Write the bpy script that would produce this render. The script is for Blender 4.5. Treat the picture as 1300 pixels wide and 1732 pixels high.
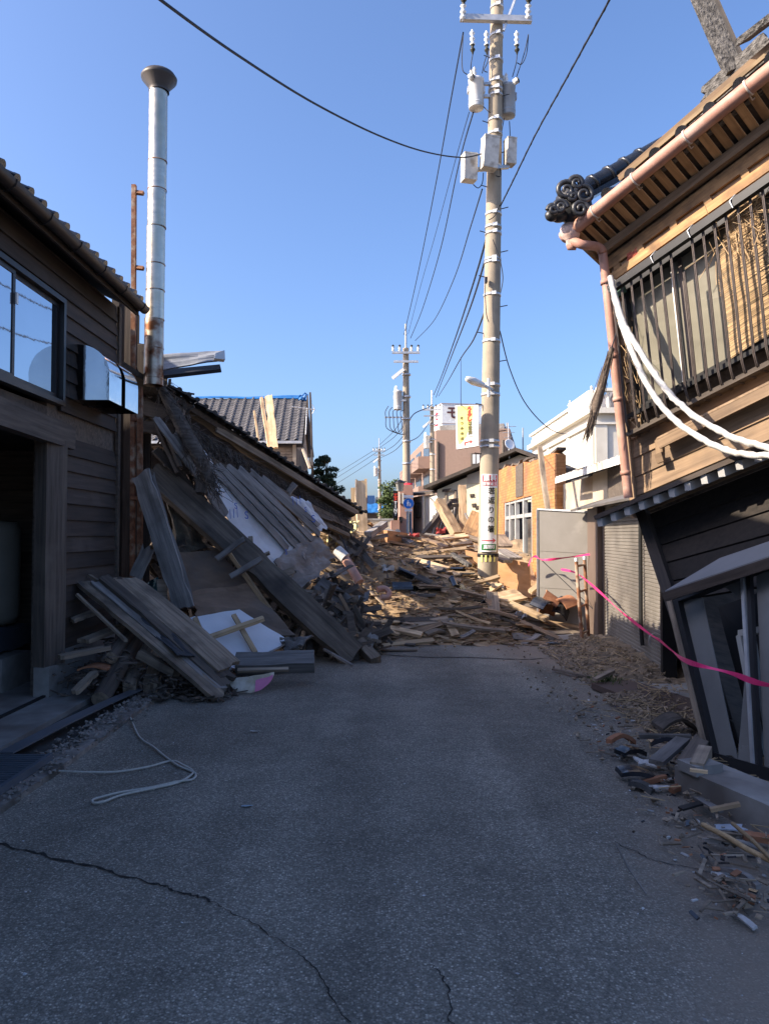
import bpy, bmesh, math, random
from mathutils import Vector as V, Matrix, Euler, noise
R = random.Random(11)
D2R = math.pi / 180
for o in list(bpy.data.objects): bpy.data.objects.remove(o)
SC = bpy.context.scene
COL = SC.collection

# ---------------------------------------------------------------- camera, sky, sun, exposure
PITCH = math.atan(39 / 1251)
CAMZ = 1.6
cam_d = bpy.data.cameras.new('camera'); cam = bpy.data.objects.new('camera', cam_d); COL.objects.link(cam)
cam.location = (0, 0, CAMZ); cam.rotation_euler = (math.pi / 2 + PITCH, 0, 0)
cam_d.sensor_fit = 'VERTICAL'; cam_d.sensor_height = 36; cam_d.lens = 26.0
cam_d.clip_end = 2000; cam_d.clip_start = 0.05
SC.camera = cam
SUN_A, SUN_B = 0.27, 0.65                    # light travels along (1, a, -b)
sun_dir = V((1, SUN_A, -SUN_B)).normalized()
w = bpy.data.worlds.new('World'); SC.world = w; w.use_nodes = True
nt = w.node_tree; bg = nt.nodes['Background']
sky = nt.nodes.new('ShaderNodeTexSky'); sky.sky_type = 'NISHITA'; sky.sun_disc = False
sky.sun_elevation = math.asin(SUN_B / V((1, SUN_A, SUN_B)).length)
sky.sun_rotation = math.atan2(-1, -SUN_A)
sky.altitude = 0; sky.air_density = 1.0; sky.dust_density = 3.0; sky.ozone_density = 9.5
tint = nt.nodes.new('ShaderNodeMix'); tint.data_type = 'RGBA'; tint.blend_type = 'MULTIPLY'; tint.inputs[0].default_value = 1     # camera white balance, even over the whole sky
tint.inputs[7].default_value = (1.14, 0.97, 0.90, 1); nt.links.new(sky.outputs[0], tint.inputs[6]); nt.links.new(tint.outputs[2], bg.inputs[0]); bg.inputs[1].default_value = 0.135
sl = bpy.data.lights.new('sun', 'SUN'); so = bpy.data.objects.new('sun', sl); COL.objects.link(so)
sl.energy = 4.2; sl.angle = 0.5 * D2R; sl.color = (1, 0.86, 0.68)
so.rotation_euler = sun_dir.to_track_quat('-Z', 'Y').to_euler(); so.location = (-20, -8, 20)
vs = SC.view_settings; vs.view_transform = 'Standard'; vs.look = 'None'; vs.exposure = 1.33; vs.gamma = 1
vs.use_curve_mapping = False
SC.render.engine = 'CYCLES'
SC.cycles.max_bounces = 5; SC.cycles.diffuse_bounces = 4; SC.cycles.glossy_bounces = 3
SC.cycles.use_denoising = True; SC.cycles.denoising_prefilter = 'ACCURATE'

# ---------------------------------------------------------------- placing by the pinhole of the camera (photo pixels)
CP, SP = math.cos(PITCH), math.sin(PITCH)
def ray(px, py):
    u = (px - 650) / 1251; v = (866 - py) / 1251
    return V((u, CP - v * SP, SP + v * CP))
def P(px, py, Y):
    d = ray(px, py); return V((0, 0, CAMZ)) + d * (Y / d.y)
def G(px, py, z=0.0):
    d = ray(px, py); return V((0, 0, CAMZ)) + d * ((z - CAMZ) / d.z)
def PL(px, py, p0, n):
    d = ray(px, py); o = V((0, 0, CAMZ)); return o + d * ((V(p0) - o).dot(n) / d.dot(n))

# ---------------------------------------------------------------- objects, parents, labels
WM = {}
def link(o, world=None, parent=None):
    COL.objects.link(o)
    world = world if world is not None else Matrix.Identity(4)
    o.matrix_basis = world
    if parent is not None:
        o.parent = parent; o.matrix_parent_inverse = WM[parent.name].inverted()
    WM[o.name] = world
    return o
def tag(o, label=None, cat=None, group=None, kind=None):
    if label: o['label'] = label
    if cat: o['category'] = cat
    if group: o['group'] = group
    if kind: o['kind'] = kind
    return o
def thing(name, loc, label, cat, group=None):
    o = bpy.data.objects.new(name, None); o.empty_display_size = 0.2
    link(o, Matrix.Translation(V(loc))); return tag(o, label, cat, group)
def frame(p0, p1, up=(0, 0, 1)):
    x = (V(p1) - V(p0)).normalized(); up = V(up)
    y = up.cross(x)
    if y.length < 1e-4: y = V((0, 1, 0)).cross(x)
    y.normalize(); z = x.cross(y)
    m = Matrix((x, y, z)).transposed().to_4x4(); m.translation = V(p0)
    return m
class MB:
    def __init__(s): s.v = []; s.f = []; s.sm = set()
    def add(s, vs, fs, smooth=False):
        n = len(s.v); s.v += [tuple(a) for a in vs]
        for f in fs:
            if smooth: s.sm.add(len(s.f))
            s.f.append([i + n for i in f])
        return s
    def hexa(s, a):     # 8 points: bottom 4 ccw, top 4
        return s.add(a, [(3, 2, 1, 0), (4, 5, 6, 7), (0, 1, 5, 4), (1, 2, 6, 5), (2, 3, 7, 6), (3, 0, 4, 7)])
    def box(s, lo, hi):
        a, b = lo, hi
        return s.hexa([(a[0], a[1], a[2]), (b[0], a[1], a[2]), (b[0], b[1], a[2]), (a[0], b[1], a[2]),
                       (a[0], a[1], b[2]), (b[0], a[1], b[2]), (b[0], b[1], b[2]), (a[0], b[1], b[2])])
    def beam(s, p0, p1, w, t, up=(0, 0, 1)):
        m = frame(p0, p1, up); L = (V(p1) - V(p0)).length
        c = [(0, -w / 2, -t / 2), (L, -w / 2, -t / 2), (L, w / 2, -t / 2), (0, w / 2, -t / 2),
             (0, -w / 2, t / 2), (L, -w / 2, t / 2), (L, w / 2, t / 2), (0, w / 2, t / 2)]
        return s.hexa([m @ V(q) for q in c])
    def prism(s, poly, vec):
        n = len(poly); vec = V(vec); a = [V(p) for p in poly]
        return s.add(a + [p + vec for p in a], [list(range(n))[::-1], list(range(n, 2 * n))] +
                     [(i, (i + 1) % n, n + (i + 1) % n, n + i) for i in range(n)])
    def tube(s, pts, r, n=8, cap=True, r1=None):
        pts = [V(p) for p in pts]; rings = []; N = len(pts)
        t0 = (pts[1] - pts[0]).normalized(); u = t0.orthogonal().normalized()
        for i, p in enumerate(pts):
            t = (pts[min(i + 1, N - 1)] - pts[max(i - 1, 0)]).normalized()
            u = (u - t * u.dot(t)); u = u.normalized() if u.length > 1e-6 else t.orthogonal().normalized()
            b = t.cross(u); rr = r if r1 is None else r + (r1 - r) * i / (N - 1)
            if isinstance(r, (list, tuple)): rr = r[i]
            rings.append([p + (u * math.cos(2 * math.pi * k / n) + b * math.sin(2 * math.pi * k / n)) * rr for k in range(n)])
        vs = [q for g in rings for q in g]; fs = []
        for i in range(N - 1):
            for k in range(n):
                fs.append((i * n + k, i * n + (k + 1) % n, (i + 1) * n + (k + 1) % n, (i + 1) * n + k))
        s.add(vs, fs, True)
        if cap:
            s.add(rings[0], [list(range(n))[::-1]]); s.add(rings[-1], [list(range(n))])
        return s
    def lathe(s, prof, o=(0, 0, 0), n=16, m=None):
        vs = []; N = len(prof)
        for r, z in prof:
            for k in range(n):
                a = 2 * math.pi * k / n; p = V((r * math.cos(a), r * math.sin(a), z))
                vs.append((m @ p) if m else p + V(o))
        fs = [(i * n + k, i * n + (k + 1) % n, (i + 1) * n + (k + 1) % n, (i + 1) * n + k) for i in range(N - 1) for k in range(n)]
        s.add(vs, fs, True)
        return s
    def grid(s, fn, nu, nv, smooth=True):
        vs = [fn(i / nu, j / nv) for j in range(nv + 1) for i in range(nu + 1)]
        return s.add(vs, [(j * (nu + 1) + i, j * (nu + 1) + i + 1, (j + 1) * (nu + 1) + i + 1, (j + 1) * (nu + 1) + i)
                          for j in range(nv) for i in range(nu)], smooth)
    def sheet(s, fn, nu, nv, nrm, t):         # grid with thickness t against nrm
        k = V(nrm).normalized() * t
        top = [V(fn(i / nu, j / nv)) for j in range(nv + 1) for i in range(nu + 1)]
        n = len(top); q = lambda i, j: j * (nu + 1) + i
        fs = [(q(i, j), q(i + 1, j), q(i + 1, j + 1), q(i, j + 1)) for j in range(nv) for i in range(nu)]
        fs += [tuple(x + n for x in f[::-1]) for f in fs]
        bd = [q(i, 0) for i in range(nu)] + [q(nu, j) for j in range(nv)] + [q(i, nv) for i in range(nu, 0, -1)] + [q(0, j) for j in range(nv, 0, -1)]
        fs += [(bd[(i + 1) % len(bd)], bd[i], bd[i] + n, bd[(i + 1) % len(bd)] + n) for i in range(len(bd))]
        return s.add(top + [p - k for p in top], fs)
    def rock(s, c, r, fl=0.7):
        q = [V(d) * r * R.uniform(.55, 1.25) for d in ((1, 0, 0), (0, 1, 0), (-1, 0, 0), (0, -1, 0), (0, 0, 1), (0, 0, -1))]
        q[4].z *= fl; q[5].z *= fl; a = R.uniform(0, 6.28); m_ = Matrix.Rotation(a, 3, 'Z') @ Matrix.Rotation(R.uniform(-.6, .6), 3, 'X')
        return s.add([V(c) + m_ @ p + V((R.uniform(-.25, .25), R.uniform(-.25, .25), 0)) * r for p in q], [(0, 1, 4), (1, 2, 4), (2, 3, 4), (3, 0, 4), (1, 0, 5), (2, 1, 5), (3, 2, 5), (0, 3, 5)])
    def mesh(s, name, mat):
        me = bpy.data.meshes.new(name); me.from_pydata(s.v, [], s.f)
        if s.sm:
            me.polygons.foreach_set('use_smooth', [i in s.sm for i in range(len(s.f))])
        if isinstance(mat, (list, tuple)):
            for m in mat: me.materials.append(m)
        else: me.materials.append(mat)
        me.update(); return me
    def build(s, name, mat, parent=None, world=None):
        if world is not None:
            inv = world.inverted(); s.v = [tuple(inv @ V(p)) for p in s.v]
        elif parent is not None:
            world = Matrix.Translation(WM[parent.name].translation); inv = world.inverted()
            s.v = [tuple(inv @ V(p)) for p in s.v]
        return link(bpy.data.objects.new(name, s.mesh(name, mat)), world, parent)
def centred(mb, name, mat, parent=None):       # world-space mesh, origin at its middle
    n = len(mb.v); c = V((sum(p[0] for p in mb.v) / n, sum(p[1] for p in mb.v) / n, sum(p[2] for p in mb.v) / n))
    return mb.build(name, mat, parent, Matrix.Translation(c))
def plank_mb(L, w, t, jag=0.0, bow=0.0, taper=0.0, segs=3):
    m = MB(); ring = []
    for i in range(segs + 1):
        f = i / segs; k = 1 - taper * f; x = L * f; zb = bow * math.sin(math.pi * f)
        yb = bow * 0.4 * R.uniform(-1, 1) if 0 < i < segs else 0
        ring.append([V((x, yb + sy * w / 2 * k, zb + sz * t / 2)) for sy, sz in ((-1, -1), (1, -1), (1, 1), (-1, 1))])
    if jag:
        for e, d in ((0, -1), (segs, 1)):
            for q in ring[e]: q.x += d * R.uniform(-jag, jag * 0.3)
    vs = [q for g in ring for q in g]; fs = []
    for i in range(segs):
        for k in range(4):
            fs.append((i * 4 + k, i * 4 + (k + 1) % 4, i * 4 + 4 + (k + 1) % 4, i * 4 + 4 + k))
    fs = [f[::-1] for f in fs] + [(0, 1, 2, 3), tuple(segs * 4 + k for k in (3, 2, 1, 0))]
    return m.add(vs, [f[::-1] for f in fs])
def hero_mb(L, w, t, jag, bow, taper):
    n = max(6, min(16, int(L / .14))); k = 4; m = MB(); s0 = R.uniform(0, 99); top = []; bot = []
    chip = [R.random() < .12 for _ in range(n + 1)]
    for i in range(n + 1):
        f = i / n; zb = bow * math.sin(math.pi * f) + .004 * noise.noise(V((s0, f * 5, 3)))
        for j in range(k + 1):
            q = j / k - .5; e = 1 - taper * f; ed = 0
            if abs(q) > .49: ed = -math.copysign(w * (.05 * noise.noise(V((s0 + j, f * L * 7, 1))) + (.10 if chip[i] else 0)), q)
            x = L * f + (jag * R.uniform(-1, .35) if i == n else (-jag * R.uniform(-1, .35) if i == 0 else 0)); wob = .012 * noise.noise(V((s0, f * 2.2, 7)))
            y = q * w * e + ed + wob
            z = .07 * t * noise.noise(V((s0 + j * 1.7, f * L * 5, 2)))
            top.append(V((x, y, t / 2 + zb + z))); bot.append(V((x, y * .99, -t / 2 + zb)))
    N = len(top); c = lambda i, j: i * (k + 1) + j
    fs = [(c(i, j), c(i + 1, j), c(i + 1, j + 1), c(i, j + 1)) for i in range(n) for j in range(k)]
    fs += [tuple(x + N for x in f_[::-1]) for f_ in fs]
    for i in range(n): fs += [(c(i + 1, 0), c(i, 0), c(i, 0) + N, c(i + 1, 0) + N), (c(i, k), c(i + 1, k), c(i + 1, k) + N, c(i, k) + N)]
    for j in range(k): fs += [(c(0, j), c(0, j + 1), c(0, j + 1) + N, c(0, j) + N), (c(n, j + 1), c(n, j), c(n, j) + N, c(n, j + 1) + N)]
    return m.add(top + bot, fs)
def plank(name, p0, p1, w, t, mat, parent=None, up=(0, 0, 1), jag=0.0, bow=0.0, taper=0.0, segs=3, label=None, cat=None, group=None, hero=False):
    L = (V(p1) - V(p0)).length
    o = bpy.data.objects.new(name, (hero_mb(L, w, t, jag or .012, bow, taper) if hero else plank_mb(L, w, t, jag, bow, taper, segs)).mesh(name, mat))
    link(o, frame(p0, p1, up), parent); return tag(o, label, cat, group)
def copy_at(src, world, parent=None):
    o = src.copy(); link(o, world, parent); return o
def text_mb(txt, size, m, mb=None, vertical=True, pitch=1.1, font_off=0.0, ext=0.0):
    """glyphs as mesh in the frame m (x right, y up), one glyph below the other when vertical"""
    mb = mb or MB()
    for i, ch in enumerate(txt if vertical else [txt]):
        cu = bpy.data.curves.new('t', 'FONT'); cu.body = ch; cu.size = size; cu.align_x = 'CENTER'; cu.align_y = 'CENTER'
        cu.resolution_u = 3; cu.extrude = ext
        ob = bpy.data.objects.new('t', cu); COL.objects.link(ob)
        me = bpy.data.meshes.new_from_object(ob.evaluated_get(bpy.context.evaluated_depsgraph_get()))
        off = V((0, -i * size * pitch, 0))
        for k, (sx_, sy_) in enumerate(((0, 0), (1, 0), (-1, 0), (0, 1), (0, -1)) if font_off else ((0, 0),)):      # bolder strokes
            dd = off + V((sx_ * font_off, sy_ * font_off, .0004 * k)); mb.add([m @ (v.co + dd) for v in me.vertices], [list(p.vertices) for p in me.polygons])
        bpy.data.objects.remove(ob); bpy.data.curves.remove(cu); bpy.data.meshes.remove(me)
    return mb

# ---------------------------------------------------------------- materials
MATS = {}
def surf(name, c1, c2, sc=(3, 3, 3), rough=0.8, metal=0.0, bump=0.0, var=0.25, dirt=None, dsc=1.2, dlo=0.45, dhi=0.65,
         detail=5, lo=0.3, hi=0.7, coord='Object', spec=0.35, rv=0.15, dist=0.01, tr=0.0):
    m = bpy.data.materials.new(name); m.use_nodes = True; t = m.node_tree; N, L = t.nodes, t.links
    b = N['Principled BSDF']; tc = N.new('ShaderNodeTexCoord'); oi = N.new('ShaderNodeObjectInfo'); ge = N.new('ShaderNodeNewGeometry')
    ad = N.new('ShaderNodeMath'); ad.operation = 'ADD'; L.new(oi.outputs['Random'], ad.inputs[0]); L.new(ge.outputs['Random Per Island'], ad.inputs[1])
    fr = N.new('ShaderNodeMath'); fr.operation = 'FRACT'; L.new(ad.outputs[0], fr.inputs[0])
    rs = N.new('ShaderNodeMath'); rs.operation = 'MULTIPLY'; rs.inputs[1].default_value = 37.0; L.new(fr.outputs[0], rs.inputs[0])
    mp = N.new('ShaderNodeMapping'); mp.inputs['Scale'].default_value = sc; L.new(tc.outputs[coord], mp.inputs['Vector']); L.new(rs.outputs[0], mp.inputs['Location'])
    no = N.new('ShaderNodeTexNoise'); no.inputs['Scale'].default_value = 1; no.inputs['Detail'].default_value = detail; no.inputs['Roughness'].default_value = 0.6
    L.new(mp.outputs[0], no.inputs['Vector'])
    cr = N.new('ShaderNodeValToRGB'); e = cr.color_ramp.elements
    e[0].position = lo; e[0].color = (*c1, 1); e[1].position = hi; e[1].color = (*c2, 1); L.new(no.outputs[0], cr.inputs[0])
    col = cr.outputs[0]
    if dirt:
        n2 = N.new('ShaderNodeTexNoise'); n2.inputs['Scale'].default_value = dsc; n2.inputs['Detail'].default_value = 6
        m2 = N.new('ShaderNodeMapping'); L.new(tc.outputs[coord], m2.inputs['Vector']); L.new(rs.outputs[0], m2.inputs['Location']); L.new(m2.outputs[0], n2.inputs['Vector'])
        mr = N.new('ShaderNodeMapRange'); mr.inputs[1].default_value = dlo; mr.inputs[2].default_value = dhi; L.new(n2.outputs[0], mr.inputs[0])
        mx = N.new('ShaderNodeMix'); mx.data_type = 'RGBA'; L.new(mr.outputs[0], mx.inputs[0]); L.new(col, mx.inputs[6]); mx.inputs[7].default_value = (*dirt, 1)
        col = mx.outputs[2]
    if var:
        mr = N.new('ShaderNodeMapRange'); mr.inputs[3].default_value = 1 - var; mr.inputs[4].default_value = 1 + var; L.new(fr.outputs[0], mr.inputs[0])
        hs = N.new('ShaderNodeHueSaturation'); L.new(mr.outputs[0], hs.inputs['Value']); L.new(col, hs.inputs['Color']); col = hs.outputs[0]
    L.new(col, b.inputs['Base Color'])
    b.inputs['Metallic'].default_value = metal; b.inputs['Specular IOR Level'].default_value = spec
    if tr: b.inputs['Transmission Weight'].default_value = tr
    if rv:
        mr = N.new('ShaderNodeMapRange'); mr.inputs[3].default_value = max(0, rough - rv); mr.inputs[4].default_value = min(1, rough + rv)
        L.new(no.outputs[0], mr.inputs[0]); L.new(mr.outputs[0], b.inputs['Roughness'])
    else: b.inputs['Roughness'].default_value = rough
    if bump:
        bm = N.new('ShaderNodeBump'); bm.inputs['Strength'].default_value = bump; bm.inputs['Distance'].default_value = dist
        L.new(no.outputs[0], bm.inputs['Height']); L.new(bm.outputs[0], b.inputs['Normal'])
    MATS[name] = m; return m
def flat(name, c, rough=0.6, metal=0.0, spec=0.35): return surf(name, [x * 0.9 for x in c], [min(1, x * 1.08) for x in c], (4, 4, 4), rough, metal, 0.05, 0.0, rv=0.08, spec=spec)
GR = (1.5, 26, 26)                       # grain along local X
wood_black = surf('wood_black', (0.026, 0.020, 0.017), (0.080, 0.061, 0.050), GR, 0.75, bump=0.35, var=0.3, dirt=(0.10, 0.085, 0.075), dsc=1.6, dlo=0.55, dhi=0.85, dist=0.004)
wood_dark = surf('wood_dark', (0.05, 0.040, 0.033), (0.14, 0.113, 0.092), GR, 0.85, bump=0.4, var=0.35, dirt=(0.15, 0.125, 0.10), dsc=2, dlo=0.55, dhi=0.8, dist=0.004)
wood_grey = surf('wood_grey', (0.10, 0.094, 0.09), (0.30, 0.275, 0.255), GR, 0.85, bump=0.4, var=0.3, dirt=(0.09, 0.08, 0.072), dsc=2.5, dlo=0.5, dhi=0.75, dist=0.004)
wood_old = surf('wood_old', (0.12, 0.092, 0.068), (0.36, 0.285, 0.21), GR, 0.85, bump=0.5, var=0.35, dirt=(0.08, 0.062, 0.05), dsc=3, dlo=0.5, dhi=0.75, dist=0.005)
wood_brown = surf('wood_brown', (0.165, 0.108, 0.066), (0.335, 0.232, 0.147), GR, 0.8, bump=0.4, var=0.25, dirt=(0.14, 0.10, 0.07), dsc=2, dlo=0.5, dhi=0.75, dist=0.004)
wood_tan = surf('wood_tan', (0.34, 0.23, 0.13), (0.56, 0.42, 0.26), GR, 0.8, bump=0.4, var=0.35, dirt=(0.22, 0.15, 0.09), dsc=3, dlo=0.5, dhi=0.72, dist=0.004)
wood_orange = surf('wood_orange', (0.24, 0.13, 0.06), (0.50, 0.305, 0.145), GR, 0.8, bump=0.45, var=0.25, dirt=(0.14, 0.085, 0.05), dsc=5, dlo=0.46, dhi=0.72, dist=0.004)
wood_soffit = surf('wood_soffit', (0.32, 0.19, 0.095), (0.54, 0.355, 0.19), GR, 0.8, bump=0.3, var=0.2, dirt=(0.16, 0.10, 0.06), dsc=4, dlo=0.5, dhi=0.75, dist=0.003)
wood_beam = surf('wood_beam', (0.05, 0.042, 0.034), (0.20, 0.165, 0.13), (1.2, 17, 17), 0.85, bump=0.6, var=0.1, dirt=(0.045, 0.04, 0.036), dsc=2.2, dlo=0.45, dhi=0.7, dist=0.008)
wood_char = surf('wood_char', (0.03, 0.028, 0.027), (0.19, 0.178, 0.165), (22, 30, 30), 0.95, bump=1.0, var=0.1, dist=0.03, detail=3)
plywood = surf('plywood', (0.17, 0.115, 0.08), (0.28, 0.195, 0.14), (2, 9, 9), 0.8, bump=0.2, var=0.2, dirt=(0.16, 0.13, 0.11), dsc=1.8)
plywood_or = surf('plywood_or', (0.42, 0.22, 0.10), (0.56, 0.31, 0.15), (2, 7, 7), 0.75, bump=0.1, var=0.1, dirt=(0.35, 0.22, 0.14), dsc=1.5)
tile_black = surf('tile_black', (0.012, 0.013, 0.016), (0.028, 0.030, 0.036), (6, 6, 6), 0.24, bump=0.1, var=0.3, spec=0.6, rv=0.1)
tile_matt = surf('tile_matt', (0.02, 0.02, 0.022), (0.05, 0.048, 0.046), (6, 6, 6), 0.7, bump=0.3, var=0.4, dirt=(0.08, 0.07, 0.06), dsc=3)
tile_grey = surf('tile_grey', (0.06, 0.058, 0.060), (0.105, 0.098, 0.098), (5, 5, 5), 0.6, bump=0.3, var=0.25)
tile_clay = surf('tile_clay', (0.22, 0.09, 0.045), (0.35, 0.165, 0.09), (9, 9, 9), 0.85, bump=0.3, var=0.25)
steel = surf('steel', (0.47, 0.41, 0.33), (0.62, 0.55, 0.45), (2, 2, 9), 0.33, 1.0, 0.03, 0.08, dirt=(0.52, 0.42, 0.27), dsc=2.2, dlo=0.5, dhi=0.8, coord='Generated')
steel_hot = surf('steel_hot', (0.35, 0.30, 0.24), (0.5, 0.45, 0.38), (3, 3, 8), 0.4, 1.0, 0.05, 0.0, dirt=(0.17, 0.075, 0.04), dsc=6, dlo=0.42, dhi=0.6)
inox = surf('inox', (0.62, 0.62, 0.62), (0.72, 0.72, 0.72), (4, 4, 4), 0.08, 1.0, 0.04, 0.0, rv=0.04, dist=0.05)
rust = surf('rust', (0.13, 0.055, 0.03), (0.32, 0.15, 0.08), (14, 14, 14), 0.85, bump=0.3, var=0.2, dirt=(0.42, 0.34, 0.26), dsc=7, dlo=0.5, dhi=0.7)
galv = surf('galv', (0.42, 0.43, 0.44), (0.58, 0.58, 0.58), (8, 8, 8), 0.45, 0.6, 0.05, 0.15)
white_metal = surf('white_metal', (0.62, 0.62, 0.60), (0.76, 0.75, 0.72), (3, 3, 3), 0.4, 0.2, 0.05, 0.1, dirt=(0.35, 0.33, 0.3), dsc=3, dlo=0.6, dhi=0.8)
box_grey = surf('box_grey', (0.50, 0.47, 0.42), (0.68, 0.65, 0.58), (9, 9, 9), 0.7, bump=0.2, var=0.1, dirt=(0.32, 0.28, 0.23), dsc=6, dlo=0.5, dhi=0.7)
pole_conc = surf('pole_conc', (0.285, 0.235, 0.17), (0.375, 0.315, 0.235), (6, 6, 1.2), 0.85, bump=0.1, var=0.05, dirt=(0.24, 0.205, 0.16), dsc=2.5, dlo=0.5, dhi=0.75)
concrete = surf('concrete', (0.20, 0.19, 0.18), (0.31, 0.30, 0.28), (5, 5, 5), 0.9, bump=0.25, var=0.1, dirt=(0.15, 0.13, 0.115), dsc=1.6)
clay_crumb = surf('clay_crumb', (0.22, 0.16, 0.105), (0.40, 0.30, 0.195), (14, 14, 14), 0.95, bump=0.6, var=0.25, dist=0.02)
concrete_old = surf('concrete_old', (0.15, 0.13, 0.115), (0.30, 0.27, 0.24), (14, 14, 14), 0.95, bump=0.8, var=0.2, dirt=(0.09, 0.08, 0.07), dsc=4, dist=0.02)
plaster_cream = surf('plaster_cream', (0.66, 0.58, 0.38), (0.74, 0.66, 0.46), (1.5, 1.5, 1.5), 0.9, bump=0.05, var=0.0, dirt=(0.6, 0.52, 0.38), dsc=0.6)
plaster_white = surf('plaster_white', (0.60, 0.56, 0.48), (0.68, 0.64, 0.56), (1, 1, 1), 0.85, bump=0.03, var=0.0, dirt=(0.50, 0.45, 0.37), dsc=0.7, dlo=0.5, dhi=0.85)
plaster_beige = surf('plaster_beige', (0.42, 0.35, 0.26), (0.52, 0.44, 0.34), (1.5, 1.5, 1.5), 0.9, bump=0.05, var=0.05, dirt=(0.36, 0.29, 0.21), dsc=1)
apart_brown = surf('apart_brown', (0.235, 0.16, 0.125), (0.275, 0.19, 0.15), (6, 6, 6), 0.8, bump=0.02, var=0.0, dirt=(0.25, 0.17, 0.135), dsc=0.3)
pink_wall = surf('pink_wall', (0.36, 0.20, 0.155), (0.44, 0.26, 0.20), (3, 3, 3), 0.85, bump=0.05, var=0.05)
dark_metal = flat('dark_metal', (0.025, 0.025, 0.027), 0.4, 0.3)
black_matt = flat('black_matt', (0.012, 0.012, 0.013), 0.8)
brown_metal = surf('brown_metal', (0.07, 0.055, 0.05), (0.11, 0.09, 0.08), (4, 4, 20), 0.45, 0.3, 0.03, 0.1)
gutter_dark = surf('gutter_dark', (0.022, 0.017, 0.015), (0.036, 0.029, 0.026), (3, 3, 3), 0.5, 0.0, 0.05, 0.0)
gutter_pink = surf('gutter_pink', (0.36, 0.18, 0.13), (0.46, 0.26, 0.20), (5, 5, 5), 0.6, 0.0, 0.1, 0.05, dirt=(0.52, 0.36, 0.30), dsc=5, dlo=0.5, dhi=0.75)
pvc_white = surf('pvc_white', (0.46, 0.45, 0.43), (0.60, 0.59, 0.57), (14, 14, 14), 0.6, 0.0, 0.5, 0.03, dirt=(0.42, 0.38, 0.33), dsc=9, dlo=0.55, dhi=0.78, dist=0.012)
wire_black = flat('wire_black', (0.02, 0.022, 0.03), 0.6)
white_board = surf('white_board', (0.60, 0.61, 0.64), (0.72, 0.73, 0.76), (1.5, 1.5, 1.5), 0.75, 0.0, 0.03, 0.05, dirt=(0.48, 0.46, 0.44), dsc=2, dlo=0.62, dhi=0.85)
house_wrap = surf('house_wrap', (0.56, 0.57, 0.60), (0.72, 0.73, 0.76), (2.2, 2.2, 2.2), 0.6, 0.0, 0.4, 0.05, dirt=(0.38, 0.35, 0.32), dsc=1.6, dlo=0.58, dhi=0.8, dist=0.03)
sheathing = surf('sheathing', (0.26, 0.235, 0.22), (0.38, 0.35, 0.33), (8, 8, 8), 0.85, 0.0, 0.3, 0.05, dirt=(0.2, 0.17, 0.15), dsc=2.5)
print_blue = flat('print_blue', (0.03, 0.10, 0.42), 0.6)
earth = surf('earth', (0.26, 0.175, 0.10), (0.46, 0.325, 0.19), (6, 6, 6), 0.95, bump=0.9, var=0.0, dirt=(0.21, 0.15, 0.10), dsc=1.4, detail=10, dist=0.05)
straw = surf('straw', (0.28, 0.20, 0.11), (0.48, 0.36, 0.21), GR, 0.9, bump=0.2, var=0.4)
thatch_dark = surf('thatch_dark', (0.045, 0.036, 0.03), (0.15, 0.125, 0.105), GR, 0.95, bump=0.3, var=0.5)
reed = surf('reed', (0.34, 0.225, 0.115), (0.52, 0.365, 0.205), (2, 60, 60), 0.8, bump=0.2, var=0.4)
brush = surf('brush', (0.06, 0.045, 0.035), (0.16, 0.12, 0.09), (2, 60, 60), 0.9, bump=0.4, var=0.4)
stucco_grey = surf('panel_grey', (0.20, 0.185, 0.165), (0.245, 0.23, 0.21), (2, 2, 2), 0.6, 0.1, 0.05, 0.0, dirt=(0.30, 0.28, 0.255), dsc=2.5, dlo=0.62, dhi=0.78)
pink_tape = flat('pink_tape', (0.80, 0.045, 0.20), 0.45)
rope_mat = surf('rope_mat', (0.38, 0.36, 0.32), (0.52, 0.50, 0.45), (60, 60, 60), 0.9, 0.0, 0.4, 0.0)
foam_yellow = surf('foam_yellow', (0.60, 0.52, 0.22), (0.72, 0.64, 0.34), (8, 8, 8), 0.95, bump=0.4, var=0.1)
tarp_blue = surf('tarp_blue', (0.015, 0.11, 0.32), (0.03, 0.17, 0.42), (4, 4, 4), 0.5, bump=0.4, var=0.1)
blue_wall = surf('blue_wall', (0.05, 0.14, 0.32), (0.08, 0.19, 0.4), (4, 4, 4), 0.6, var=0.05)
sign_white = flat('sign_white', (0.78, 0.78, 0.76), 0.4)
sign_red = flat('sign_red', (0.62, 0.03, 0.05), 0.4)
sign_green = flat('sign_green', (0.03, 0.17, 0.05), 0.4)
sign_yellow = flat('sign_yellow', (0.80, 0.72, 0.22), 0.4)
sign_blue = flat('sign_blue', (0.005, 0.16, 0.60), 0.4)
sign_black = flat('sign_black', (0.015, 0.015, 0.015), 0.5)
letter_red = flat('letter_red', (0.72, 0.06, 0.03), 0.5)
letter_black = flat('letter_black', (0.03, 0.03, 0.02), 0.5)
letter_grey = flat('letter_grey', (0.45, 0.47, 0.45), 0.5)
leaf_pine = surf('leaf_pine', (0.012, 0.028, 0.012), (0.04, 0.065, 0.028), (3, 3, 3), 0.7, var=0.4)
leaf_green = surf('leaf_green', (0.04, 0.065, 0.018), (0.085, 0.115, 0.03), (3, 3, 3), 0.7, var=0.4)
bark = surf('bark', (0.05, 0.04, 0.03), (0.11, 0.085, 0.06), (8, 8, 3), 0.95, bump=0.5, var=0.1)
stone_white = surf('stone_white', (0.62, 0.58, 0.50), (0.74, 0.70, 0.62), (8, 8, 8), 0.85, bump=0.2, var=0.1)
green_paint = flat('green_paint', (0.05, 0.11, 0.075), 0.6)
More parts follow.
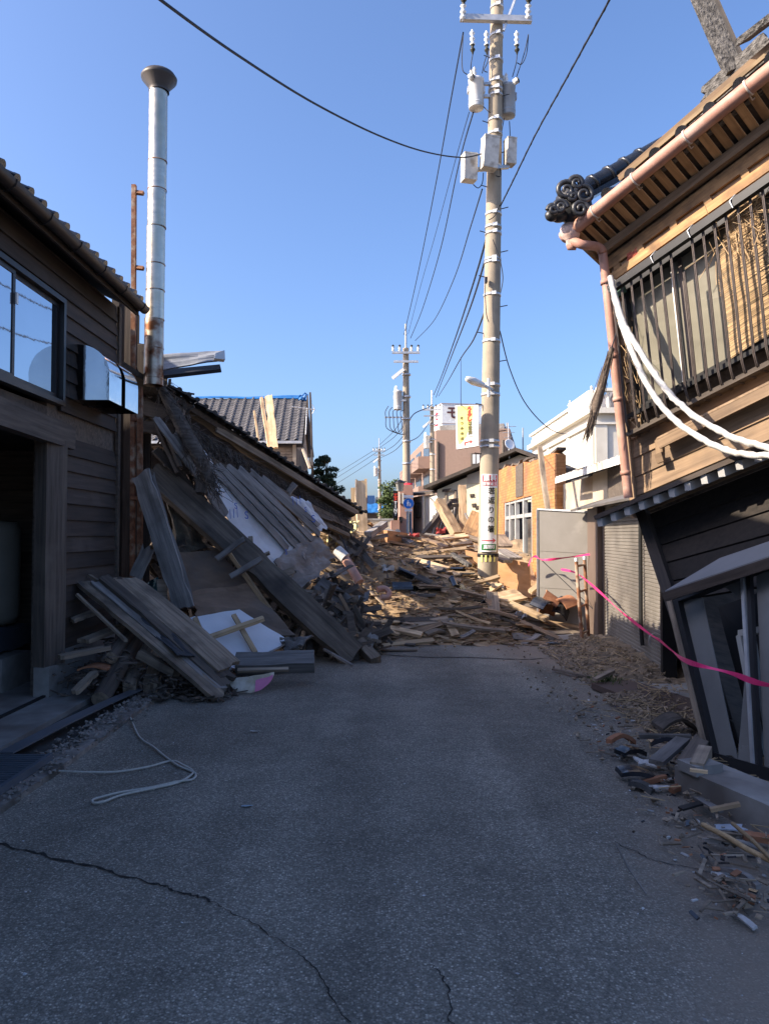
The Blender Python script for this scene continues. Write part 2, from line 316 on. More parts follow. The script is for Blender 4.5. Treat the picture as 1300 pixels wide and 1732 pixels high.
shard_blue = flat('shard_blue', (0.06, 0.10, 0.26), 0.35)
shard_white = surf('shard_white', (0.30, 0.29, 0.28), (0.50, 0.49, 0.48), (14, 14, 14), 0.8, bump=.2, var=.25)
cloth_pink = flat('cloth_pink', (0.62, 0.20, 0.36), 0.7)
def glass_mat(name, c, rough=0.03, metal=1.0):
    return surf(name, [x * 0.92 for x in c], c, (1.2, 1.2, 1.2), rough, metal, 0.02, 0.0, rv=0.0, dist=0.05)
glass_sky = glass_mat('glass_sky', (0.50, 0.53, 0.58))
glass_dark = surf('glass_dark', (0.03, 0.032, 0.034), (0.06, 0.06, 0.062), (1.5, 1.5, 1.5), 0.12, 0.0, 0.02, 0.0, spec=0.7, rv=0.05)
glass_frost = surf('glass_frost', (0.17, 0.16, 0.125), (0.25, 0.232, 0.18), (0.8, 0.8, 3), 0.25, 0.0, 0.02, 0.05, spec=0.6)
# ---------------------------------------------------------------- asphalt: stones, worn patches, blown dust towards the right hand kerb
def asphalt_mat():
    m = bpy.data.materials.new('asphalt'); m.use_nodes = True; t = m.node_tree; N, L = t.nodes, t.links; b = N['Principled BSDF']
    tc = N.new('ShaderNodeTexCoord')
    def noise_(s, d=4, r=0.6):
        n = N.new('ShaderNodeTexNoise'); n.inputs['Scale'].default_value = s; n.inputs['Detail'].default_value = d; n.inputs['Roughness'].default_value = r
        L.new(tc.outputs['Object'], n.inputs['Vector']); return n.outputs[0]
    def mr(x, a, c, lo=0.0, hi=1.0):
        n = N.new('ShaderNodeMapRange'); n.inputs[1].default_value = a; n.inputs[2].default_value = c; n.inputs[3].default_value = lo; n.inputs[4].default_value = hi
        L.new(x, n.inputs[0]); return n.outputs[0]
    def mix(f, a, c):
        n = N.new('ShaderNodeMix'); n.data_type = 'RGBA'
        for k, x in ((0, f), (6, a), (7, c)):
            if isinstance(x, tuple): n.inputs[k].default_value = (*x, 1)
            elif isinstance(x, float): n.inputs[k].default_value = x
            else: L.new(x, n.inputs[k])
        return n.outputs[2]
    def math_(op, a, c):
        n = N.new('ShaderNodeMath'); n.operation = op
        for k, x in ((0, a), (1, c)):
            if isinstance(x, float): n.inputs[k].default_value = x
            else: L.new(x, n.inputs[k])
        return n.outputs[0]
    vo = N.new('ShaderNodeTexVoronoi'); vo.inputs['Scale'].default_value = 92; L.new(tc.outputs['Object'], vo.inputs['Vector'])
    sep = N.new('ShaderNodeSeparateColor'); L.new(vo.outputs['Color'], sep.inputs[0])
    vo2 = N.new('ShaderNodeTexVoronoi'); vo2.inputs['Scale'].default_value = 170; L.new(tc.outputs['Object'], vo2.inputs['Vector'])
    sep2 = N.new('ShaderNodeSeparateColor'); L.new(vo2.outputs['Color'], sep2.inputs[0])
    edge = mr(vo.outputs['Distance'], 0.35, 0.62, 1.0, 0.30)
    val = math_('ADD', math_('MULTIPLY', mr(sep.outputs[0], 0.15, 1.0, 0.0, 1.0), edge), math_('MULTIPLY', sep2.outputs[0], 0.45))
    cr = N.new('ShaderNodeValToRGB'); cr.color_ramp.elements[0].color = (0.105, 0.096, 0.080, 1); cr.color_ramp.elements[1].color = (0.58, 0.53, 0.45, 1)
    e = cr.color_ramp.elements.new(0.55); e.color = (0.25, 0.23, 0.193, 1); e2 = cr.color_ramp.elements.new(0.85); e2.color = (0.375, 0.345, 0.29, 1)
    cr.color_ramp.elements[-1].position = 1.0
    L.new(mr(val, 0.0, 1.35), cr.inputs[0])
    big = noise_(0.55, 5); mid = noise_(3.0, 6, 0.7)
    hs = N.new('ShaderNodeHueSaturation'); L.new(cr.outputs[0], hs.inputs['Color']); L.new(mr(math_('ADD', math_('MULTIPLY', big, 0.6), math_('MULTIPLY', mid, 0.4)), 0.35, 0.65, 0.70, 1.30), hs.inputs['Value'])
    sp = N.new('ShaderNodeSeparateXYZ'); L.new(tc.outputs['Object'], sp.inputs[0])
    mpw = N.new('ShaderNodeMapping'); mpw.inputs['Scale'].default_value = (1.5, 0.16, 1); L.new(tc.outputs['Object'], mpw.inputs[0])
    nw = N.new('ShaderNodeTexNoise'); nw.inputs['Scale'].default_value = 1; nw.inputs['Detail'].default_value = 5; L.new(mpw.outputs[0], nw.inputs['Vector'])
    hw = N.new('ShaderNodeHueSaturation'); L.new(hs.outputs[0], hw.inputs['Color']); L.new(mr(nw.outputs[0], 0.36, 0.64, 0.80, 1.18), hw.inputs['Value']); hs = hw
    # dust: grows towards the right verge and far end, in ragged patches
    dx = math_('ADD', mr(math_('ADD', sp.outputs[0], mr(sp.outputs[1], 1.5, 6.0, 1.2, 0.0)), 1.1, 2.8, 0.0, 0.64), mr(sp.outputs[1], 8.6, 11.5, 0.0, 0.35))
    dn = math_('ADD', math_('MULTIPLY', noise_(0.9, 6), 0.75), math_('MULTIPLY', noise_(9, 4, 0.7), 0.3))
    dust = mr(math_('ADD', dx, dn), 0.74, 1.02)
    spot = mr(noise_(1.55, 5, 0.7), 0.62, 0.76, 0.0, 0.6)
    c = mix(math_('MULTIPLY', dust, 0.72), hs.outputs[0], (0.25, 0.20, 0.155))
    c = mix(spot, c, (0.29, 0.25, 0.20))
    L.new(c, b.inputs['Base Color']); b.inputs['Roughness'].default_value = 0.88; b.inputs['Specular IOR Level'].default_value = 0.3
    bm = N.new('ShaderNodeBump'); bm.inputs['Strength'].default_value = 0.7; bm.inputs['Distance'].default_value = 0.006
    L.new(math_('ADD', val, math_('MULTIPLY', mid, 0.5)), bm.inputs['Height']); L.new(bm.outputs[0], b.inputs['Normal'])
    return m
asphalt = asphalt_mat()
ground_m = surf('ground_m', (0.15, 0.12, 0.09), (0.24, 0.20, 0.15), (0.6, 0.6, 0.6), 0.95, bump=0.5, var=0.0, dirt=(0.12, 0.10, 0.08), dsc=0.2)
mud = surf('mud', (0.15, 0.118, 0.09), (0.28, 0.222, 0.17), (5, 5, 5), 0.95, bump=0.7, var=0.0, dirt=(0.11, 0.09, 0.072), dsc=3, dist=0.03, detail=9)

m = MB(); m.add([(-700, -300, -0.03), (700, -300, -0.03), (700, 900, -0.03), (-700, 900, -0.03)], [(0, 1, 2, 3)])
tag(m.build('ground', ground_m), kind='structure')
def road_z(x, y): return 0.012 * noise.noise(V((x * 0.7, y * 0.5, 3))) - 0.012 * max(0, abs(x) - 1.6)
m = MB(); m.grid(lambda u, v: (-2.28 + 4.6 * u, -8 + 38 * v, road_z(-2.28 + 4.6 * u, -8 + 38 * v)), 24, 90)
tag(m.build('road', asphalt), kind='structure')
# verge on the right: concrete apron and packed dirt
m = MB(); m.grid(lambda u, v: (2.22 + 1.4 * u + 0.12 * noise.noise(V((0, v * 30, 1))) * (1 - u), -8 + 19.5 * v, 0.008 + 0.03 * u + 0.02 * noise.noise(V((u * 4, v * 40, 5)))), 10, 90)
tag(m.build('dirt_verge', mud), kind='structure')
m = MB(); m.box((2.62, 5.9, -0.02), (5.2, 11.6, 0.055)); tag(m.build('concrete_apron', concrete), kind='structure')
m = MB(); m.prism([(2.15, 7.75, 0.005), (2.62, 5.7, 0.005), (3.1, 6.3, 0.005), (2.62, 7.9, 0.005)], (0, 0, 0.058)); tag(m.build('rusty_ground_plate', surf('plate', (0.075, 0.05, 0.042), (0.11, 0.078, 0.066), (5, 5, 5), 0.7, 0.1, 0.1, 0.0)), 'flat reddish brown plate lying on the pavement before the shutter', 'plate')

# cracks: narrow dark broken lines sunk in the asphalt
def crack(pts, w0, w1, n=10):
    m = MB(); P0 = [G(*p) for p in pts]; line = []
    for a, b in zip(P0, P0[1:]):
        for i in range(n): line.append(a.lerp(b, i / n))
    line.append(P0[-1]); L_, R_ = [], []
    for i, p in enumerate(line):
        d = (line[min(i + 1, len(line) - 1)] - line[max(i - 1, 0)]).normalized(); s = V((-d.y, d.x, 0))
        ww = (w0 + (w1 - w0) * i / len(line)) * R.uniform(0.35, 1.5); off = s * 0.022 * noise.noise(p * 9) + s * 0.01 * R.uniform(-1, 1)
        z = road_z(p.x, p.y) + 0.0045
        L_.append((p.x + off.x - s.x * ww, p.y + off.y - s.y * ww, z)); R_.append((p.x + off.x + s.x * ww, p.y + off.y + s.y * ww, z))
    k = len(line); m.add(L_ + R_, [(i, k + i, k + i + 1, i + 1) for i in range(k - 1)]); return m
crack_m = surf('crack_m', (0.008, 0.008, 0.009), (0.02, 0.019, 0.018), (30, 30, 30), 0.95, var=0.0)
for pts, a, b in (([(-60, 1415), (20, 1430), (80, 1448), (180, 1472), (260, 1497), (310, 1510), (360, 1528)], 0.008, 0.006),
                  ([(360, 1528), (420, 1555), (500, 1612), (545, 1660), (590, 1732)], 0.0025, 0.002),
                  ([(735, 1632), (752, 1665), (768, 1730), (772, 1760)], 0.0025, 0.0025),
                  ([(1040, 1425), (1100, 1455), (1200, 1478)], 0.003, 0.002),
                  ([(640, 1107), (720, 1112), (800, 1113), (880, 1116), (925, 1113)], 0.02, 0.014)):
    tag(crack(pts, a, b).build('road_crack', crack_m), kind='structure')
# ---------------------------------------------------------------- gutter on the left: slab, channel, broken kerb, grating
m = MB(); m.box((-9.5, -6, -0.02), (-2.80, 9.0, 0.05)); tag(m.build('concrete_slab', concrete), kind='structure')
m = MB(); m.add([(-2.80, -6, 0.004), (-2.38, -6, 0.004), (-2.38, 9.2, 0.004), (-2.80, 9.2, 0.004)], [(0, 1, 2, 3)]); tag(m.build('drain_channel', surf('drain', (0.03, 0.028, 0.026), (0.07, 0.065, 0.06), (8, 8, 8), 0.9, bump=0.6, var=0.0)), kind='structure')
kerb = thing('broken_kerb', (-2.3, 5.5, 0), 'worn stony kerb strip between drain and road on the left', 'kerb')
y = -2.0
while y < 7.6:
    L = R.uniform(0.35, 0.7); m = MB()
    m.sheet(lambda u, v: (-2.40 + 0.20 * u + 0.02 * noise.noise(V((u * 3, y + v, 2))), y + v * (L - 0.03), 0.032 + 0.012 * noise.noise(V((u * 5, (y + v * L) * 7, 9)))), 3, 4, (0, 0, 1), 0.06)
    m.build('kerb_stone', concrete_old, kerb); y += L
gr = thing('drain_grating', (-2.52, 4.7, 0.05), 'bluish steel grating over the drain at the left edge', 'grating')
gm = flat('grate_steel', (0.16, 0.19, 0.23), 0.45, 0.6)
for x in (-2.76, -2.32): MB().beam((x, 3.2, 0.06), (x, 5.2, 0.06), 0.03, 0.05).build('grate_rail', gm, gr)
for i in range(44): MB().beam((-2.745, 3.23 + i * 0.0455, 0.062), (-2.335, 3.23 + i * 0.0455, 0.062), 0.016, 0.03).build('grate_bar', gm, gr)
plank('metal_strip', (-2.66, 5.25, 0.07), (-2.45, 7.5, 0.06), 0.11, 0.012, flat('strip', (0.24, 0.26, 0.30), 0.4, 0.6), label='long dull metal strip lying in the open drain', cat='metal strip', bow=0.02)
# rope
def smooth_path(pts, n=6):
    out = []
    for i in range(len(pts) - 1):
        p0, p1, p2, p3 = pts[max(i - 1, 0)], pts[i], pts[i + 1], pts[min(i + 2, len(pts) - 1)]
        for k in range(n):
            t = k / n
            out.append(0.5 * ((2 * p1) + (p2 - p0) * t + (2 * p0 - 5 * p1 + 4 * p2 - p3) * t * t + (3 * p1 - p0 - 3 * p2 + p3) * t ** 3))
    return out + [pts[-1]]
rp = [G(x, y, 0.012 + 0.006 * (i % 2)) for i, (x, y) in enumerate([(206, 1188), (217, 1205), (235, 1245), (258, 1262), (280, 1280), (300, 1294), (320, 1303), (331, 1309), (326, 1318), (300, 1322), (255, 1332), (205, 1340), (172, 1348), (157, 1353), (160, 1358), (178, 1355), (205, 1345), (255, 1334), (300, 1324), (322, 1312), (326, 1304), (310, 1294), (290, 1287), (250, 1297), (200, 1305), (150, 1306), (100, 1304), (72, 1301)])]
tag(MB().tube(smooth_path(rp), 0.0075, 6).build('rope', rope_mat), 'thin pale rope looped on the asphalt in front of the wood pile', 'rope')

# ---------------------------------------------------------------- the dark wooden house on the left
XL = -3.3; YE = 9.05
lh = thing('wooden_house', (XL, YE, 0), 'dark weatherboarded two storey house with tiled eaves on the left', 'house')
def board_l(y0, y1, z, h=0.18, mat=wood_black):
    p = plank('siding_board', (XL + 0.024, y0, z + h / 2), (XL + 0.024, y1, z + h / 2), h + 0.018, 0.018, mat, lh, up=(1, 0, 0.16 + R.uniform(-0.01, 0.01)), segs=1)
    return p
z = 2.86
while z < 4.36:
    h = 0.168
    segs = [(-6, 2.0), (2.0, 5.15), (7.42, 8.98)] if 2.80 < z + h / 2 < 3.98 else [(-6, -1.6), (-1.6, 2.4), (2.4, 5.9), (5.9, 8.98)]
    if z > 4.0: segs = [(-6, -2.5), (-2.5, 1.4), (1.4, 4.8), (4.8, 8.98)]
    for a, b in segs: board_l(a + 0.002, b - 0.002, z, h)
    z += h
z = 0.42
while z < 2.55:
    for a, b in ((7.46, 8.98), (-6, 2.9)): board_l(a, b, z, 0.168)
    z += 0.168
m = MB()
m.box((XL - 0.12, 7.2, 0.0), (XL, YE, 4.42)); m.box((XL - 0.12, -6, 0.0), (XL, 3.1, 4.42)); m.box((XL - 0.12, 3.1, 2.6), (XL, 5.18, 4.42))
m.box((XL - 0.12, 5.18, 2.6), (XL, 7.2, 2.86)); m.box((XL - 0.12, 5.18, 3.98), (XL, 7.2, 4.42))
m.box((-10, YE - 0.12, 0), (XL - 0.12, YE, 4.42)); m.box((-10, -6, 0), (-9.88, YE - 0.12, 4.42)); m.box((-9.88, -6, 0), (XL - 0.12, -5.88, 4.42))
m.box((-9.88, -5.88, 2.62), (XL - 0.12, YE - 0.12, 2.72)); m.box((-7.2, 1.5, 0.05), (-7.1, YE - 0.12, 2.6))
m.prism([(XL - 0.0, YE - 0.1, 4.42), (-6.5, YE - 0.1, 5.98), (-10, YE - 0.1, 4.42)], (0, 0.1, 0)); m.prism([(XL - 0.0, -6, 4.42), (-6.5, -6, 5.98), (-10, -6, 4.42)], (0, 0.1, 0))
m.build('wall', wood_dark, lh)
MB().box((XL + 0.03, 8.98, 0.3), (XL + 0.06, 9.06, 4.4)).build('corner_post', wood_dark, lh)
plank('lintel_beam', (XL + 0.05, 2.6, 2.72), (XL + 0.05, 7.62, 2.60), 0.24, 0.12, wood_dark, lh, up=(1, 0, 0))
plank('column', (XL + 0.02, 7.28, 0.33), (XL + 0.02, 7.28, 2.54), 0.30, 0.13, wood_dark, lh, up=(0.96, -0.25, 0))
MB().box((XL - 0.06, 7.13, 0.05), (XL + 0.09, 7.43, 0.33)).build('footing', concrete, lh)
MB().box((XL - 0.02, 7.43, 0.04), (XL + 0.05, 9.0, 0.44)).build('foundation', concrete, lh)
MB().beam((XL + 0.05, 3.0, 0.06), (XL + 0.05, 7.12, 0.06), 0.03, 0.02).build('door_rail', black_matt, lh)
# window with two sliding sashes
wm = thing('t', (0, 0, 0), None, None); bpy.data.objects.remove(wm)
def bar(name, p0, p1, w_, t_, mat, par, up=(1, 0, 0)): return MB().beam(p0, p1, w_, t_, up).build(name, mat, par)
wf = MB(); X = XL + 0.045
for p0, p1 in (((X, 5.2, 2.92), (X, 7.40, 2.92)), ((X, 5.2, 3.95), (X, 7.40, 3.95)), ((X, 5.22, 2.945), (X, 5.22, 3.925)), ((X, 7.375, 2.945), (X, 7.375, 3.925))): wf.beam(p0, p1, 0.05, 0.10, (1, 0, 0))
win = wf.build('window', dark_metal, lh)
for k, (a, b, xo) in enumerate(((5.245, 6.42, 0.028), (6.36, 7.35, -0.002))):
    sf = MB(); X2 = XL + 0.03 + xo
    for p0, p1, ww in (((X2, a, 2.975), (X2, b, 2.975), 0.055), ((X2, a, 3.90), (X2, b, 3.90), 0.04), ((X2, a + 0.022, 3.0), (X2, a + 0.022, 3.88), 0.045), ((X2, b - 0.022, 3.0), (X2, b - 0.022, 3.88), 0.045)): sf.beam(p0, p1, ww, 0.024, (1, 0, 0))
    sf.build('sash', dark_metal, win)
    MB().box((X2 - 0.004, a + 0.04, 3.0), (X2 + 0.004, b - 0.04, 3.885)).build('pane', glass_sky, win)
MB().box((XL + 0.08, 6.40, 3.62), (XL + 0.092, 6.43, 3.72)).build('latch', white_metal, win)
MB().box((XL - 0.9, 5.2, 2.8), (XL - 0.88, 7.4, 4.0)).build('curtain', flat('curtain', (0.3, 0.32, 0.35)), win)
# two stainless hoods
for a, b, top in ((7.62, 7.98, 3.58), (8.10, 8.52, 3.58)):
    m = MB(); prof = [(XL + 0.03, top)] + [(XL + 0.12 + 0.33 * math.sin(t * math.pi / 2 / 9), top - 0.30 + 0.30 * math.cos(t * math.pi / 2 / 9)) for t in range(10)] + [(XL + 0.45, top - 0.58)]
    n = len(prof); m.add([(x, a, z_) for x, z_ in prof] + [(x, b, z_) for x, z_ in prof], [(i, i + 1, n + i + 1, n + i) for i in range(n - 1)], True)
    for yy, s in ((a, 1), (b, -1)):
        m.add([(x, yy, z_) for x, z_ in prof] + [(XL + 0.03, yy, top - 0.58)], [list(range(n + 1))[::s]])
    m.build('vent_hood', inox, lh)
# eaves: soffit, fascia, gutter with brackets, tiles with round ends
XE, ZE = -3.03, 4.40; SL = 0.445
m = MB(); m.prism([(XE + 0.02, -6.2, ZE - 0.06), (XE + 0.02, -6.2, ZE + 0.02), (-6.5, -6.2, ZE + 0.02 + SL * 3.66), (-10.3, -6.2, ZE - 0.06), (-10.3, -6.2, ZE - 0.14), (-6.5, -6.2, ZE - 0.06 + SL * 3.66)], (0, 15.2, 0)); m.build('roof_deck', wood_black, lh)
MB().box((XE - 0.002, -6.2, ZE - 0.12), (XE + 0.025, 8.98, ZE + 0.01)).build('fascia', wood_black, lh)
m = MB(); gn = 8
for s0, r in ((0, 0.065),):
    prof = [(XE + 0.095 + r * math.cos(math.pi + math.pi * i / gn), ZE - 0.02 + r * 1.15 * math.sin(math.pi + math.pi * i / gn)) for i in range(gn + 1)]
    m.add([(x, -6.2, z_) for x, z_ in prof] + [(x, 8.98, z_) for x, z_ in prof], [(i, i + 1, gn + 2 + i, gn + 1 + i) for i in range(gn)], True)
    m.add([(x, 8.98, z_) for x, z_ in prof], [list(range(gn + 1))])
m.build('gutter', gutter_dark, lh)
for i in range(12):
    y0 = 8.8 - i * 0.62
    MB().tube([(XE + 0.02, y0, ZE - 0.07), (XE + 0.06, y0, ZE - 0.115), (XE + 0.10, y0, ZE - 0.105), (XE + 0.15, y0, ZE - 0.07), (XE + 0.165, y0, ZE - 0.02)], 0.006, 5).build('gutter_bracket', dark_metal, lh)
def tile_mb(L=0.34):
    m = MB(); n = 6          # local: x down the slope, y along the eave, z up
    for k in range(n): pass
    prof = [(-0.145, 0.012), (-0.06, 0.0), (0.02, 0.012)] + [(0.075 - 0.055 * math.cos(math.pi * i / n), 0.012 + 0.055 * math.sin(math.pi * i / n)) for i in range(n + 1)]
    c = len(prof); m.add([(0, y_, z_) for y_, z_ in prof] + [(L, y_, z_) for y_, z_ in prof], [(i, i + 1, c + i + 1, c + i) for i in range(c - 1)], True)
    m.add([(L, 0.075 + 0.059 * math.cos(math.pi * 2 * i / 12), 0.012 + 0.059 * math.sin(math.pi * 2 * i / 12)) for i in range(12)] + [(L - 0.03, 0.075 + 0.059 * math.cos(math.pi * 2 * i / 12), 0.012 + 0.059 * math.sin(math.pi * 2 * i / 12)) for i in range(12)],
          [list(range(12)), *[(i, 12 + i, 12 + (i + 1) % 12, (i + 1) % 12) for i in range(12)]])
    m.add([(L, -0.145, 0.012), (L, 0.02, 0.012), (L, 0.02, -0.045), (L, -0.145, -0.045)], [(0, 1, 2, 3)])
    return m
tile_me = tile_mb().mesh('eave_tile', tile_black); tl_ = tile_mb(); tl_.v = [(x, y * .88, z * .85) for x, y, z in tl_.v]; tile_le = tl_.mesh('eave_tile_small', tile_black)
sx = V((1, 0, -SL)).normalized(); sy = V((0, 1, 0)); sz = sx.cross(sy)
Mt = Matrix((sx, sy, sz)).transposed().to_4x4()
for r in range(3):
    for i in range(60):
        c = V((XE + 0.06, 8.86 - i * 0.235, ZE + 0.055)) - sx * (0.33 + 0.27 * r)
        link(bpy.data.objects.new('roof_tile', tile_le), Matrix.Translation(c) @ Mt, lh)
m = MB()
def roof_fn(u, v):
    d = 1.0 + 3.3 * v; yy = -6.1 + 15.05 * u; p = V((XE + 0.06, 0, ZE + 0.05)) - sx * d
    return (p.x, yy, p.z + 0.05 * max(0, math.sin(yy * 2 * math.pi / 0.265)) + 0.012 * ((v * 12) % 1))
m.grid(roof_fn, 232, 12); kk = tag(m.build('tile_field', tile_black, lh), kind='stuff')
MB().tube([(-6.5, -6.2, 6.12), (-6.5, 9.0, 6.12)], 0.14, 10).build('ridge', tile_black, lh)
# unseen wing added beside the viewer to shade the right-hand front: boards, roof, windows
m = MB(); m.box((-9.9, -5.9, 4.44), (-3.42, 5.22, 5.7)); m.build('shade_wing_block', wood_dark, lh)
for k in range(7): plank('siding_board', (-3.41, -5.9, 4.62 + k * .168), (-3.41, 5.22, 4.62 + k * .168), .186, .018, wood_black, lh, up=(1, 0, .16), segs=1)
m = MB(); m.prism([(-3.1, -6.2, 5.62), (-3.1, -6.2, 5.72), (-6.6, -6.2, 7.2), (-10.2, -6.2, 5.72), (-10.2, -6.2, 5.62), (-6.6, -6.2, 7.1)], (0, 11.7, 0)); m.build('shade_wing_roof', tile_matt, lh)
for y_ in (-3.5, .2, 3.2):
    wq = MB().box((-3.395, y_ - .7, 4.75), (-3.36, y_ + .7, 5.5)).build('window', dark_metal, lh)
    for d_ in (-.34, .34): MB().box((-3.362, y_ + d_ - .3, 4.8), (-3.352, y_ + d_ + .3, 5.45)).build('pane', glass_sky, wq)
# things inside the open shed
tk = thing('pale_tank', (-4.25, 8.05, 0.6), 'dim pale tank standing inside the dark open shed', 'tank')
cream = flat('cream_paint', (0.24, 0.23, 0.20), 0.5)
MB().lathe([(0, 0.62), (0.26, 0.64), (0.30, 0.72), (0.30, 1.66), (0.26, 1.74), (0, 1.76)], (-4.3, 8.1, 0), 20).build('shell', cream, tk)
for dx in (-0.2, 0.2): MB().tube([(-4.3 + dx, 8.0, 0.05), (-4.3 + dx, 8.0, 0.66)], 0.02, 6).build('leg', dark_metal, tk)
MB().tube([(-4.45, 7.78, 1.2), (-4.5, 7.74, 0.9), (-4.42, 7.72, 0.6), (-4.5, 7.7, 0.3)], 0.025, 6).build('hose', galv, tk)
m = MB(); m.box((-4.6, 7.3, 0.05), (-3.75, 7.9, 0.38)); centred(m, 'concrete_block', concrete); bpy.data.objects['concrete_block']; tag(bpy.data.objects['concrete_block'], 'low concrete block on the floor inside the dark shed', 'block')
m = MB(); m.sheet(lambda u, v: (-5.0 + 1.1 * u, 7.4 + 0.8 * v, 0.62 + 0.10 * noise.noise(V((u * 5, v * 5, 4)))), 10, 8, (0, 0, 1), 0.22); tag(centred(m, 'dark_sacking', flat('sacking', (0.05, 0.06, 0.08), 0.9)), 'heap of dark sacking in the shed beneath the tank', 'sacking')

# dark remnant of the neighbouring wall seen in the gap beside the flue
for k in range(6):
    x = P(193 + 11 * k, 700, 10.1).x
    plank('gap_board', (x, 10.1 + .02 * (k % 2), 0.0), (x + .01, 10.1 + .02 * (k % 2), P(200, (505, 512, 500, 530, 575, 640)[k], 10.1).z), .10 - .01 * (k == 1), .03, wood_black, None, up=(0, -1, 0), jag=.08,
          label=('first', 'second', 'third', 'fourth', 'fifth', 'sixth')[k] + ' dark upright board from the left in the gap behind the flue', cat='board')
# ---------------------------------------------------------------- steel chimney and rusty ladder frame
CX, CY = -2.98, 9.5
def chim(px, py): return P(px, py, CY)
ch = thing('steel_chimney', (CX, CY, 3.5), 'tall shiny steel flue pipe with flared cap, rusty at its foot', 'chimney')
def cz(py): return P(255, py, CY).z
tops = [cz(v) for v in (140, 275, 325, 385, 492, 540)]
def cxy(z_): t = (z_ - 3.5) / 4; return V((CX + 0.0 + 0.035 * t, CY))
for a, b in zip(tops, tops[1:]):
    c0 = cxy(b); MB().lathe([(0.118, b), (0.118, (a + b) / 2), (0.118, a)], (c0.x, CY, 0), 24).build('pipe_section', steel, ch)
for a, b in ((cz(540), cz(590)), (cz(590), cz(652))):
    MB().lathe([(0.122, b), (0.122, a)], (CX, CY, 0), 24).build('pipe_section', steel_hot, ch)
c0 = cxy(7.4); zt = cz(128)
m = MB(); m.lathe([(0.13, cz(156)), (0.13, cz(150)), (0.225, zt - 0.06), (0.23, zt - 0.03), (0.20, zt + 0.015), (0.0, zt + 0.03)], (c0.x, CY, 0), 24); m.build('cap', flat('cap', (0.07, 0.06, 0.055), 0.5, 0.4), ch)
for py in (274, 322, 385, 448, 492, 541, 590, 640):
    z_ = cz(py); MB().lathe([(0.119, z_ - 0.007), (0.1225, z_ - 0.006), (0.1225, z_ + 0.006), (0.119, z_ + 0.007)], (cxy(z_).x, CY, 0), 24).build('clamp_band', rust if py in (322, 274) else steel_hot, ch)
lf = thing('rusty_ladder_frame', (-3.2, 9.45, 0), 'narrow rusty steel ladder frame holding the flue', 'frame')
def stick(name, p0, p1, w_, mat, par=None, t_=None): return MB().beam(p0, p1, w_, t_ or w_, (0, 0.3, 1) if abs((V(p1) - V(p0)).normalized().z) < 0.9 else (0, 1, 0)).build(name, mat, par)
stick('rail', P(224, 1015, 9.45), P(227, 313, 9.45), 0.055, rust, lf); stick('rail', P(237, 1000, 9.42), P(237, 655, 9.42), 0.06, rust, lf)
for py in (710, 843, 975): stick('rung', P(222, py, 9.43), P(241, py, 9.43), 0.045, rust, lf)
for py in (325, 452): stick('bracket', P(226, py, 9.46), P(243, py + 2, 9.44), 0.045, rust, lf)
# ---------------------------------------------------------------- collapsed house on the left
def TH(name, px0, px1, w_, t_, mat, label, cat, group=None, up=(0, 0, 1), **k):
    """a free plank between two photo points (x, y, depth)"""
    return plank(name, P(*px0), P(*px1), w_, t_, mat, None, up, label=label, cat=cat, group=group, hero=w_ > .055, **k)
A0, A1 = P(283, 652, 9.8), P(604, 862, 13.0)
cr = thing('collapsed_roof', A0.lerp(A1, 0.5), 'collapsed black tiled roof edge slanting down over the fallen house', 'roof')
AD = (A1 - A0); AL = AD.length; ad = AD.normalized()
back = V((-0.35, 1, -0.10)).normalized(); rn = ad.cross(back).normalized()
if rn.z < 0: rn = -rn
dn = -rn
m = MB(); A0e, A1e = A0 - ad * 0.75, A1
m.prism([A0e + dn * 0.05, A1e + dn * 0.05, A1e + back * 1.1 + dn * 0.05, A0e + back * 1.1 + dn * 0.05], dn * 0.07); m.build('roof_deck', wood_dark, cr)
i = 0; d = -0.1
tq = tile_mb(0.3); tq.v = [(x, y * .62, z * .6) for x, y, z in tq.v]; tm = tq.mesh('edge_tile', tile_matt)
while d < AL - 0.05:
    for rr in range(2):
        y_ = ad; x_ = -back; z_ = x_.cross(y_); M_ = Matrix((x_, y_, z_ if z_.dot(rn) > 0 else -z_)).transposed().to_4x4()
        M_.translation = A0 + ad * (d + 0.13) + back * (0.22 + 0.27 * rr) + rn * (0.0 + 0.02 * noise.noise(V((d * 3, rr, 0))))
        link(bpy.data.objects.new('roof_tile', tm), M_ @ Matrix.Rotation(R.uniform(-0.06, 0.06), 4, 'Z'), cr)
    d += 0.165
# fascia boards and battens under the tiles
B0, B1 = P(300, 716, 9.75), P(596, 898, 12.9)
plank('eave_board', P(365, 725, 10.5), P(604, 868, 12.85), 0.10, 0.04, wood_old, cr, up=(0, -1, 0.4), jag=0.06, hero=True)
plank('dark_fascia', P(264, 690, 9.95), P(575, 888, 12.75), 0.30, 0.05, wood_black, cr, up=(-0.2, -1, 0.2), jag=0.1, hero=True)
plank('eave_board', P(430, 810, 11.0), P(596, 893, 12.8), 0.10, 0.05, wood_dark, cr, up=(0, -1, 0.3))
for k, (a, b) in enumerate((((330, 762, 10.1), (590, 906, 12.6)), ((322, 770, 10.0), (560, 880, 12.3)))):
    plank('batten', P(*a), P(*b), 0.07, 0.05, wood_dark if k else wood_old, cr, up=(0, -1, 0.5), bow=-0.05, segs=5)
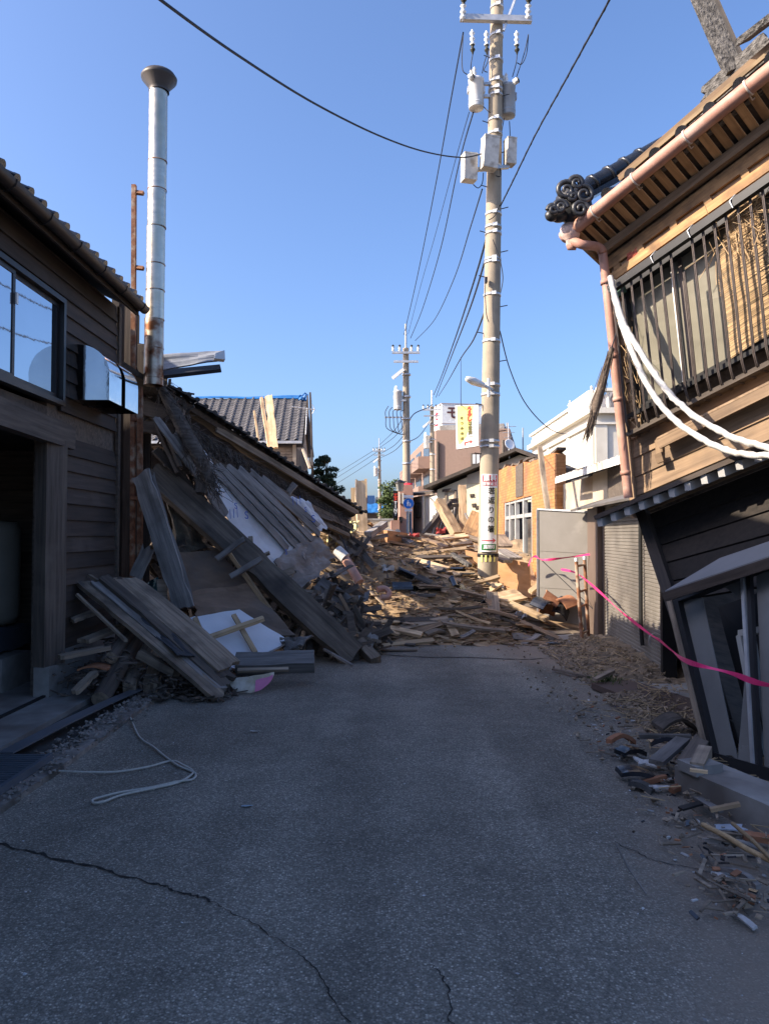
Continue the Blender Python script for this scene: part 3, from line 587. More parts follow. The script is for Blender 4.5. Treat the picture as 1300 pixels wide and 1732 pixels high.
# straw underlay hanging out below the eave
m = MB()
for k in range(2600):
    f = R.random() ** 0.9; c = P(300 + 290 * f, 712 + 170 * f + R.uniform(-8, 18), 9.75 + 3.0 * f - 0.02)
    L = R.uniform(0.05, 0.22); d_ = V((R.gauss(0.1, 0.5), R.gauss(-0.1, 0.3), R.gauss(-1, 0.35))).normalized() if R.random() < 0.75 else (ad + V((R.gauss(0, .3), R.gauss(0, .3), R.gauss(0, .3)))).normalized()
    m.beam(c, c + d_ * L, R.uniform(0.004, 0.010), 0.004)
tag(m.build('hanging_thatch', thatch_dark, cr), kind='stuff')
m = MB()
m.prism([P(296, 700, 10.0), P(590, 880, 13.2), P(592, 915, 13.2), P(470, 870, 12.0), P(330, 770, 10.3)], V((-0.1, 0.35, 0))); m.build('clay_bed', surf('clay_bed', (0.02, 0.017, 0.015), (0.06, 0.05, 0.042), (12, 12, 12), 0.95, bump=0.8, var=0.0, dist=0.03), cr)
TH('crossing_batten', (500, 818, 11.6), (486, 836, 11.55), 0.10, 0.04, wood_grey, 'short grey batten stub nailed across the fallen eave', 'batten', up=(0, -1, 0.2))
# fallen wall: boards over house wrap
Yw = lambda px, py: 9.3 + 0.0082 * (px - 255) - 0.0022 * (py - 760)
W = lambda px, py, d=0.0: P(px, py, Yw(px, py) + d)
fw = thing('fallen_wall', W(450, 880), 'fallen timber wall with grey boards over white house wrap', 'wall')
wn = (W(560, 850) - W(260, 690)).cross(W(440, 960) - W(260, 690)).normalized()
if wn.y > 0: wn = -wn
def poly_sheet(name, pts, mat, par, d=0.0, t_=0.01, n=10):
    """bilinear sheet through 4 photo corners with ripples"""
    c = [W(px, py, d) for px, py in pts]
    m = MB(); s0 = R.uniform(0, 99)
    m.sheet(lambda u, v: (c[0].lerp(c[1], u)).lerp(c[3].lerp(c[2], u), v) + wn * 0.035 * noise.noise(V((u * 4 + s0, v * 4, 1))) + (c[1] - c[0]).normalized() * 0.03 * noise.noise(V((s0, v * 6, 3))) + (c[3] - c[0]).normalized() * 0.05 * noise.noise(V((s0, u * 6, 7))), n, n, wn, t_)
    return m.build(name, mat, par)
poly_sheet('house_wrap', [(296, 735), (330, 740), (372, 800), (340, 812)], house_wrap, fw, 0.05)
poly_sheet('house_wrap', [(318, 782), (420, 800), (530, 915), (448, 968)], house_wrap, fw, 0.03)
poly_sheet('house_wrap', [(478, 838), (520, 846), (554, 892), (524, 904)], house_wrap, fw, 0.02)
poly_sheet('sheathing_panel', [(497, 928), (536, 903), (566, 942), (532, 962)], sheathing, fw, -0.01, 0.02)
poly_sheet('sheathing_panel', [(462, 950), (515, 912), (560, 952), (506, 1003)], sheathing, fw, -0.02, 0.02)
for a, b, w_ in (((350, 783), (488, 930), .088), ((366, 785), (503, 926), .092), ((384, 787), (517, 921), .092), ((402, 790), (530, 914), .09), ((422, 796), (541, 905), .085), ((442, 806), (540, 890), .07)):
    plank('wall_board', W(*a, -0.02), W(*b, -0.02), w_ * 1.15, 0.022, wood_grey, fw, up=wn, jag=0.03, bow=0.02, hero=True)
for a, b, w_ in (((292, 730), (380, 872), .17), ((262, 705), (332, 800), .12)):
    plank('wall_board', W(*a, -0.06), W(*b, -0.06), w_, 0.025, wood_grey, fw, up=wn, jag=0.05, hero=True)
# blue printing on the wrap (only the S and thin lines can be made out)
def on_wall(px, py, d, rot):
    o = W(px, py, d); x = (W(px + 30, py + 33, d) - o).normalized(); y = wn.cross(x); 
    m_ = Matrix((x, y, wn)).transposed().to_4x4(); m_.translation = o; return m_ @ Matrix.Rotation(rot, 4, 'Z')
tx = MB()
for px, py, s_ in ((417, 872, .22), (399, 856, .17), (530, 878, .24), (517, 862, .15), (484, 934, .16)):
    text_mb('S', s_ * 0.7, on_wall(px, py, -0.09, 0.75), tx, ext=0.001)
for px, py in ((402, 872), (508, 850)):
    for k in range(3):
        mm = on_wall(px - 6 * k, py - 4 + k, -0.08, 0.75); tx.add([mm @ V(q) for q in ((-.01, -.06, 0), (0, -.06, 0), (0, .07, 0), (-.01, .07, 0))], [(0, 1, 2, 3)])
tx.build('blue_print', print_blue, fw)
# big leaning beams and boards
TH('fallen_beam', (256, 795, 9.9), (600, 1112, 9.35), 0.36, 0.14, wood_beam, 'longest thick weathered beam sloping from flue to street', 'beam', up=(0.5, -0.8, 0.25), bow=0.03, segs=5, jag=0.05)
TH('dark_beam', (262, 790, 10.1), (590, 1085, 9.75), 0.12, 0.1, wood_dark, 'dark slim timber lying along behind the longest weathered beam', 'beam', up=(0.5, -0.8, 0.25))
TH('pale_batten', (388, 935, 9.5), (478, 1062, 9.3), 0.05, 0.05, wood_tan, 'pale narrow batten under the lower edge of the long beam', 'batten')
TH('white_crosspiece', (366, 946, 9.3), (414, 911, 9.4), 0.07, 0.06, wood_grey, 'upper of two pale sticks across the long beam', 'stick', up=(0.3, -0.8, 0.4))
TH('white_crosspiece', (390, 976, 9.2), (443, 945, 9.3), 0.07, 0.06, wood_grey, 'lower of two pale sticks across the long beam', 'stick', up=(0.3, -0.8, 0.4))
TH('leaning_board', (238, 800, 9.15), (312, 1030, 8.8), 0.26, 0.04, wood_grey, 'wide grey board leaning steeply beside the rusty ladder frame', 'board', up=(-0.2, -1, 0.1), jag=0.04)
TH('leaning_board', (252, 800, 9.3), (322, 1020, 8.95), 0.12, 0.05, wood_grey, 'slim grey board leaning behind the wide steep board', 'board', up=(0.4, -1, 0.1), jag=0.06)
TH('split_board', (252, 925, 9.2), (226, 985, 9.1), 0.16, 0.04, wood_grey, 'short splintered board leaning at the foot of the ladder frame', 'board', up=(0.2, -1, 0.1), jag=0.08)
TH('leaning_post', (262, 760, 9.8), (345, 850, 10.1), 0.14, 0.1, wood_dark, 'dark post slanting under the upper end of the fallen wall', 'post')
TH('stub_post', (345, 790, 9.7), (340, 835, 9.6), 0.13, 0.1, wood_dark, 'short upright stub post standing on the fallen wall', 'post', up=(0, -1, 0))
TH('broken_rafter', (240, 690, 9.9), (310, 705, 9.8), 0.2, 0.08, wood_dark, 'dark rafter end jutting below the foot of the flue', 'rafter', up=(0, -1, 0.1))
TH('broken_rafter', (242, 722, 9.9), (300, 728, 9.85), 0.18, 0.08, wood_dark, 'lower dark rafter end between ladder frame and thatch roll', 'rafter', up=(0, -1, 0.1))
for a, b, lab in (((268, 650, 9.8), (318, 760, 9.6), 'thin dark lath beside the upper roll of thatch'), ((276, 720, 9.7), (305, 790, 9.6), 'dark lath hanging below the thatch roll'), ((262, 715, 9.75), (300, 800, 9.7), 'dark strut propped behind the hanging laths')):
    TH('lath', a, b, 0.06, 0.04, wood_dark, lab, 'lath')
# roll of thatch / straw rope
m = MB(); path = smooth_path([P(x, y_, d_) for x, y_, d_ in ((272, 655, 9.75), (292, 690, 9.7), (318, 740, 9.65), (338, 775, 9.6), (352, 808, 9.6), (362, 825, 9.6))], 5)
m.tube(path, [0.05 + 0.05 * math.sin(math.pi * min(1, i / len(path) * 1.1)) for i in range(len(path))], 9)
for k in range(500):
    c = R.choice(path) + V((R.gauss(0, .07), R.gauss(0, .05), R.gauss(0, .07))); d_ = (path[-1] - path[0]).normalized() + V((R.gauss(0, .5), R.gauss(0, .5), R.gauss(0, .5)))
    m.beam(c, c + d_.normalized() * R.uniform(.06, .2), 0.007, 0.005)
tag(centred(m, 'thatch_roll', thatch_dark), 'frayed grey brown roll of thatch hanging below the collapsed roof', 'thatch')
# plywood inside, clay wall remnant
def slab(name, pts, mat, label, cat, t_=0.03, rip=0.0, n=8, nrm=None, jagged=0.0):
    c = [P(*p) for p in pts]; nn = nrm or (c[1] - c[0]).cross(c[3] - c[0]).normalized()
    nn = V(nn)
    if nn.dot(V((0, 0, CAMZ)) - c[0]) < 0: nn = -nn
    s0 = R.uniform(0, 99); m = MB()
    def fn(u, v):
        p = (c[0].lerp(c[1], u)).lerp(c[3].lerp(c[2], u), v) + nn * rip * noise.noise(V((u * 3 + s0, v * 3, 1)))
        if jagged:
            e = max(abs(u - .5), abs(v - .5)) * 2
            if e > 0.99: p += (c[2] - p).normalized() * jagged * abs(noise.noise(V((u * 9 + s0, v * 9, 5))))
        return p
    m.sheet(fn, n, n, nn, t_); o = centred(m, name, mat); return tag(o, label, cat)
slab('plywood_sheet', [(295, 935, 9.6), (370, 930, 9.9), (440, 1010, 9.7), (318, 1030, 9.3)], plywood, 'upper dark brown plywood sheet under the long beam', 'plywood', 0.02, 0.04)
slab('plywood_sheet', [(320, 1000, 9.25), (420, 985, 9.45), (500, 1075, 9.2), (335, 1060, 8.9)], plywood, 'lower brown plywood sheet with swirling grain behind the white panel', 'plywood', 0.02, 0.05, jagged=0.1)
slab('clay_wall_piece', [(278, 830, 9.9), (318, 880, 10.0), (352, 925, 9.9), (300, 940, 9.8)], surf('clay_wall', (0.12, 0.10, 0.075), (0.24, 0.205, 0.15), (9, 9, 9), 0.95, bump=0.6, var=0, dirt=(0.05, 0.045, 0.04), dsc=3), 'ragged clay wall fragment with straw in the dark hollow', 'clay wall', 0.05, 0.12, jagged=0.15)
slab('dark_wall_panel', [(246, 745, 10.15), (330, 830, 10.6), (300, 900, 10.4), (246, 880, 10.15)], plywood, 'dim brown wall board behind the leaning boards', 'board', 0.03, 0.02)
MB().box((-6.2, 10.6, 0.0), (-2.6, 10.7, 2.3)).build('inner_wall', wood_black, None); tag(bpy.data.objects['inner_wall'], 'dark inner wall left standing deep inside the collapsed house', 'wall')
slab('teal_bag', [(250, 985, 9.25), (268, 975, 9.3), (272, 1015, 9.2), (245, 1012, 9.2)], flat('teal', (0.02, 0.07, 0.075), 0.6), 'dark teal bag half hidden behind the plank stack', 'bag', 0.06, 0.1)
slab('cardboard_piece', [(265, 980, 9.0), (281, 980, 9.0), (284, 1022, 8.9), (268, 1024, 8.9)], wood_old, 'small brown board standing beside the teal bag', 'board', 0.02)
# white panels with battens
wp = slab('white_board', [(322, 1045, 8.75), (405, 1030, 8.95), (490, 1085, 8.7), (395, 1130, 8.2)], white_board, 'large white panel with wooden battens lying before the brown plywood', 'panel', 0.03, 0.02, n=14)
slab('white_board', [(305, 1050, 8.7), (330, 1042, 8.75), (402, 1128, 8.15), (388, 1132, 8.1)], white_board, 'narrow white panel strip left of the large battened panel', 'panel', 0.02, 0.02)
TH('panel_batten', (341, 1083, 8.42), (446, 1046, 8.62), 0.06, 0.045, wood_tan, 'long pale batten lying across the large white panel', 'batten', up=(0, -0.6, 1))
TH('panel_batten', (395, 1040, 8.72), (432, 1104, 8.35), 0.055, 0.03, wood_tan, 'short brown batten down the middle of the white panel', 'batten', up=(0, -0.5, 1))
TH('panel_batten', (330, 1045, 8.62), (347, 1085, 8.42), 0.055, 0.03, wood_tan, 'brown batten at the left edge of the white panel', 'batten', up=(0, -0.5, 1))
TH('squared_timber', (398, 1124, 7.95), (532, 1118, 8.0), 0.22, 0.14, wood_grey, 'thick grey squared timber lying on the road below the white panel', 'timber', up=(0, -0.6, 1))
TH('thin_board', (402, 1134, 7.75), (488, 1132, 7.8), 0.05, 0.03, wood_old, 'thin board against the front of the grey squared timber', 'board', up=(0, -0.5, 1))
slab('torn_grey_sheet', [(472, 1078, 8.7), (530, 1074, 8.75), (510, 1090, 8.45), (480, 1100, 8.4)], wood_grey, 'torn grey wooden sheet beside the rounded end of white panel', 'sheet', 0.02, 0.08, jagged=0.1)
TH('block_end', (530, 1035, 10.2), (556, 1012, 10.35), 0.2, 0.1, wood_old, 'white stained timber block lying across the top of long beam', 'timber', up=(0, -0.8, 0.5))
TH('thick_plank', (530, 990, 10.8), (580, 1030, 10.3), 0.42, 0.05, wood_grey, 'wide grey plank below the torn sheathing', 'plank', up=(-0.1, -1, 0.4), jag=0.06)
TH('end_post', (588, 1068, 9.9), (636, 1118, 9.3), 0.15, 0.11, wood_old, 'square timber with its sawn end on the road beside rubble', 'timber', up=(0, -0.6, 1))
TH('thin_pole', (548, 1098, 9.3), (596, 1126, 8.85), 0.03, 0.03, wood_grey, 'thin pale pole lying by the foot of the long beam', 'pole')
slab('white_bag', [(602, 1052, 10.1), (618, 1062, 10.0), (640, 1082, 9.7), (625, 1082, 9.7)], shard_white, 'crumpled white bag beside the square timber end', 'bag', 0.05, 0.12, n=8)
# sheet metal flashings at the flue foot
slab('roof_flashing', [(262, 600, 9.8), (378, 592, 9.9), (379, 606, 9.8), (262, 628, 9.7)], flat('zinc', (0.26, 0.28, 0.32), 0.5, 0.2), 'upper grey roof flashing jutting out right of the flue', 'flashing', 0.03, 0.03)
slab('roof_flashing', [(365, 597, 9.75), (380, 592, 9.85), (381, 608, 9.8), (363, 606, 9.7)], white_metal, 'pale bent cap at the end of the upper grey flashing', 'flashing', 0.06)
slab('roof_flashing', [(266, 626, 9.8), (372, 616, 9.9), (374, 624, 9.8), (268, 636, 9.65)], flat('zinc_dark', (0.04, 0.042, 0.048), 0.5, 0.2), 'lower dark flashing jutting out right of the flue', 'flashing', 0.05)
# pink and white tub piece
m = MB(); c0 = G(424, 1172)
def tub(u, v, d=0.0):
    q = 2 * u - 1; h = math.sqrt(max(0, 1 - q * q * .98)); return c0 + V((.23 * q, .05 * q * q - .07 * h * v - d, .015 + .155 * (1 - h * v) + .03 * q + .01 * noise.noise(V((u * 6, v * 6, 2)))))
m.sheet(tub, 16, 6, (0, -1, 0.4), 0.010); tb = tag(centred(m, 'torn_tub', surf('tub', (0.42, 0.36, 0.26), (0.62, 0.58, 0.50), (6, 6, 6), 0.6, var=0, lo=.4, hi=.6)), 'curved torn piece of pale tub on the road below the planks', 'tub piece')
m = MB(); m.sheet(lambda u, v: tub(.62 + .36 * u, .25 + .75 * v, .014), 8, 4, (0, -1, 0.4), 0.006); tag(centred(m, 'pink_scrap', cloth_pink), 'pink scrap leaning on the curved pale tub piece', 'scrap')
# ---------------------------------------------------------------- stack of planks in front of the wooden house
st = [((140, 985, 7.95), (372, 1180, 7.18), .16, wood_old, 'lowest long plank of the leaning stack, its pale edge in front'),
      ((160, 985, 8.0), (378, 1170, 7.3), .12, wood_grey, 'second plank of the leaning stack, above the pale front edge'),
      ((172, 975, 8.1), (386, 1165, 7.38), .14, wood_dark, 'dark cracked plank in the middle of the leaning stack'),
      ((190, 978, 8.2), (388, 1150, 7.5), .16, wood_dark, 'black stained plank near the top of the leaning stack'),
      ((206, 978, 8.3), (388, 1130, 7.65), .34, wood_old, 'widest brown plank at the back of the leaning stack')]
for k, (a, b, w_, mt, lab) in enumerate(st):
    TH('stacked_plank', a, b, w_ * 1.15, 0.045, mt, lab, 'plank', 'planks leaning in a stack', up=(0.55, -0.35, 0.9), jag=0.06, bow=0.02 * R.uniform(-1, 1), segs=5)
slab('tar_paper', [(215, 1040, 7.78), (262, 1042, 7.88), (330, 1110, 7.5), (300, 1108, 7.38)], surf('tarp', (0.03, 0.03, 0.034), (0.06, 0.06, 0.066), (6, 6, 6), 0.8, bump=0.3, var=0), 'torn black tar paper lying on the leaning plank stack', 'tar paper', 0.012, 0.05, jagged=0.12)
for a, b, lab in (((120, 975, 8.0), (160, 1005, 7.9), 'thin splinter sticking out above the upper end of the stack'), ((150, 972, 8.15), (185, 995, 8.05), 'second splinter poking up from the plank stack'), ((130, 1005, 7.8), (215, 1085, 7.5), 'rotten lath under the front edge of the plank stack')):
    TH('splinter', a, b, 0.035, 0.025, wood_old, lab, 'splinter', jag=0.03)
# logs and beams under the stack
def log(pa, pb, r, lab, n=14):
    a, b = P(*pa), P(*pb); m = MB(); m.tube([a, a.lerp(b, .5) + V((0, 0, .01)), b], r, n); M_ = frame(a, b); mb = m
    inv = M_.inverted(); mb.v = [tuple(inv @ V(p)) for p in mb.v]
    o = bpy.data.objects.new('log', mb.mesh('log', [wood_dark, wood_old])); 
    for pl in o.data.polygons:
        if len(pl.vertices) > 4: pl.material_index = 1
    link(o, M_); return tag(o, lab, 'log', 'logs under the plank stack')
log((170, 1184, 6.95), (232, 1080, 8.0), 0.085, 'thick round log with its cut end nearest the drain')
log((188, 1113, 7.35), (225, 1065, 8.0), 0.065, 'short round log resting above the thick log')
for a, b, w_, lab in (((219, 1165, 7.35), (240, 1095, 8.2), .13, 'squared beam end between thick log and the road'), ((253, 1165, 7.4), (272, 1105, 8.2), .14, 'squared beam end nearest the road under the stack'), ((232, 1130, 7.7), (262, 1080, 8.4), .12, 'squared beam lying on top under the leaning stack'), ((140, 1085, 7.5), (205, 1060, 8.0), .16, 'broken wide board deep in the wood pile by the wall'), ((100, 1112, 7.0), (185, 1095, 7.4), .12, 'splintered old timber pointing at the concrete footing'), ((125, 1172, 6.9), (165, 1135, 7.2), .09, 'small broken board standing at the edge of the drain'), ((235, 1105, 7.5), (300, 1140, 7.4), .10, 'thin warped board over the squared beam ends'), ((280, 1120, 7.8), (360, 1160, 7.5), .14, 'dark timber in the gap under the leaning stack'), ((120, 1050, 7.7), (160, 1035, 7.9), .16, 'bent grey board against the siding under the stack')):
    TH('pile_timber', a, b, w_, w_ * 0.8 if 'beam' in lab else 0.04, wood_dark if 'dark' in lab else wood_old, lab, 'timber', 'timbers in the pile under the stack', jag=0.03)
m = MB(); tile_c = P(155, 1135, 7.2)
m.sheet(lambda u, v: tile_c + V((0.14 * (u - .5) * 2, 0.2 * v, 0.05 * math.cos((u - .5) * 2.5))), 8, 2, (0, 0, 1), 0.018); tag(centred(m, 'broken_tile', tile_clay), 'curved broken clay tile in the pile beside the footing', 'tile')
# heap of crumbs under the pile and the fallen house
m = MB()
for k in range(900):
    x, y_ = R.uniform(-3.2, -1.5), R.uniform(7.1, 9.0); hz = 0.5 * max(0, min(1, (-1.6 - x) / 1.2)) * R.random() ** 2
    L = R.uniform(.03, .18); a = R.uniform(0, 6.28); c = V((x, y_, 0.01 + hz)); m.beam(c, c + V((math.cos(a) * L, math.sin(a) * L, R.uniform(-.03, .06))), R.uniform(.008, .04), R.uniform(.005, .02))
tag(m.build('pile_crumbs', wood_dark), 'scraps and splinters under the plank stack', 'scraps', kind='stuff')

# debris filling the hollow under the fallen wall: boards, laths and clay, too many to count
for nm, mt, N, lab in (('hollow_laths', wood_dark, 420, 'dark laths and boards jammed under the fallen wall'), ('hollow_boards', wood_old, 260, 'weathered broken boards jammed under the fallen wall'), ('hollow_clay', clay_crumb, 160, 'crumbled clay wall under the fallen wall')):
    m = MB()
    for k in range(N):
        f = R.random(); px = 250 + 340 * f + R.gauss(0, 18); top = 800 + 230 * f; py = R.uniform(top + 40, 1010 + 100 * f); Y = 10.5 - .9 * f + R.uniform(-.1, .5)
        c = P(px, py, Y)
        if c.z < .03: c.z = R.uniform(.02, .25)
        if nm == 'hollow_clay': m.rock(c, R.uniform(.02, .07)); continue
        d = V((R.gauss(.5, .6), R.gauss(-.3, .5), R.gauss(-.35, .45))).normalized() * R.uniform(.08, .40)
        m.beam(c - d, c + d, R.uniform(.015, .10), R.uniform(.01, .035), (R.gauss(0, .4), -1, R.gauss(.4, .4)))
    tag(m.build(nm, mt), lab, kind='stuff')
m = MB()
for k in range(130):
    f = R.random(); c = P(545 + 85 * f + R.gauss(0, 14), 985 + 110 * f + R.gauss(0, 16), 10.9 - 1.1 * f + R.uniform(-.1, .3)); c.z = max(c.z, .02)
    if R.random() < .4: m.rock(c, R.uniform(.01, .035)); continue
    d = V((R.gauss(.3, .6), R.gauss(-.4, .5), R.gauss(-.3, .5))).normalized() * R.uniform(.06, .30); m.beam(c - d, c + d, R.uniform(.012, .09), R.uniform(.008, .025), (R.gauss(0, .5), -1, .5))
tag(m.build('foot_splinters', wood_dark), 'splinters and crumbs at the foot of the fallen wall', kind='stuff')
m = MB()
for k in range(260):
    f = R.random(); c = P(262 + 60 * f + R.gauss(0, 10), 660 + 130 * f + R.gauss(0, 20), 9.95 + R.uniform(0, .4)); d = V((R.gauss(.3, .3), R.gauss(0, .3), R.gauss(-.8, .4))).normalized() * R.uniform(.08, .4); m.beam(c - d, c + d, R.uniform(.01, .05), .015, (0, -1, .2))
tag(m.build('torn_laths', wood_dark), 'torn laths and strips hanging under the upper roof end', kind='stuff')
# ---------------------------------------------------------------- rubble heap across the street
def sstep(a, b, x):
    t = max(0.0, min(1.0, (x - a) / (b - a))); return t * t * (3 - 2 * t)
def hz(x, y, rough=1.0):
    st = 10.75 + 0.35 * noise.noise(V((x * 0.9, 0, 8))) + 0.5 * sstep(1.4, 3.0, x) - 0.9 * sstep(-0.4, -1.6, x)
    f = max(0.0, (y - st) / 5.6); z = 1.42 * (min(1.0, f) ** 0.92)
    z *= 1 - 0.62 * sstep(1.3, 2.9, x) * (1 - sstep(15.5, 19, y))
    z += 0.72 * sstep(0.4, -1.2, x) * sstep(10.3, 12.6, y)
    z += 0.26 * math.exp(-((x + .05) / .95) ** 2 - ((y - 13.9) / 1.5) ** 2)
    z *= 1 - 0.75 * sstep(25, 34, y)
    k = sstep(st - 0.1, st + 0.9, y)
    z += k * rough * (0.15 * noise.noise(V((x * 1.3, y * 1.3, 0))) + 0.09 * noise.noise(V((x * 3.7, y * 3.7, 4))) + 0.045 * noise.noise(V((x * 9, y * 9, 2))))
    return z - 0.06 + 0.06 * k
m = MB(); m.grid(lambda u, v: (-6.5 + 10.6 * u, 9.4 + 21 * v * v * 0.55 + 21 * v * 0.45, hz(-6.5 + 10.6 * u, 9.4 + 21 * v * v * 0.55 + 21 * v * 0.45)), 170, 200)
tag(m.build('rubble_ground', earth), kind='structure')
def surf_n(x, y):
    e = 0.15; return V((hz(x - e, y, .4) - hz(x + e, y, .4), hz(x, y - e, .4) - hz(x, y + e, .4), 2 * e)).normalized()
grp_s = 'timber planks scattered over the sunlit rubble'
grp_d = 'timber planks in the shaded rubble slope'
def rub_plank(x, y, ang, L, w_, t_, mat, sun, lift=0.0, tilt=0.0):
    n_ = surf_n(x, y); d = V((math.cos(ang), math.sin(ang), 0)); d = (d - n_ * d.dot(n_)).normalized(); d = (d + n_ * tilt).normalized()
    c = V((x, y, hz(x, y) + t_ * 0.5 + lift)); up = (n_ + V((R.gauss(0, .25), R.gauss(0, .25), 0))).normalized()
    return plank('broken_plank', c - d * L / 2, c + d * L / 2, w_, t_, mat, None, up, jag=0.06 * min(1, L), bow=R.uniform(-.03, .03), segs=3,
                 label=rub_label(x, y, L, mat, sun), cat='plank', group=grp_s if sun else grp_d)
def rub_label(x, y, L, mat, sun):
    hue = {'wood_tan': 'pale tan', 'wood_brown': 'brown', 'wood_orange': 'orange brown', 'wood_old': 'weathered', 'wood_grey': 'grey', 'wood_dark': 'dark'}[mat.name]
    size = 'short' if L < .65 else 'long' if L > 1.15 else 'medium'
    if sun: where = 'right flank near the grey door' if y < 13.6 else 'sunlit heap top behind the utility pole' if x > 2.1 else ('rear' if y > 16.5 else 'front') + ' of the sunlit heap ' + ('left of utility pole' if x > .7 else 'near the standing planks')
    else: where = 'shaded slope at fallen wall' if x < -.5 else ('foot' if y < 11.8 else 'upper part' if y > 12.9 else 'middle') + ' of the shaded rubble slope' + (', road side' if x < .9 else ', right side')
    return size + ' ' + hue + ' broken plank in the ' + where
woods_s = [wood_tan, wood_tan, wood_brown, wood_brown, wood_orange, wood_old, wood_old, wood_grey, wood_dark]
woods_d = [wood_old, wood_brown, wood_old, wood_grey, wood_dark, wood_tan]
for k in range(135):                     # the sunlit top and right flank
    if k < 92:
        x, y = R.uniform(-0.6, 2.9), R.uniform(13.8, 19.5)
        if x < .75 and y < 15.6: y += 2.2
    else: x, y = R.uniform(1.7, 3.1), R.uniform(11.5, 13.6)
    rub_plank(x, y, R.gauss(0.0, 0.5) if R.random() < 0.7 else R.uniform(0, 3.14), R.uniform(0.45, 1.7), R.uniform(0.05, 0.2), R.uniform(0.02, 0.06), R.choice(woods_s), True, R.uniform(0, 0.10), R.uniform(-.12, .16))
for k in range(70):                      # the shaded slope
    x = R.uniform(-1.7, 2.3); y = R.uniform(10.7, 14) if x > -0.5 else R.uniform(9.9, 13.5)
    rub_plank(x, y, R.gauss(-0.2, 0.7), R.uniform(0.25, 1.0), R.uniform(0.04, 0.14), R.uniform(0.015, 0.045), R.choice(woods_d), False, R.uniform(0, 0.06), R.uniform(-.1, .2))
# uncountable splinters, chips and straw
for nm, N, mat, fx, lab in (('wood_splinters', 1700, wood_brown, lambda: (R.triangular(-1.8, 3.1, 2.4), R.uniform(10.8, 19)), 'splinters and chips over the rubble'),
                            ('straw_litter', 3000, straw, lambda: (R.triangular(-1.6, 3.1, 2.2), R.uniform(10.9, 15.5)), 'straw and lath litter on the rubble'),
                            ('plaster_crumbs', 1300, clay_crumb, lambda: (R.uniform(-2.0, 3.1), R.uniform(10.3, 17)), 'crumbs of clay and plaster in the rubble')):
    m = MB()
    for k in range(N):
        x, y = fx(); zz = hz(x, y); a = R.uniform(0, 6.28) if nm != 'wood_splinters' else R.gauss(0, 0.8)
        if zz < -0.03 and R.random() < 0.6: continue
        zz = max(zz, 0)
        if nm == 'plaster_crumbs': m.rock((x, y, zz + .01), R.uniform(.008, .03)); continue
        elif nm == 'straw_litter': L, w_, t_ = R.uniform(.08, .45), R.uniform(.004, .012), 0.005
        else: L, w_, t_ = R.uniform(.08, .5), R.uniform(.012, .07), R.uniform(.006, .02)
        d = V((math.cos(a) * L, math.sin(a) * L, R.uniform(-.05, .07)))
        c = V((x, y, zz + 0.012)); m.beam(c - d / 2, c + d / 2, w_, t_, (R.gauss(0, .3), R.gauss(0, .3), 1))
    tag(m.build(nm, mat), lab, kind='stuff')
# tiles and dark sheets among the slope
for k in range(26):
    x, y = R.uniform(0.3, 2.0), R.uniform(12.2, 14.2); zz = hz(x, y)
    o = link(bpy.data.objects.new('roof_tile_shard', tm if k % 3 else tile_me), Matrix.Translation((x, y, zz + 0.06)) @ Euler((R.uniform(-.6, .6), R.uniform(-.6, .6), R.uniform(0, 6.28))).to_matrix().to_4x4())
    tag(o, ('small' if k % 3 else 'large') + ' black roof tile in the rubble slope, ' + ('lower' if y < 12.8 else 'upper' if y > 13.6 else 'middle') + ' part, ' + ('left' if x < .85 else 'right' if x > 1.45 else 'centre'), 'roof tile', 'black tiles in the rubble')
# single pieces one can pick out
RP = TH
GS = flat('grey_sheet', (.24, .24, .25), .6); BS = flat('bluish_sheet', (.20, .23, .29), .5); CW = flat('rag_white', (.55, .53, .50), .9); RG = flat('rag_red', (.30, .05, .045), .9)
for k, (px, py, Y, s_, mt, lab) in enumerate(((690, 985, 13.3, 16, GS, 'crumpled grey sheet half way up the shaded slope'), (720, 1000, 13.0, 18, BS, 'bluish crumpled sheet among the dark tiles'), (742, 1010, 12.8, 13, GS, 'small grey sheet right of the bluish sheet'), (655, 960, 13.2, 12, CW, 'white rag on the slope beside the pink pipe'), (700, 905, 16.5, 10, RG, 'red rag on top of the sunlit heap'), (745, 898, 17, 9, RG, 'red rag near the fallen beam end'), (668, 1040, 11.9, 12, CW, 'dirty white rag low on the shaded slope'), (880, 1040, 12.1, 12, GS, 'small grey sheet on the right flank of the rubble'), (610, 1010, 11.0, 14, GS, 'grey torn sheet at the foot of the fallen wall'))):
    slab('torn_sheet', [(px - s_, py - s_ * .3, Y), (px + s_, py - s_ * .45, Y + .1), (px + s_ * .9, py + s_ * .35, Y - .15), (px - s_ * .8, py + s_ * .5, Y - .2)], mt, lab, 'sheet' if 'sheet' in lab else 'rag', .01, .14, jagged=.12)
RP('standing_plank', (613, 918, 14.6), (609, 812, 15.0), 0.21, 0.07, wood_tan, 'tall thick plank standing upright at the rubble edge', 'plank', up=(0.3, -1, 0), jag=0.05)
RP('standing_plank', (603, 900, 15.4), (601, 825, 15.6), 0.2, 0.04, wood_tan, 'wide pale plank upright behind the tall standing plank', 'plank', up=(0, -1, 0))
RP('standing_plank', (619, 890, 15.6), (618, 810, 15.8), 0.06, 0.04, wood_tan, 'thin upright batten right of the tall standing plank', 'plank', up=(0, -1, 0))
RP('fallen_log', (624, 930, 14.0), (603, 893, 14.9), 0.16, 0.12, wood_tan, 'thick sunlit timber slanting at the foot of the standing plank', 'timber')
RP('fallen_log', (622, 905, 14.4), (650, 886, 15.4), 0.16, 0.12, wood_grey, 'grey timber propped beside the standing plank', 'timber')
RP('fallen_log', (618, 912, 15), (655, 905, 15.2), 0.1, 0.08, wood_grey, 'thin grey timber lying below the propped grey one', 'timber')
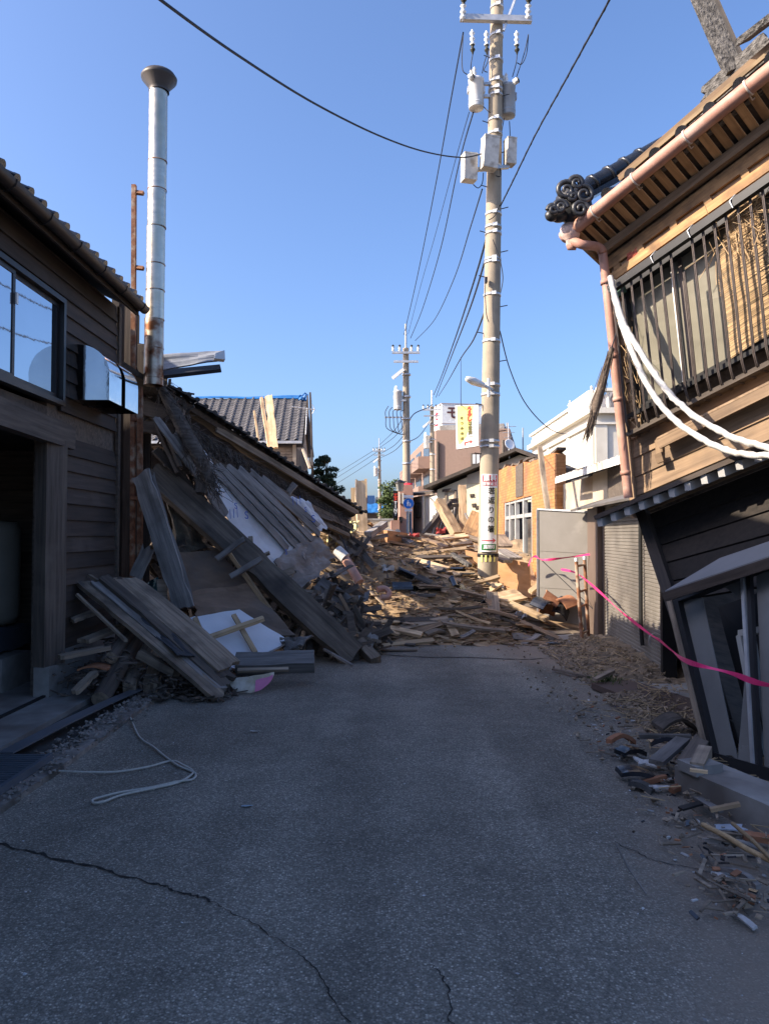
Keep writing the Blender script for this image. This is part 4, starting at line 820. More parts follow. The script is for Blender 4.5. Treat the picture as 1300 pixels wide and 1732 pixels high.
slab('foam_lump', [(593, 880, 14.2), (605, 882, 14.4), (606, 895, 14.2), (596, 900, 14)], foam_yellow, 'yellow foam lump beside the end of the collapsed roof', 'foam', 0.1, 0.08)
slab('foam_lump', [(556, 905, 13.0), (580, 912, 13.4), (582, 922, 13.2), (560, 917, 12.9)], foam_yellow, 'flat yellow foam piece under the end of the collapsed roof', 'foam', 0.06, 0.08)
slab('brown_carton', [(655, 897, 15.5), (690, 902, 16), (690, 918, 16), (655, 918, 15.5)], plywood_or, 'brown board box standing in the rubble before the pink wall', 'box', 0.3, 0.02)
slab('orange_board', [(790, 932, 14.30), (842, 945, 14.35), (892, 952, 14.4), (800, 992, 14.25)][:0] or [(786, 930, 14.8), (895, 952, 14.3), (898, 1012, 14.25), (800, 1000, 14.75)], plywood_or, 'orange brown plywood board standing behind the utility pole', 'board', 0.02, 0.03, jagged=0.05)
RP('burnt_timber', (764, 937, 14.0), (795, 957, 13.6), 0.1, 0.06, wood_char, 'charred black timber beside the base of the utility pole', 'timber')
for a, b, w_, mt, lab in (((668, 928, 15.5), (740, 932, 16), .3, wood_brown, 'wide brown door board lying on top of the heap'), ((690, 950, 14.2), (752, 968, 13.6), .42, wood_tan, 'wide pale board sloping down the sunlit heap'), ((700, 938, 14.8), (790, 928, 15.2), .12, wood_tan, 'long pale timber lying level on the heap'), ((716, 925, 15.6), (800, 918, 16), .14, wood_tan, 'long timber lying highest on the heap left of the pole'), ((735, 912, 16.2), (790, 906, 16.5), .18, wood_tan, 'thick beam end on the heap below the leaning timber'), ((705, 960, 13.8), (780, 985, 13.2), .12, wood_brown, 'brown plank sloping towards the orange board'), ((792, 990, 13.4), (845, 975, 13.6), .1, wood_tan, 'pale stick propped before the orange board'), ((810, 1010, 13), (845, 988, 13.3), .12, wood_tan, 'bright lath leaning before the orange board'), ((836, 1015, 12.6), (880, 1005, 12.9), .35, wood_tan, 'square pale board tilted below the orange board'), ((860, 1020, 12.3), (925, 1048, 11.8), .12, wood_tan, 'long pale plank near the grey panel'), ((895, 1002, 13), (925, 980, 13.4), .1, wood_tan, 'stick leaning at the left edge of the grey panel'), ((778, 1030, 12.3), (800, 1000, 12.8), .05, wood_grey, 'thin grey lath standing out of the dark slope')):
    RP('rubble_board', a, b, w_, 0.05, mt, lab, 'board', up=(0, -0.5, 1), jag=0.05)
# pink drain pipe pieces
gp = lambda pts, r, lab, mat=gutter_pink, nm='drain_pipe', cat='pipe': tag(centred(MB().tube(smooth_path([P(*p) for p in pts], 4), r, 10), nm, mat), lab, cat)
gp([(578, 938, 11.6), (592, 958, 11.5), (608, 985, 11.35)], 0.07, 'reddish pipe lying down the slope beside the fallen wall')
gp([(570, 930, 11.62), (584, 944, 11.55)], 0.085, 'white sleeve at the upper end of the reddish pipe', pvc_white, 'pipe_sleeve')
gp([(638, 997, 11.5), (650, 995, 11.55), (658, 1002, 11.5), (655, 1010, 11.4), (644, 1010, 11.35)], 0.045, 'pink bent pipe elbow lying in the earth slope')
slab('white_sheet', [(788, 1044, 11.9), (808, 1042, 12), (834, 1050, 11.9), (800, 1056, 11.7)], shard_white, 'pale plastic sheet lying on the lower rubble slope', 'sheet', 0.01, 0.05)
gp([(570, 895, 12.6), (590, 940, 12.4), (600, 990, 11.9)], 0.02, 'thin bent rod at the end of the collapsed roof', wire_black, 'bent_rod', 'rod')
# tile shards at the grey panel
for k, (px, py) in enumerate(((915, 1020), (932, 1012), (945, 1022), (958, 1018), (948, 1034), (925, 1034))):
    m = MB(); c = P(px, py, 11.9 + .1 * (k % 3)); a = R.uniform(0, 6.28)
    Mx = Matrix.Translation(c) @ Euler((R.uniform(-.9, .9), R.uniform(-.9, .9), a)).to_matrix().to_4x4()
    m.sheet(lambda u, v: Mx @ V((0.28 * (u - .5), 0.26 * (v - .5), 0.06 * math.cos((u - .5) * 3))), 6, 2, Mx.to_3x3() @ V((0, 0, 1)), 0.02)
    tag(centred(m, 'curved_tile', tile_clay if k % 2 else tile_black), ('orange clay' if k % 2 else 'black glazed') + ' curved tile piece lying before the grey panel', 'tile', 'tile pieces before the grey panel')
# planks heaped at the foot of the fallen wall and roof, dark ragged heap
def heap_label(kind, f, c):
    lvl = 'high' if c.z > 1.05 else 'low' if c.z < .5 else 'half way up'
    if kind == 'plank': return 'broken plank lying ' + lvl + ' in the dark heap, ' + ('close under the torn sheathing' if f < .35 else 'beside the reddish pipe' if f < .7 else 'next to the sawn timber end')
    return 'splintered lath sticking out ' + ('above' if c.z > 1.45 else 'below') + ' the low end of the collapsed roof, ' + ('wall side' if f < .33 else 'middle' if f < .66 else 'street side')
for k in range(44):
    f = R.random(); c = P(552 + 66 * f + R.uniform(-14, 16), 995 + 95 * f + R.uniform(-20, 18), 10.9 - 1.0 * f)
    c.z = max(c.z, 0.05); d = V((R.gauss(.3, .5), R.gauss(-.5, .5), R.gauss(-.3, .5))).normalized() * R.uniform(.15, .5)
    plank('heap_plank', c - d, c + d, R.uniform(.03, .12), R.uniform(.015, .04), R.choice([wood_old, wood_dark, wood_dark, wood_beam, wood_brown]), None, (R.gauss(0, .5), -1, .6), jag=.06, bow=.02, label=heap_label('plank', f, c), cat='plank', group='broken planks at the foot of the fallen wall')
for k in range(40):
    f = R.random(); c = P(555 + 60 * f, 905 + 30 * f + R.uniform(-15, 25), 12.9)
    d = V((R.gauss(.2, .4), R.gauss(-.4, .3), R.gauss(-.6, .3))).normalized() * R.uniform(.15, .4)
    plank('roof_splinter', c - d, c + d, R.uniform(.02, .08), .02, R.choice([wood_old, wood_dark, wood_grey]), None, (0, -1, .3), jag=.05, label=heap_label('lath', f, c), cat='lath', group='splintered laths at the end of the collapsed roof')
# ---------------------------------------------------------------- utility poles
def arm(m, c, L, w_=0.09, yaw=0.0):
    d = V((math.cos(yaw), math.sin(yaw), 0)) * L / 2; m.beam(c - d, c + d, w_, w_); return m
def insul(par, p0, p1, r=0.05):
    """string of white and black discs between two points"""
    p0, p1 = V(p0), V(p1); L = (p1 - p0).length; M_ = frame(p0, p1) @ Matrix.Rotation(math.pi / 2, 4, 'Y')
    m = MB(); prof = [(0.012, 0)]
    for k in range(4):
        z0 = L * (0.08 + 0.22 * k); prof += [(r * 0.55, z0), (r, z0 + L * .06), (r * .9, z0 + L * .10), (r * 0.5, z0 + L * .16)]
    prof.append((0.012, L)); m.lathe(prof, n=10, m=M_); o = m.build('insulator', [sign_white, letter_black], par)
    for p in o.data.polygons:
        v = sum((o.data.vertices[i].co for i in p.vertices), V()) / len(p.vertices)
        if ((v + WM[par.name].translation) - p0).dot(p1 - p0) / L / L > 0.62: p.material_index = 1
    return o
def can(par, c, r, h, mat):
    m = MB(); m.lathe([(0, 0), (r * .96, 0.0), (r, 0.02), (r, h * .92), (r * 1.05, h * .93), (r * 1.05, h), (r * .5, h * 1.05), (0, h * 1.06)], c, 20); o = m.build('transformer', mat, par)
    for k in range(3):
        a = 2.2 + k * 1.0; q = V(c) + V((r * .62 * math.cos(a), r * .62 * math.sin(a), h * 1.03)); MB().lathe([(0.05, 0), (0.03, .04), (.045, .07), (.025, .12), (.035, .15), (0.01, .2)], q, 8).build('bushing', sign_white, o)
    for s in (-1, 1): MB().box((c[0] + s * r * 1.02 - .02, c[1] - .05, c[2] + h * .55), (c[0] + s * r * 1.02 + .02, c[1] + .05, c[2] + h * .75)).build('lug', mat, o)
    MB().lathe([(r * 1.004, h * .12), (r * 1.03, h * .13), (r * 1.03, h * .17), (r * 1.004, h * .18)], c, 20).build('rim', mat, o)
    return o
YP = 14.0
pb, pt = P(823.5, 1010, YP), P(842.5, -150, YP)
pole = thing('utility_pole', (pb.x, YP, 0), 'nearest tall concrete utility pole with transformers right of the street', 'utility pole')
def pax(z_): f = (z_ - pb.z) / (pt.z - pb.z); return pb.lerp(pt, f)
def prad(z_): return 0.190 - (z_ - 1.3) / 150
m = MB(); zs = [0.0 + (pt.z) * i / 14 for i in range(15)]; m.tube([pax(z_) for z_ in zs], [prad(z_) for z_ in zs], 24); m.build('shaft', pole_conc, pole)
pz = lambda py: P(830, py, YP).z
def band(py, h=0.05, mat=galv):
    z_ = pz(py); c = pax(z_); r = prad(z_); m = MB(); m.lathe([(r - .004, -h / 2), (r + .012, -h / 2), (r + .012, h / 2), (r - .004, h / 2)], c, 20); m.beam(c + V((-.03, -r, 0)), c + V((.05, -r - .03, 0)), .05, .06); m.build('band', mat, pole)
for py in (14, 62, 104, 140, 153, 163, 205, 228, 284, 363, 385, 396, 440, 445, 500, 578, 652, 668, 747, 756): band(py)
for k, py in enumerate((100, 165, 210, 260, 318, 355, 395, 428, 470, 520, 565, 612, 685, 730, 768)):       # step bolts
    c = pax(pz(py)); s = 1 if k % 2 else -1; MB().tube([c + V((s * prad(c.z) * .9, -0.04, 0)), c + V((s * (prad(c.z) + .12), -0.10, 0.01))], 0.009, 6).build('step_bolt', dark_metal, pole)
c = pax(pz(43)); ca = c + V((0, -prad(c.z) - .06, 0)); xl, xr = P(778, 43, YP - .2).x, P(899, 46, YP - .2).x
MB().beam((xl, ca.y, ca.z + .02), (xr, ca.y, ca.z - .02), 0.10, 0.11).build('crossarm', galv, pole)
MB().beam(P(851, 52, 13.85), P(872, -5, 13.8), .05, .04).build('brace', galv, pole)
for px, y0, y1 in ((798, 50, 92), (822, 52, 92), (873, 52, 92)): insul(pole, P(px, y0, 13.8), P(px + 1, y1, 13.8), 0.05)
for px in (782, 892): insul(pole, P(px, 36, 13.8), P(px + 2, -8, 13.7), 0.06)
can(pole, tuple(P(805, 184, 13.95)), 0.145, 0.56, white_metal); can(pole, tuple(P(858.5, 197, 14.15)), 0.145, 0.6, flat('can_grey', (0.34, 0.36, 0.38), 0.5, 0.2))
for py in (142, 163): MB().beam(P(818, py, 13.95), P(832, py, 13.95), .06, .05).build('bracket', galv, pole)
for px, py in ((792, 132), (868, 140)): insul(pole, P(px, py, 13.8), P(px + 9, py - 6, 13.8), .06)
def pbox(px0, py0, px1, py1, Y, lean=0.0):
    a, b = P(px0, py1, Y), P(px1, py0, Y); M_ = Matrix.Translation((a + b) / 2) @ Euler((0.06, lean, 0.25)).to_matrix().to_4x4(); w_, h_ = (b.x - a.x) / 2 * .88, (b.z - a.z) / 2
    q = MB(); q.box((-w_, -.11, -h_), (w_, .11, h_)); q.box((-w_ * 1.04, -.115, h_ * .9), (w_ * 1.04, .12, h_)); q.v = [tuple(M_ @ V(p)) for p in q.v]; q.build('junction_box', box_grey, pole)
pbox(780, 262, 806, 306, 13.75); pbox(813, 233, 842, 286, 13.66, 0.05); pbox(853, 236, 871, 279, 13.9)
MB().beam(P(806, 287, 13.8), P(860, 282, 13.9), .08, .06).build('box_bracket', galv, pole)
# hanging leads on the pole
def lead(pts, r=0.009, par=None): return MB().tube(smooth_path([P(*p) for p in pts], 4), r, 5, False).build('lead', wire_black, par)
for pts in ([(783, 60, 13.8), (781, 90, 13.8), (782, 118, 13.8), (790, 126, 13.8)], [(799, 92, 13.8), (796, 110, 13.8), (797, 124, 13.9)], [(823, 92, 13.8), (818, 108, 13.8), (815, 124, 13.9)], [(823, 60, 13.8), (825, 100, 13.75), (818, 118, 13.8), (824, 122, 13.8)], [(874, 92, 13.8), (872, 108, 13.8), (866, 130, 14)], [(893, 60, 13.8), (890, 90, 13.8), (882, 108, 13.8), (874, 106, 13.8)], [(893, 58, 13.8), (886, 90, 13.8), (873, 130, 14)],
            [(817, 180, 13.9), (825, 188, 13.8), (829, 190, 13.8)], [(861, 205, 14), (862, 225, 14), (862, 238, 13.9)], [(800, 312, 13.8), (808, 318, 13.8), (815, 310, 13.8), (817, 292, 13.8)], [(845, 285, 13.8), (846, 298, 13.8), (838, 297, 13.8)], [(852, 200, 14), (848, 222, 13.8), (846, 235, 13.8)],
            [(826, 372, 13.8), (836, 365, 13.78), (844, 345, 13.8)], [(833, 405, 13.78), (845, 440, 13.78), (850, 470, 13.8), (846, 495, 13.8)], [(822, 470, 13.8), (820, 490, 13.8), (822, 530, 13.8), (826, 545, 13.8)]): lead(pts, par=pole)
MB().box(tuple(P(819, 480, 13.85)), tuple(P(824, 468, 13.75))).build('small_box', dark_metal, pole)
# street light on the pole
sl_ = thing('street_light', P(828, 652, 13.8), 'small pale street light on an arm of the nearest pole', 'street light')
MB().tube(smooth_path([P(832, 660, 13.85), P(826, 656, 13.72), P(816, 652, 13.6)], 4), .03, 8).build('arm', galv, sl_)
M_ = frame(P(818, 652, 13.6), P(788, 640, 13.3)); L = (P(818, 652, 13.6) - P(788, 640, 13.3)).length
q = MB(); q.lathe([(0, 0), (.05, .01), (.06, .1), (.075, L * .6), (.05, L * .95), (0, L)], n=12, m=M_ @ Matrix.Rotation(math.pi / 2, 4, 'Y')); q.build('lamp_head', white_metal, sl_)
MB().tube([P(826, 640, 13.7), P(826, 672, 13.7)], .025, 8).build('photocell', white_metal, sl_)
# yellow banner plate
TM = Matrix(((1, 0, 0, 0), (0, 0, -1, 0), (0, 1, 0, 0), (0, 0, 0, 1)))        # x right, y up, facing the camera
bn = thing('shop_banner', P(789, 722, 13.8), 'yellow and white shop sign plate hung left of the nearest pole', 'sign')
b0, b1, b2, b3 = P(771.5, 760, 13.95), P(809, 754, 13.75), P(808, 685, 13.75), P(769.5, 686, 13.95)
def quad_plate(name, c, mat, par, t_=0.012):
    n_ = (c[1] - c[0]).cross(c[3] - c[0]).normalized(); q = MB(); q.prism(c, n_ * -t_); return q.build(name, mat, par), n_
pl, n_ = quad_plate('plate', [b0, b1, b2, b3], sign_white, bn, .02)
fr_ = lambda u, v, d=0.004: (b0.lerp(b1, u)).lerp(b3.lerp(b2, u), v) + n_ * d
q = MB(); q.add([fr_(.07, .20), fr_(.07, .985), fr_(.80, .985), fr_(.72, .62), fr_(.45, .26), fr_(.22, .12), fr_(.12, .11)], [(0, 1, 2, 3, 4, 5, 6)][:1]); q.f = [f[::-1] for f in q.f]; q.build('yellow_field', sign_yellow, bn)
def col_text(txt, u, v0, v1, size, mat, par, off=0.012):
    q = MB(); k = len(txt)
    for i, ch_ in enumerate(txt):
        v = v0 + (v1 - v0) * (i / max(1, k - 1)); o_ = fr_(u, v, 0.007); x_ = (b1 - b0).normalized(); y_ = (b3 - b0).normalized(); z_ = x_.cross(y_)
        M_ = Matrix((x_, y_, z_)).transposed().to_4x4(); M_.translation = o_; text_mb(ch_, size, M_, q, font_off=off)
    return q.build('lettering', mat, par)
col_text('うるし', .62, .90, .67, .105, letter_red, bn); col_text('は世界', .64, .56, .34, .085, flat('letter_olive', (.13, .11, .03)), bn, .006); col_text('なつめの店', .28, .70, .22, .062, flat('letter_olive2', (.12, .10, .02)), bn, .005)
q = MB()
def flatq(pts, d=0.008): q.add([fr_(u, v, d) for u, v in pts], [tuple(range(len(pts)))[::1]])
flatq([(.48, .246), (.78, .252), (.78, .262), (.48, .256)]); o = q.build('dash', flat('letter_olive3', (.2, .16, .05)), bn)
q = MB(); flatq([(.36, .06), (.41, .06), (.41, .135), (.36, .135)]); flatq([(.41, .112), (.62, .125), (.62, .148), (.41, .135)]); flatq([(.62, .085), (.73, .13), (.63, .18)]); q.build('arrow', letter_red, bn)
for py in (687, 752): MB().beam(P(806, py, 13.88), P(826, py - 3, 13.95), .02, .02).build('hanger', galv, bn)
q = MB(); q.prism([fr_(0, -.01, -.01), fr_(1, -.01, -.01), fr_(1, .0, -.01), fr_(0, .0, -.01)], (0, .03, 0)); q.build('edge_strip', rust, bn)
# wrapped sign on the pole
ps = thing('pole_sign', pax(2.0) + V((0, -.2, 0)), 'tall white sign with red arrow wrapped round the nearest pole', 'sign')
zb, zt_ = pz(933), pz(803)
def wrap(x, z_, d=0.0):
    c = pax(z_); r = prad(z_) + .022 + d; a = (x) / r; return V((c.x - .012 + r * math.sin(a), c.y - r * math.cos(a), z_))
WS = 0.168
q = MB(); q.sheet(lambda u, v: wrap((u * 2 - 1) * WS, zb + (zt_ - zb) * v), 12, 8, (0, -1, 0), .006); q.build('plate', sign_white, ps)
def wquad(name, u0, u1, v0, v1, mat, d): q = MB(); q.grid(lambda u, v: wrap(((u0 + (u1 - u0) * u) * 2 - 1) * WS, zb + (zt_ - zb) * (v0 + (v1 - v0) * v), d), 8, 3); return q.build(name, mat, ps)
wquad('yellow_field', .80, .97, .22, .82, sign_yellow, .003); wquad('red_field', .05, .95, .90, .985, sign_red, .003); wquad('red_strip', .05, .95, .845, .893, flat('sign_pink', (.72, .22, .24), .4), .003); wquad('green_field', .06, .95, .02, .10, sign_green, .003)
q = MB(); h_ = zt_ - zb
for u0, u1, va, vb in ((.03, .74, .138, .150),): q.grid(lambda u, v: wrap(((u0 + (u1 - u0) * u) * 2 - 1) * WS, zb + h_ * (va + (vb - va) * v), .004), 6, 1)
q.add([wrap((u * 2 - 1) * WS, zb + h_ * v, .005) for u, v in ((.70, .113), (.93, .144), (.70, .176), (.76, .144))], [(0, 1, 2, 3)]); q.build('arrow', sign_red, ps)
def wtext(txt, u, v0, v1, size, mat, off=.006, horiz=False, u1=None):
    q = MB(); k = len(txt)
    for i, ch_ in enumerate(txt):
        t = i / max(1, k - 1); uu = u + (u1 - u) * t if horiz else u; v = v0 + (v1 - v0) * t
        s = text_mb(ch_, size, Matrix.Identity(4), font_off=off); q.add([wrap((uu * 2 - 1) * WS + p[0], zb + h_ * v + p[1], .013 + p[2]) for p in s.v], s.f)
    return q.build('lettering', mat, ps)
wtext('若返りの箸', .60, .775, .285, .135, letter_black, .004); wtext('無料', .30, .942, .942, .115, sign_white, .008, True, .70); wtext('体験あり', .2, .868, .868, .055, sign_white, .004, True, .82); wtext('鳳至町', .3, .06, .06, .075, sign_white, .005, True, .72); wtext('なつめの店', .18, .56, .32, .05, letter_grey, .0)
q = MB(); q.lathe([(prad(1.2) + .004, -.06), (prad(1.2) + .012, -.06), (prad(1.2) + .012, .0), (prad(1.2) + .004, 0)], pax(pz(936)), 18); q.build('guard_band', black_matt, pole)
for k in range(4): c = pax(pz(945)); a = -0.75 + k * .42; r = prad(c.z) + .006; MB().beam(c + V((r * math.sin(a), -r * math.cos(a), .07)), c + V((r * math.sin(a), -r * math.cos(a), -.05)), .035, .008, (math.sin(a), -math.cos(a), 0)).build('yellow_stripe', sign_yellow, pole)
# far poles
def far_pole(px, py_top, py_base, Y, lab, side=-1, cans=1, cable=True):
    a, b = P(px + 1.0, py_base + 40, Y), P(px - 1, py_top, Y); a.z = 0; t = thing('utility_pole', (a.x, Y, 0), lab, 'utility pole'); t['group'] = 'utility poles along the street'
    MB().tube([a, a.lerp(b, .5), b - V((0, 0, 1.1))], [.2, .165, .13], 14).build('shaft', pole_conc, t); MB().tube([b - V((0, 0, 1.1)), b], .05, 8).build('tip', galv, t)
    for dz, L in ((1.35, .62), (1.75, .55)): MB().beam(b + V((-L, -.2, -dz)), b + V((L, -.2, -dz)), .09, .09).build('crossarm', galv, t)
    for x in (-.58, -.28, .25, .55): insul(t, b + V((x, -.2, -1.3)), b + V((x, -.2, -.98)), .07)
    for k in range(cans): can(t, tuple(b + V((side * .36, -.1, -3.9 - .1 * k))), .19, .85, white_metal)
    MB().beam(b + V((-.3, -.2, -3.5)), b + V((0, -.2, -3.5)), .1, .08).build('bracket', galv, t)
    for k in range(9): z_ = b.z - 2.3 - k * 1.0; MB().lathe([(.175, -.04), (.20, -.04), (.20, .04), (.175, .04)], (b.x + .03, Y, z_), 10).build('band', galv, t)
    MB().beam(b + V((-.6, -.2, -2.5)), b + V((-.1, -.2, -2.1)), .16, .14).build('cutout', sign_white, t)
    if cable:
        MB().beam(b + V((-1.75, -.2, -9.0 + 3.6 * 0)), b + V((-.1, -.2, -9.0)), .10, .08).build('crossarm', galv, t) if False else MB().beam(b + V((-.95, -.2, -4.25)), b + V((-.1, -.2, -4.25)), .07, .06).build('crossarm', galv, t)
        for k in range(5):
            x = -.9 + .17 * k; MB().tube(smooth_path([b + V((x + .12, -.25, -3.75 - .05 * k)), b + V((x - .02, -.25, -4.0)), b + V((x, -.25, -4.3)), b + V((x + .05, -.25, -4.75 - .02 * k)), b + V((-.3, -.25, -5.0)), b + V((0, -.25, -5.0))], 4), .018, 5).build('cable_loop', wire_black, t)
    return b
f2 = far_pole(687, 548, 880, 33, 'second utility pole up the street, with one transformer and cable loops'); f3 = far_pole(731, 660, 836, 49, 'third utility pole, in front of the brown apartment block', cable=False)
f4 = far_pole(642, 741, 880, 75, 'farthest small utility pole, above the blue tarpaulin roofs', side=-1, cable=False)
# ---------------------------------------------------------------- overhead wires
def wire(pts, r, lab, grp='overhead wires', twist=0.0):
    path = smooth_path([P(*p) if not isinstance(p, V) else p for p in pts], 8); m = MB(); m.tube(path, r, 6, False)
    if twist:
        sp = []; n_ = len(path)
        for i in range(n_ - 1):
            for k in range(6):
                p = path[i].lerp(path[i + 1], k / 6); a = (i * 6 + k) * 0.45; sp.append(p + V((math.cos(a), 0.2 * math.sin(a), math.sin(a))) * twist)
        m.tube(sp, r * .45, 4, False)
    return tag(centred(m, 'overhead_wire', wire_black), lab, 'wire', grp)
wire([(200, -60, 5.0), (272, 0, 5.6), (400, 92, 7), (530, 174, 8.8), (640, 229, 10.5), (720, 257, 12), (785, 266, 13.3), (830, 255, 13.8)], .013, 'thick sagging cable crossing the sky from upper left to the nearest pole', twist=.008)
wire([(1070, -75, 7.5), (1030, 0, 8.2), (960, 128, 10), (905, 228, 12), (865, 310, 13.2), (846, 348, 13.9)], .013, 'thick twisted cable from the upper right down to the nearest pole', twist=.011)
wire([(830, 372, 14), (806, 460, 18), (772, 565, 26), (745, 640, 40), (733, 668, 49)], .022, 'upper twisted cable from the nearest pole to the third pole', twist=.015)
wire([(823, 430, 14), (795, 520, 19), (765, 598, 29), (745, 650, 44), (737, 672, 49)], .02, 'lower cable from the nearest pole to the third pole')
wire([(822, 520, 14), (800, 575, 18.5), (779, 606, 24), (757, 645, 35), (741, 670, 49)], .018, 'lowest cable from the nearest pole, with a small clamp above the shop sign')
wire([(783, 55, 13.8), (762, 170, 17), (735, 320, 22), (705, 470, 28), (683, 566, 33)], .014, 'leftmost line from the nearest crossarm to the second pole')
wire([(800, 190, 14), (775, 280, 18), (745, 420, 24), (715, 520, 30), (694, 572, 33)], .014, 'middle line from the nearest pole to the second pole')
wire([(815, 320, 14), (795, 385, 18), (768, 470, 24), (735, 540, 30), (702, 576, 33)], .014, 'right line from the nearest pole to the second pole')
wire([(793, 190, 14), (770, 270, 18), (735, 400, 24), (712, 480, 29), (690, 565, 33)], .008, 'faint thin line between the left and middle lines')
wire([(845, 560, 14), (862, 625, 15), (890, 685, 16.5), (930, 726, 19), (960, 735, 24)], .012, 'single sagging line from the nearest pole to the white mansion')
wire([(779, 604, 24), (779, 640, 19), (779, 686, 13.8)], .008, 'thin vertical line above the yellow shop sign')
for k, (y0, y1) in enumerate(((700, 752), (716, 757), (733, 768), (744, 775))):
    wire([(685, y0, 33), (665, (y0 + y1) / 2 + 4, 50), (642, y1, 75)], .02, ('topmost', 'second', 'third', 'lowest')[k] + ' of the lines from the second pole to the farthest pole')
for k, (y0, y1) in enumerate(((756, 800), (762, 808), (772, 818))):
    wire([(641, y0, 75), (606, (y0 + y1) / 2, 90), (560, y1 + 6, 110)], .025, ('upper', 'middle', 'lower')[k] + ' line running left beyond the farthest pole')
wire([(687, 722, 33), (700, 700, 38), (722, 690, 46), (731, 684, 49)], .03, 'thick sagging cable between second and third pole')
wire([(687, 748, 33), (708, 738, 38), (725, 715, 46), (731, 705, 49)], .02, 'lower sagging cable between second and third pole')
# ---------------------------------------------------------------- leaning wooden house on the right
F0 = P(1075, 850, 7.3); F1 = P(1027, 395, 7.3)
Dn = V((.77, -1, .42)).normalized()                     # along the wall towards the viewer, rising
Un = (F1 - F0).normalized(); HU = (F1 - F0).length
Nn = Dn.cross(Un).normalized()
if Nn.x > 0: Nn = -Nn
def RW(s, u, n=0.0): return F0 + Dn * s + Un * u + Nn * n
def RP_(px, py, n=0.0): return PL(px, py, F0 + Nn * n, Nn)
rh = thing('leaning_house', F0, 'leaning two storey wooden house with barred upper window on the right', 'house')
SMX = 3.2
m = MB(); m.prism([RW(-.0, -.15, -.03), RW(SMX, -.15, -.03), RW(SMX, HU + .1, -.03), RW(-.0, HU + .1, -.03)], Nn * -.08); m.build('wall', wood_dark, rh)
# far side wall and rear, so that the house is a volume
m = MB(); m.prism([RW(0, -.15, -.11), RW(0, HU + .1, -.11), RW(0, HU + 1.2, -4), RW(0, -.15, -4)], Dn * .08); m.prism([RW(SMX, -.15, -.11), RW(SMX, HU + .1, -.11), RW(SMX, HU + 1.2, -4), RW(SMX, -.15, -4)], Dn * -.08)
m.prism([RW(0.08, -.15, -4), RW(SMX - .08, -.15, -4), RW(SMX - .08, HU + 1.2, -4), RW(0.08, HU + 1.2, -4)], Nn * .08); m.build('side_wall', wood_dark, rh)
# weatherboards: laps parallel to the sill
u = -.12; k = 0
while u < HU - .62:
    h = .185; top = u + h
    # window hole: s from .18 to 3, u from .85 to 2.05
    rng = [(0.0, SMX)] if top < .80 or u > 2.05 else [(0.0, .16)]
    for a, b in rng: plank('siding_board', RW(a, u + h / 2, .004), RW(b, u + h / 2, .004), h + .012, .018, wood_brown, rh, up=Nn + Un * 0.10, segs=2)
    u += h; k += 1
plank('corner_board', RW(-.01, -.15, .02), RW(-.01, HU - .5, .02), .07, .04, wood_brown, rh, up=Nn)
# bare laths and battens under the eave
for u_, a, b, w_, n_, mt in ((HU - .60, -.02, SMX, .07, .03, wood_orange), (HU - .53, .0, SMX, .04, .0, wood_brown), (HU - .465, -.03, SMX, .08, .035, wood_orange), (HU - .395, .0, SMX, .04, .0, wood_brown), (HU - .33, -.03, SMX, .075, .03, wood_orange), (HU - .265, -.01, SMX, .05, .01, wood_orange)):
    plank('lath', RW(a, u_, n_), RW(b, u_, n_), w_, .03, mt, rh, up=Nn, segs=4, jag=.02, bow=.012)
for s in (.06, .34, .7, 1.05, 1.4): plank('block', RW(s, HU - .395, .03), RW(s + .07, HU - .395, .03), .06, .05, wood_orange, rh, up=Nn)
m = MB(); m.sheet(lambda u, v: RW(.22 + .16 * u, HU - .44 + .09 * v, .048 + .02 * noise.noise(V((u * 5, v * 5, 0)))), 5, 4, Nn, .02); m.build('red_rag', flat('red_rag', (.35, .08, .05)), rh)
# eave: soffit boards, wall plate, rafters and tiles
GN = .42                                              # how far the gutter stands out
Eo = lambda s, n, dz=0.0: RW(s, HU - .16 + .45 * n + dz, n)
plank('wall_plate', RW(-.05, HU - .17, .06), RW(SMX, HU - .17, .06), .08, .08, wood_brown, rh, up=Nn, segs=2)
s = -.10
while s < SMX:
    plank('soffit_board', Eo(s, .04), Eo(s, .37), .072, .016, wood_soffit, rh, up=Un, segs=1); s += .112
m = MB(); m.prism([Eo(-.14, -.4, .03), Eo(SMX, -.4, .03), Eo(SMX, .37, .03), Eo(-.14, .37, .03)], Un * .03); m.build('roof_deck', wood_black, rh)
plank('fascia', Eo(-.14, .375, -.0), Eo(SMX, .375, -.0), .05, .025, wood_orange, rh, up=Nn, segs=5, bow=.01)
plank('verge_board', Eo(-.15, -.3), Eo(-.15, .36), .10, .03, wood_soffit, rh, up=Dn)
# roof slope behind the eave, falling steeply because the roof has slipped
rsl = (-Nn * 1.0 + V((0, 0, .32))).normalized(); rup = Dn.cross(rsl).normalized()
if rup.z < 0: rup = -rup
xs = -rsl; Mr = Matrix((xs, rup.cross(xs), rup)).transposed().to_4x4()
for r in range(3):
    s = -.02
    while s < SMX:
        Mq = Mr.copy(); Mq.translation = Eo(s, .42, .055) + rsl * (.33 + .27 * r); link(bpy.data.objects.new('roof_tile', tile_me), Mq, rh); s += .265
m = MB(); m.prism([Eo(-.14, .36, .065), Eo(SMX, .36, .065), Eo(SMX, .36, .065) + rsl * 3.5, Eo(-.14, .36, .065) + rsl * 3.5], rup * .02); m.build('roof_sheet', tile_black, rh)
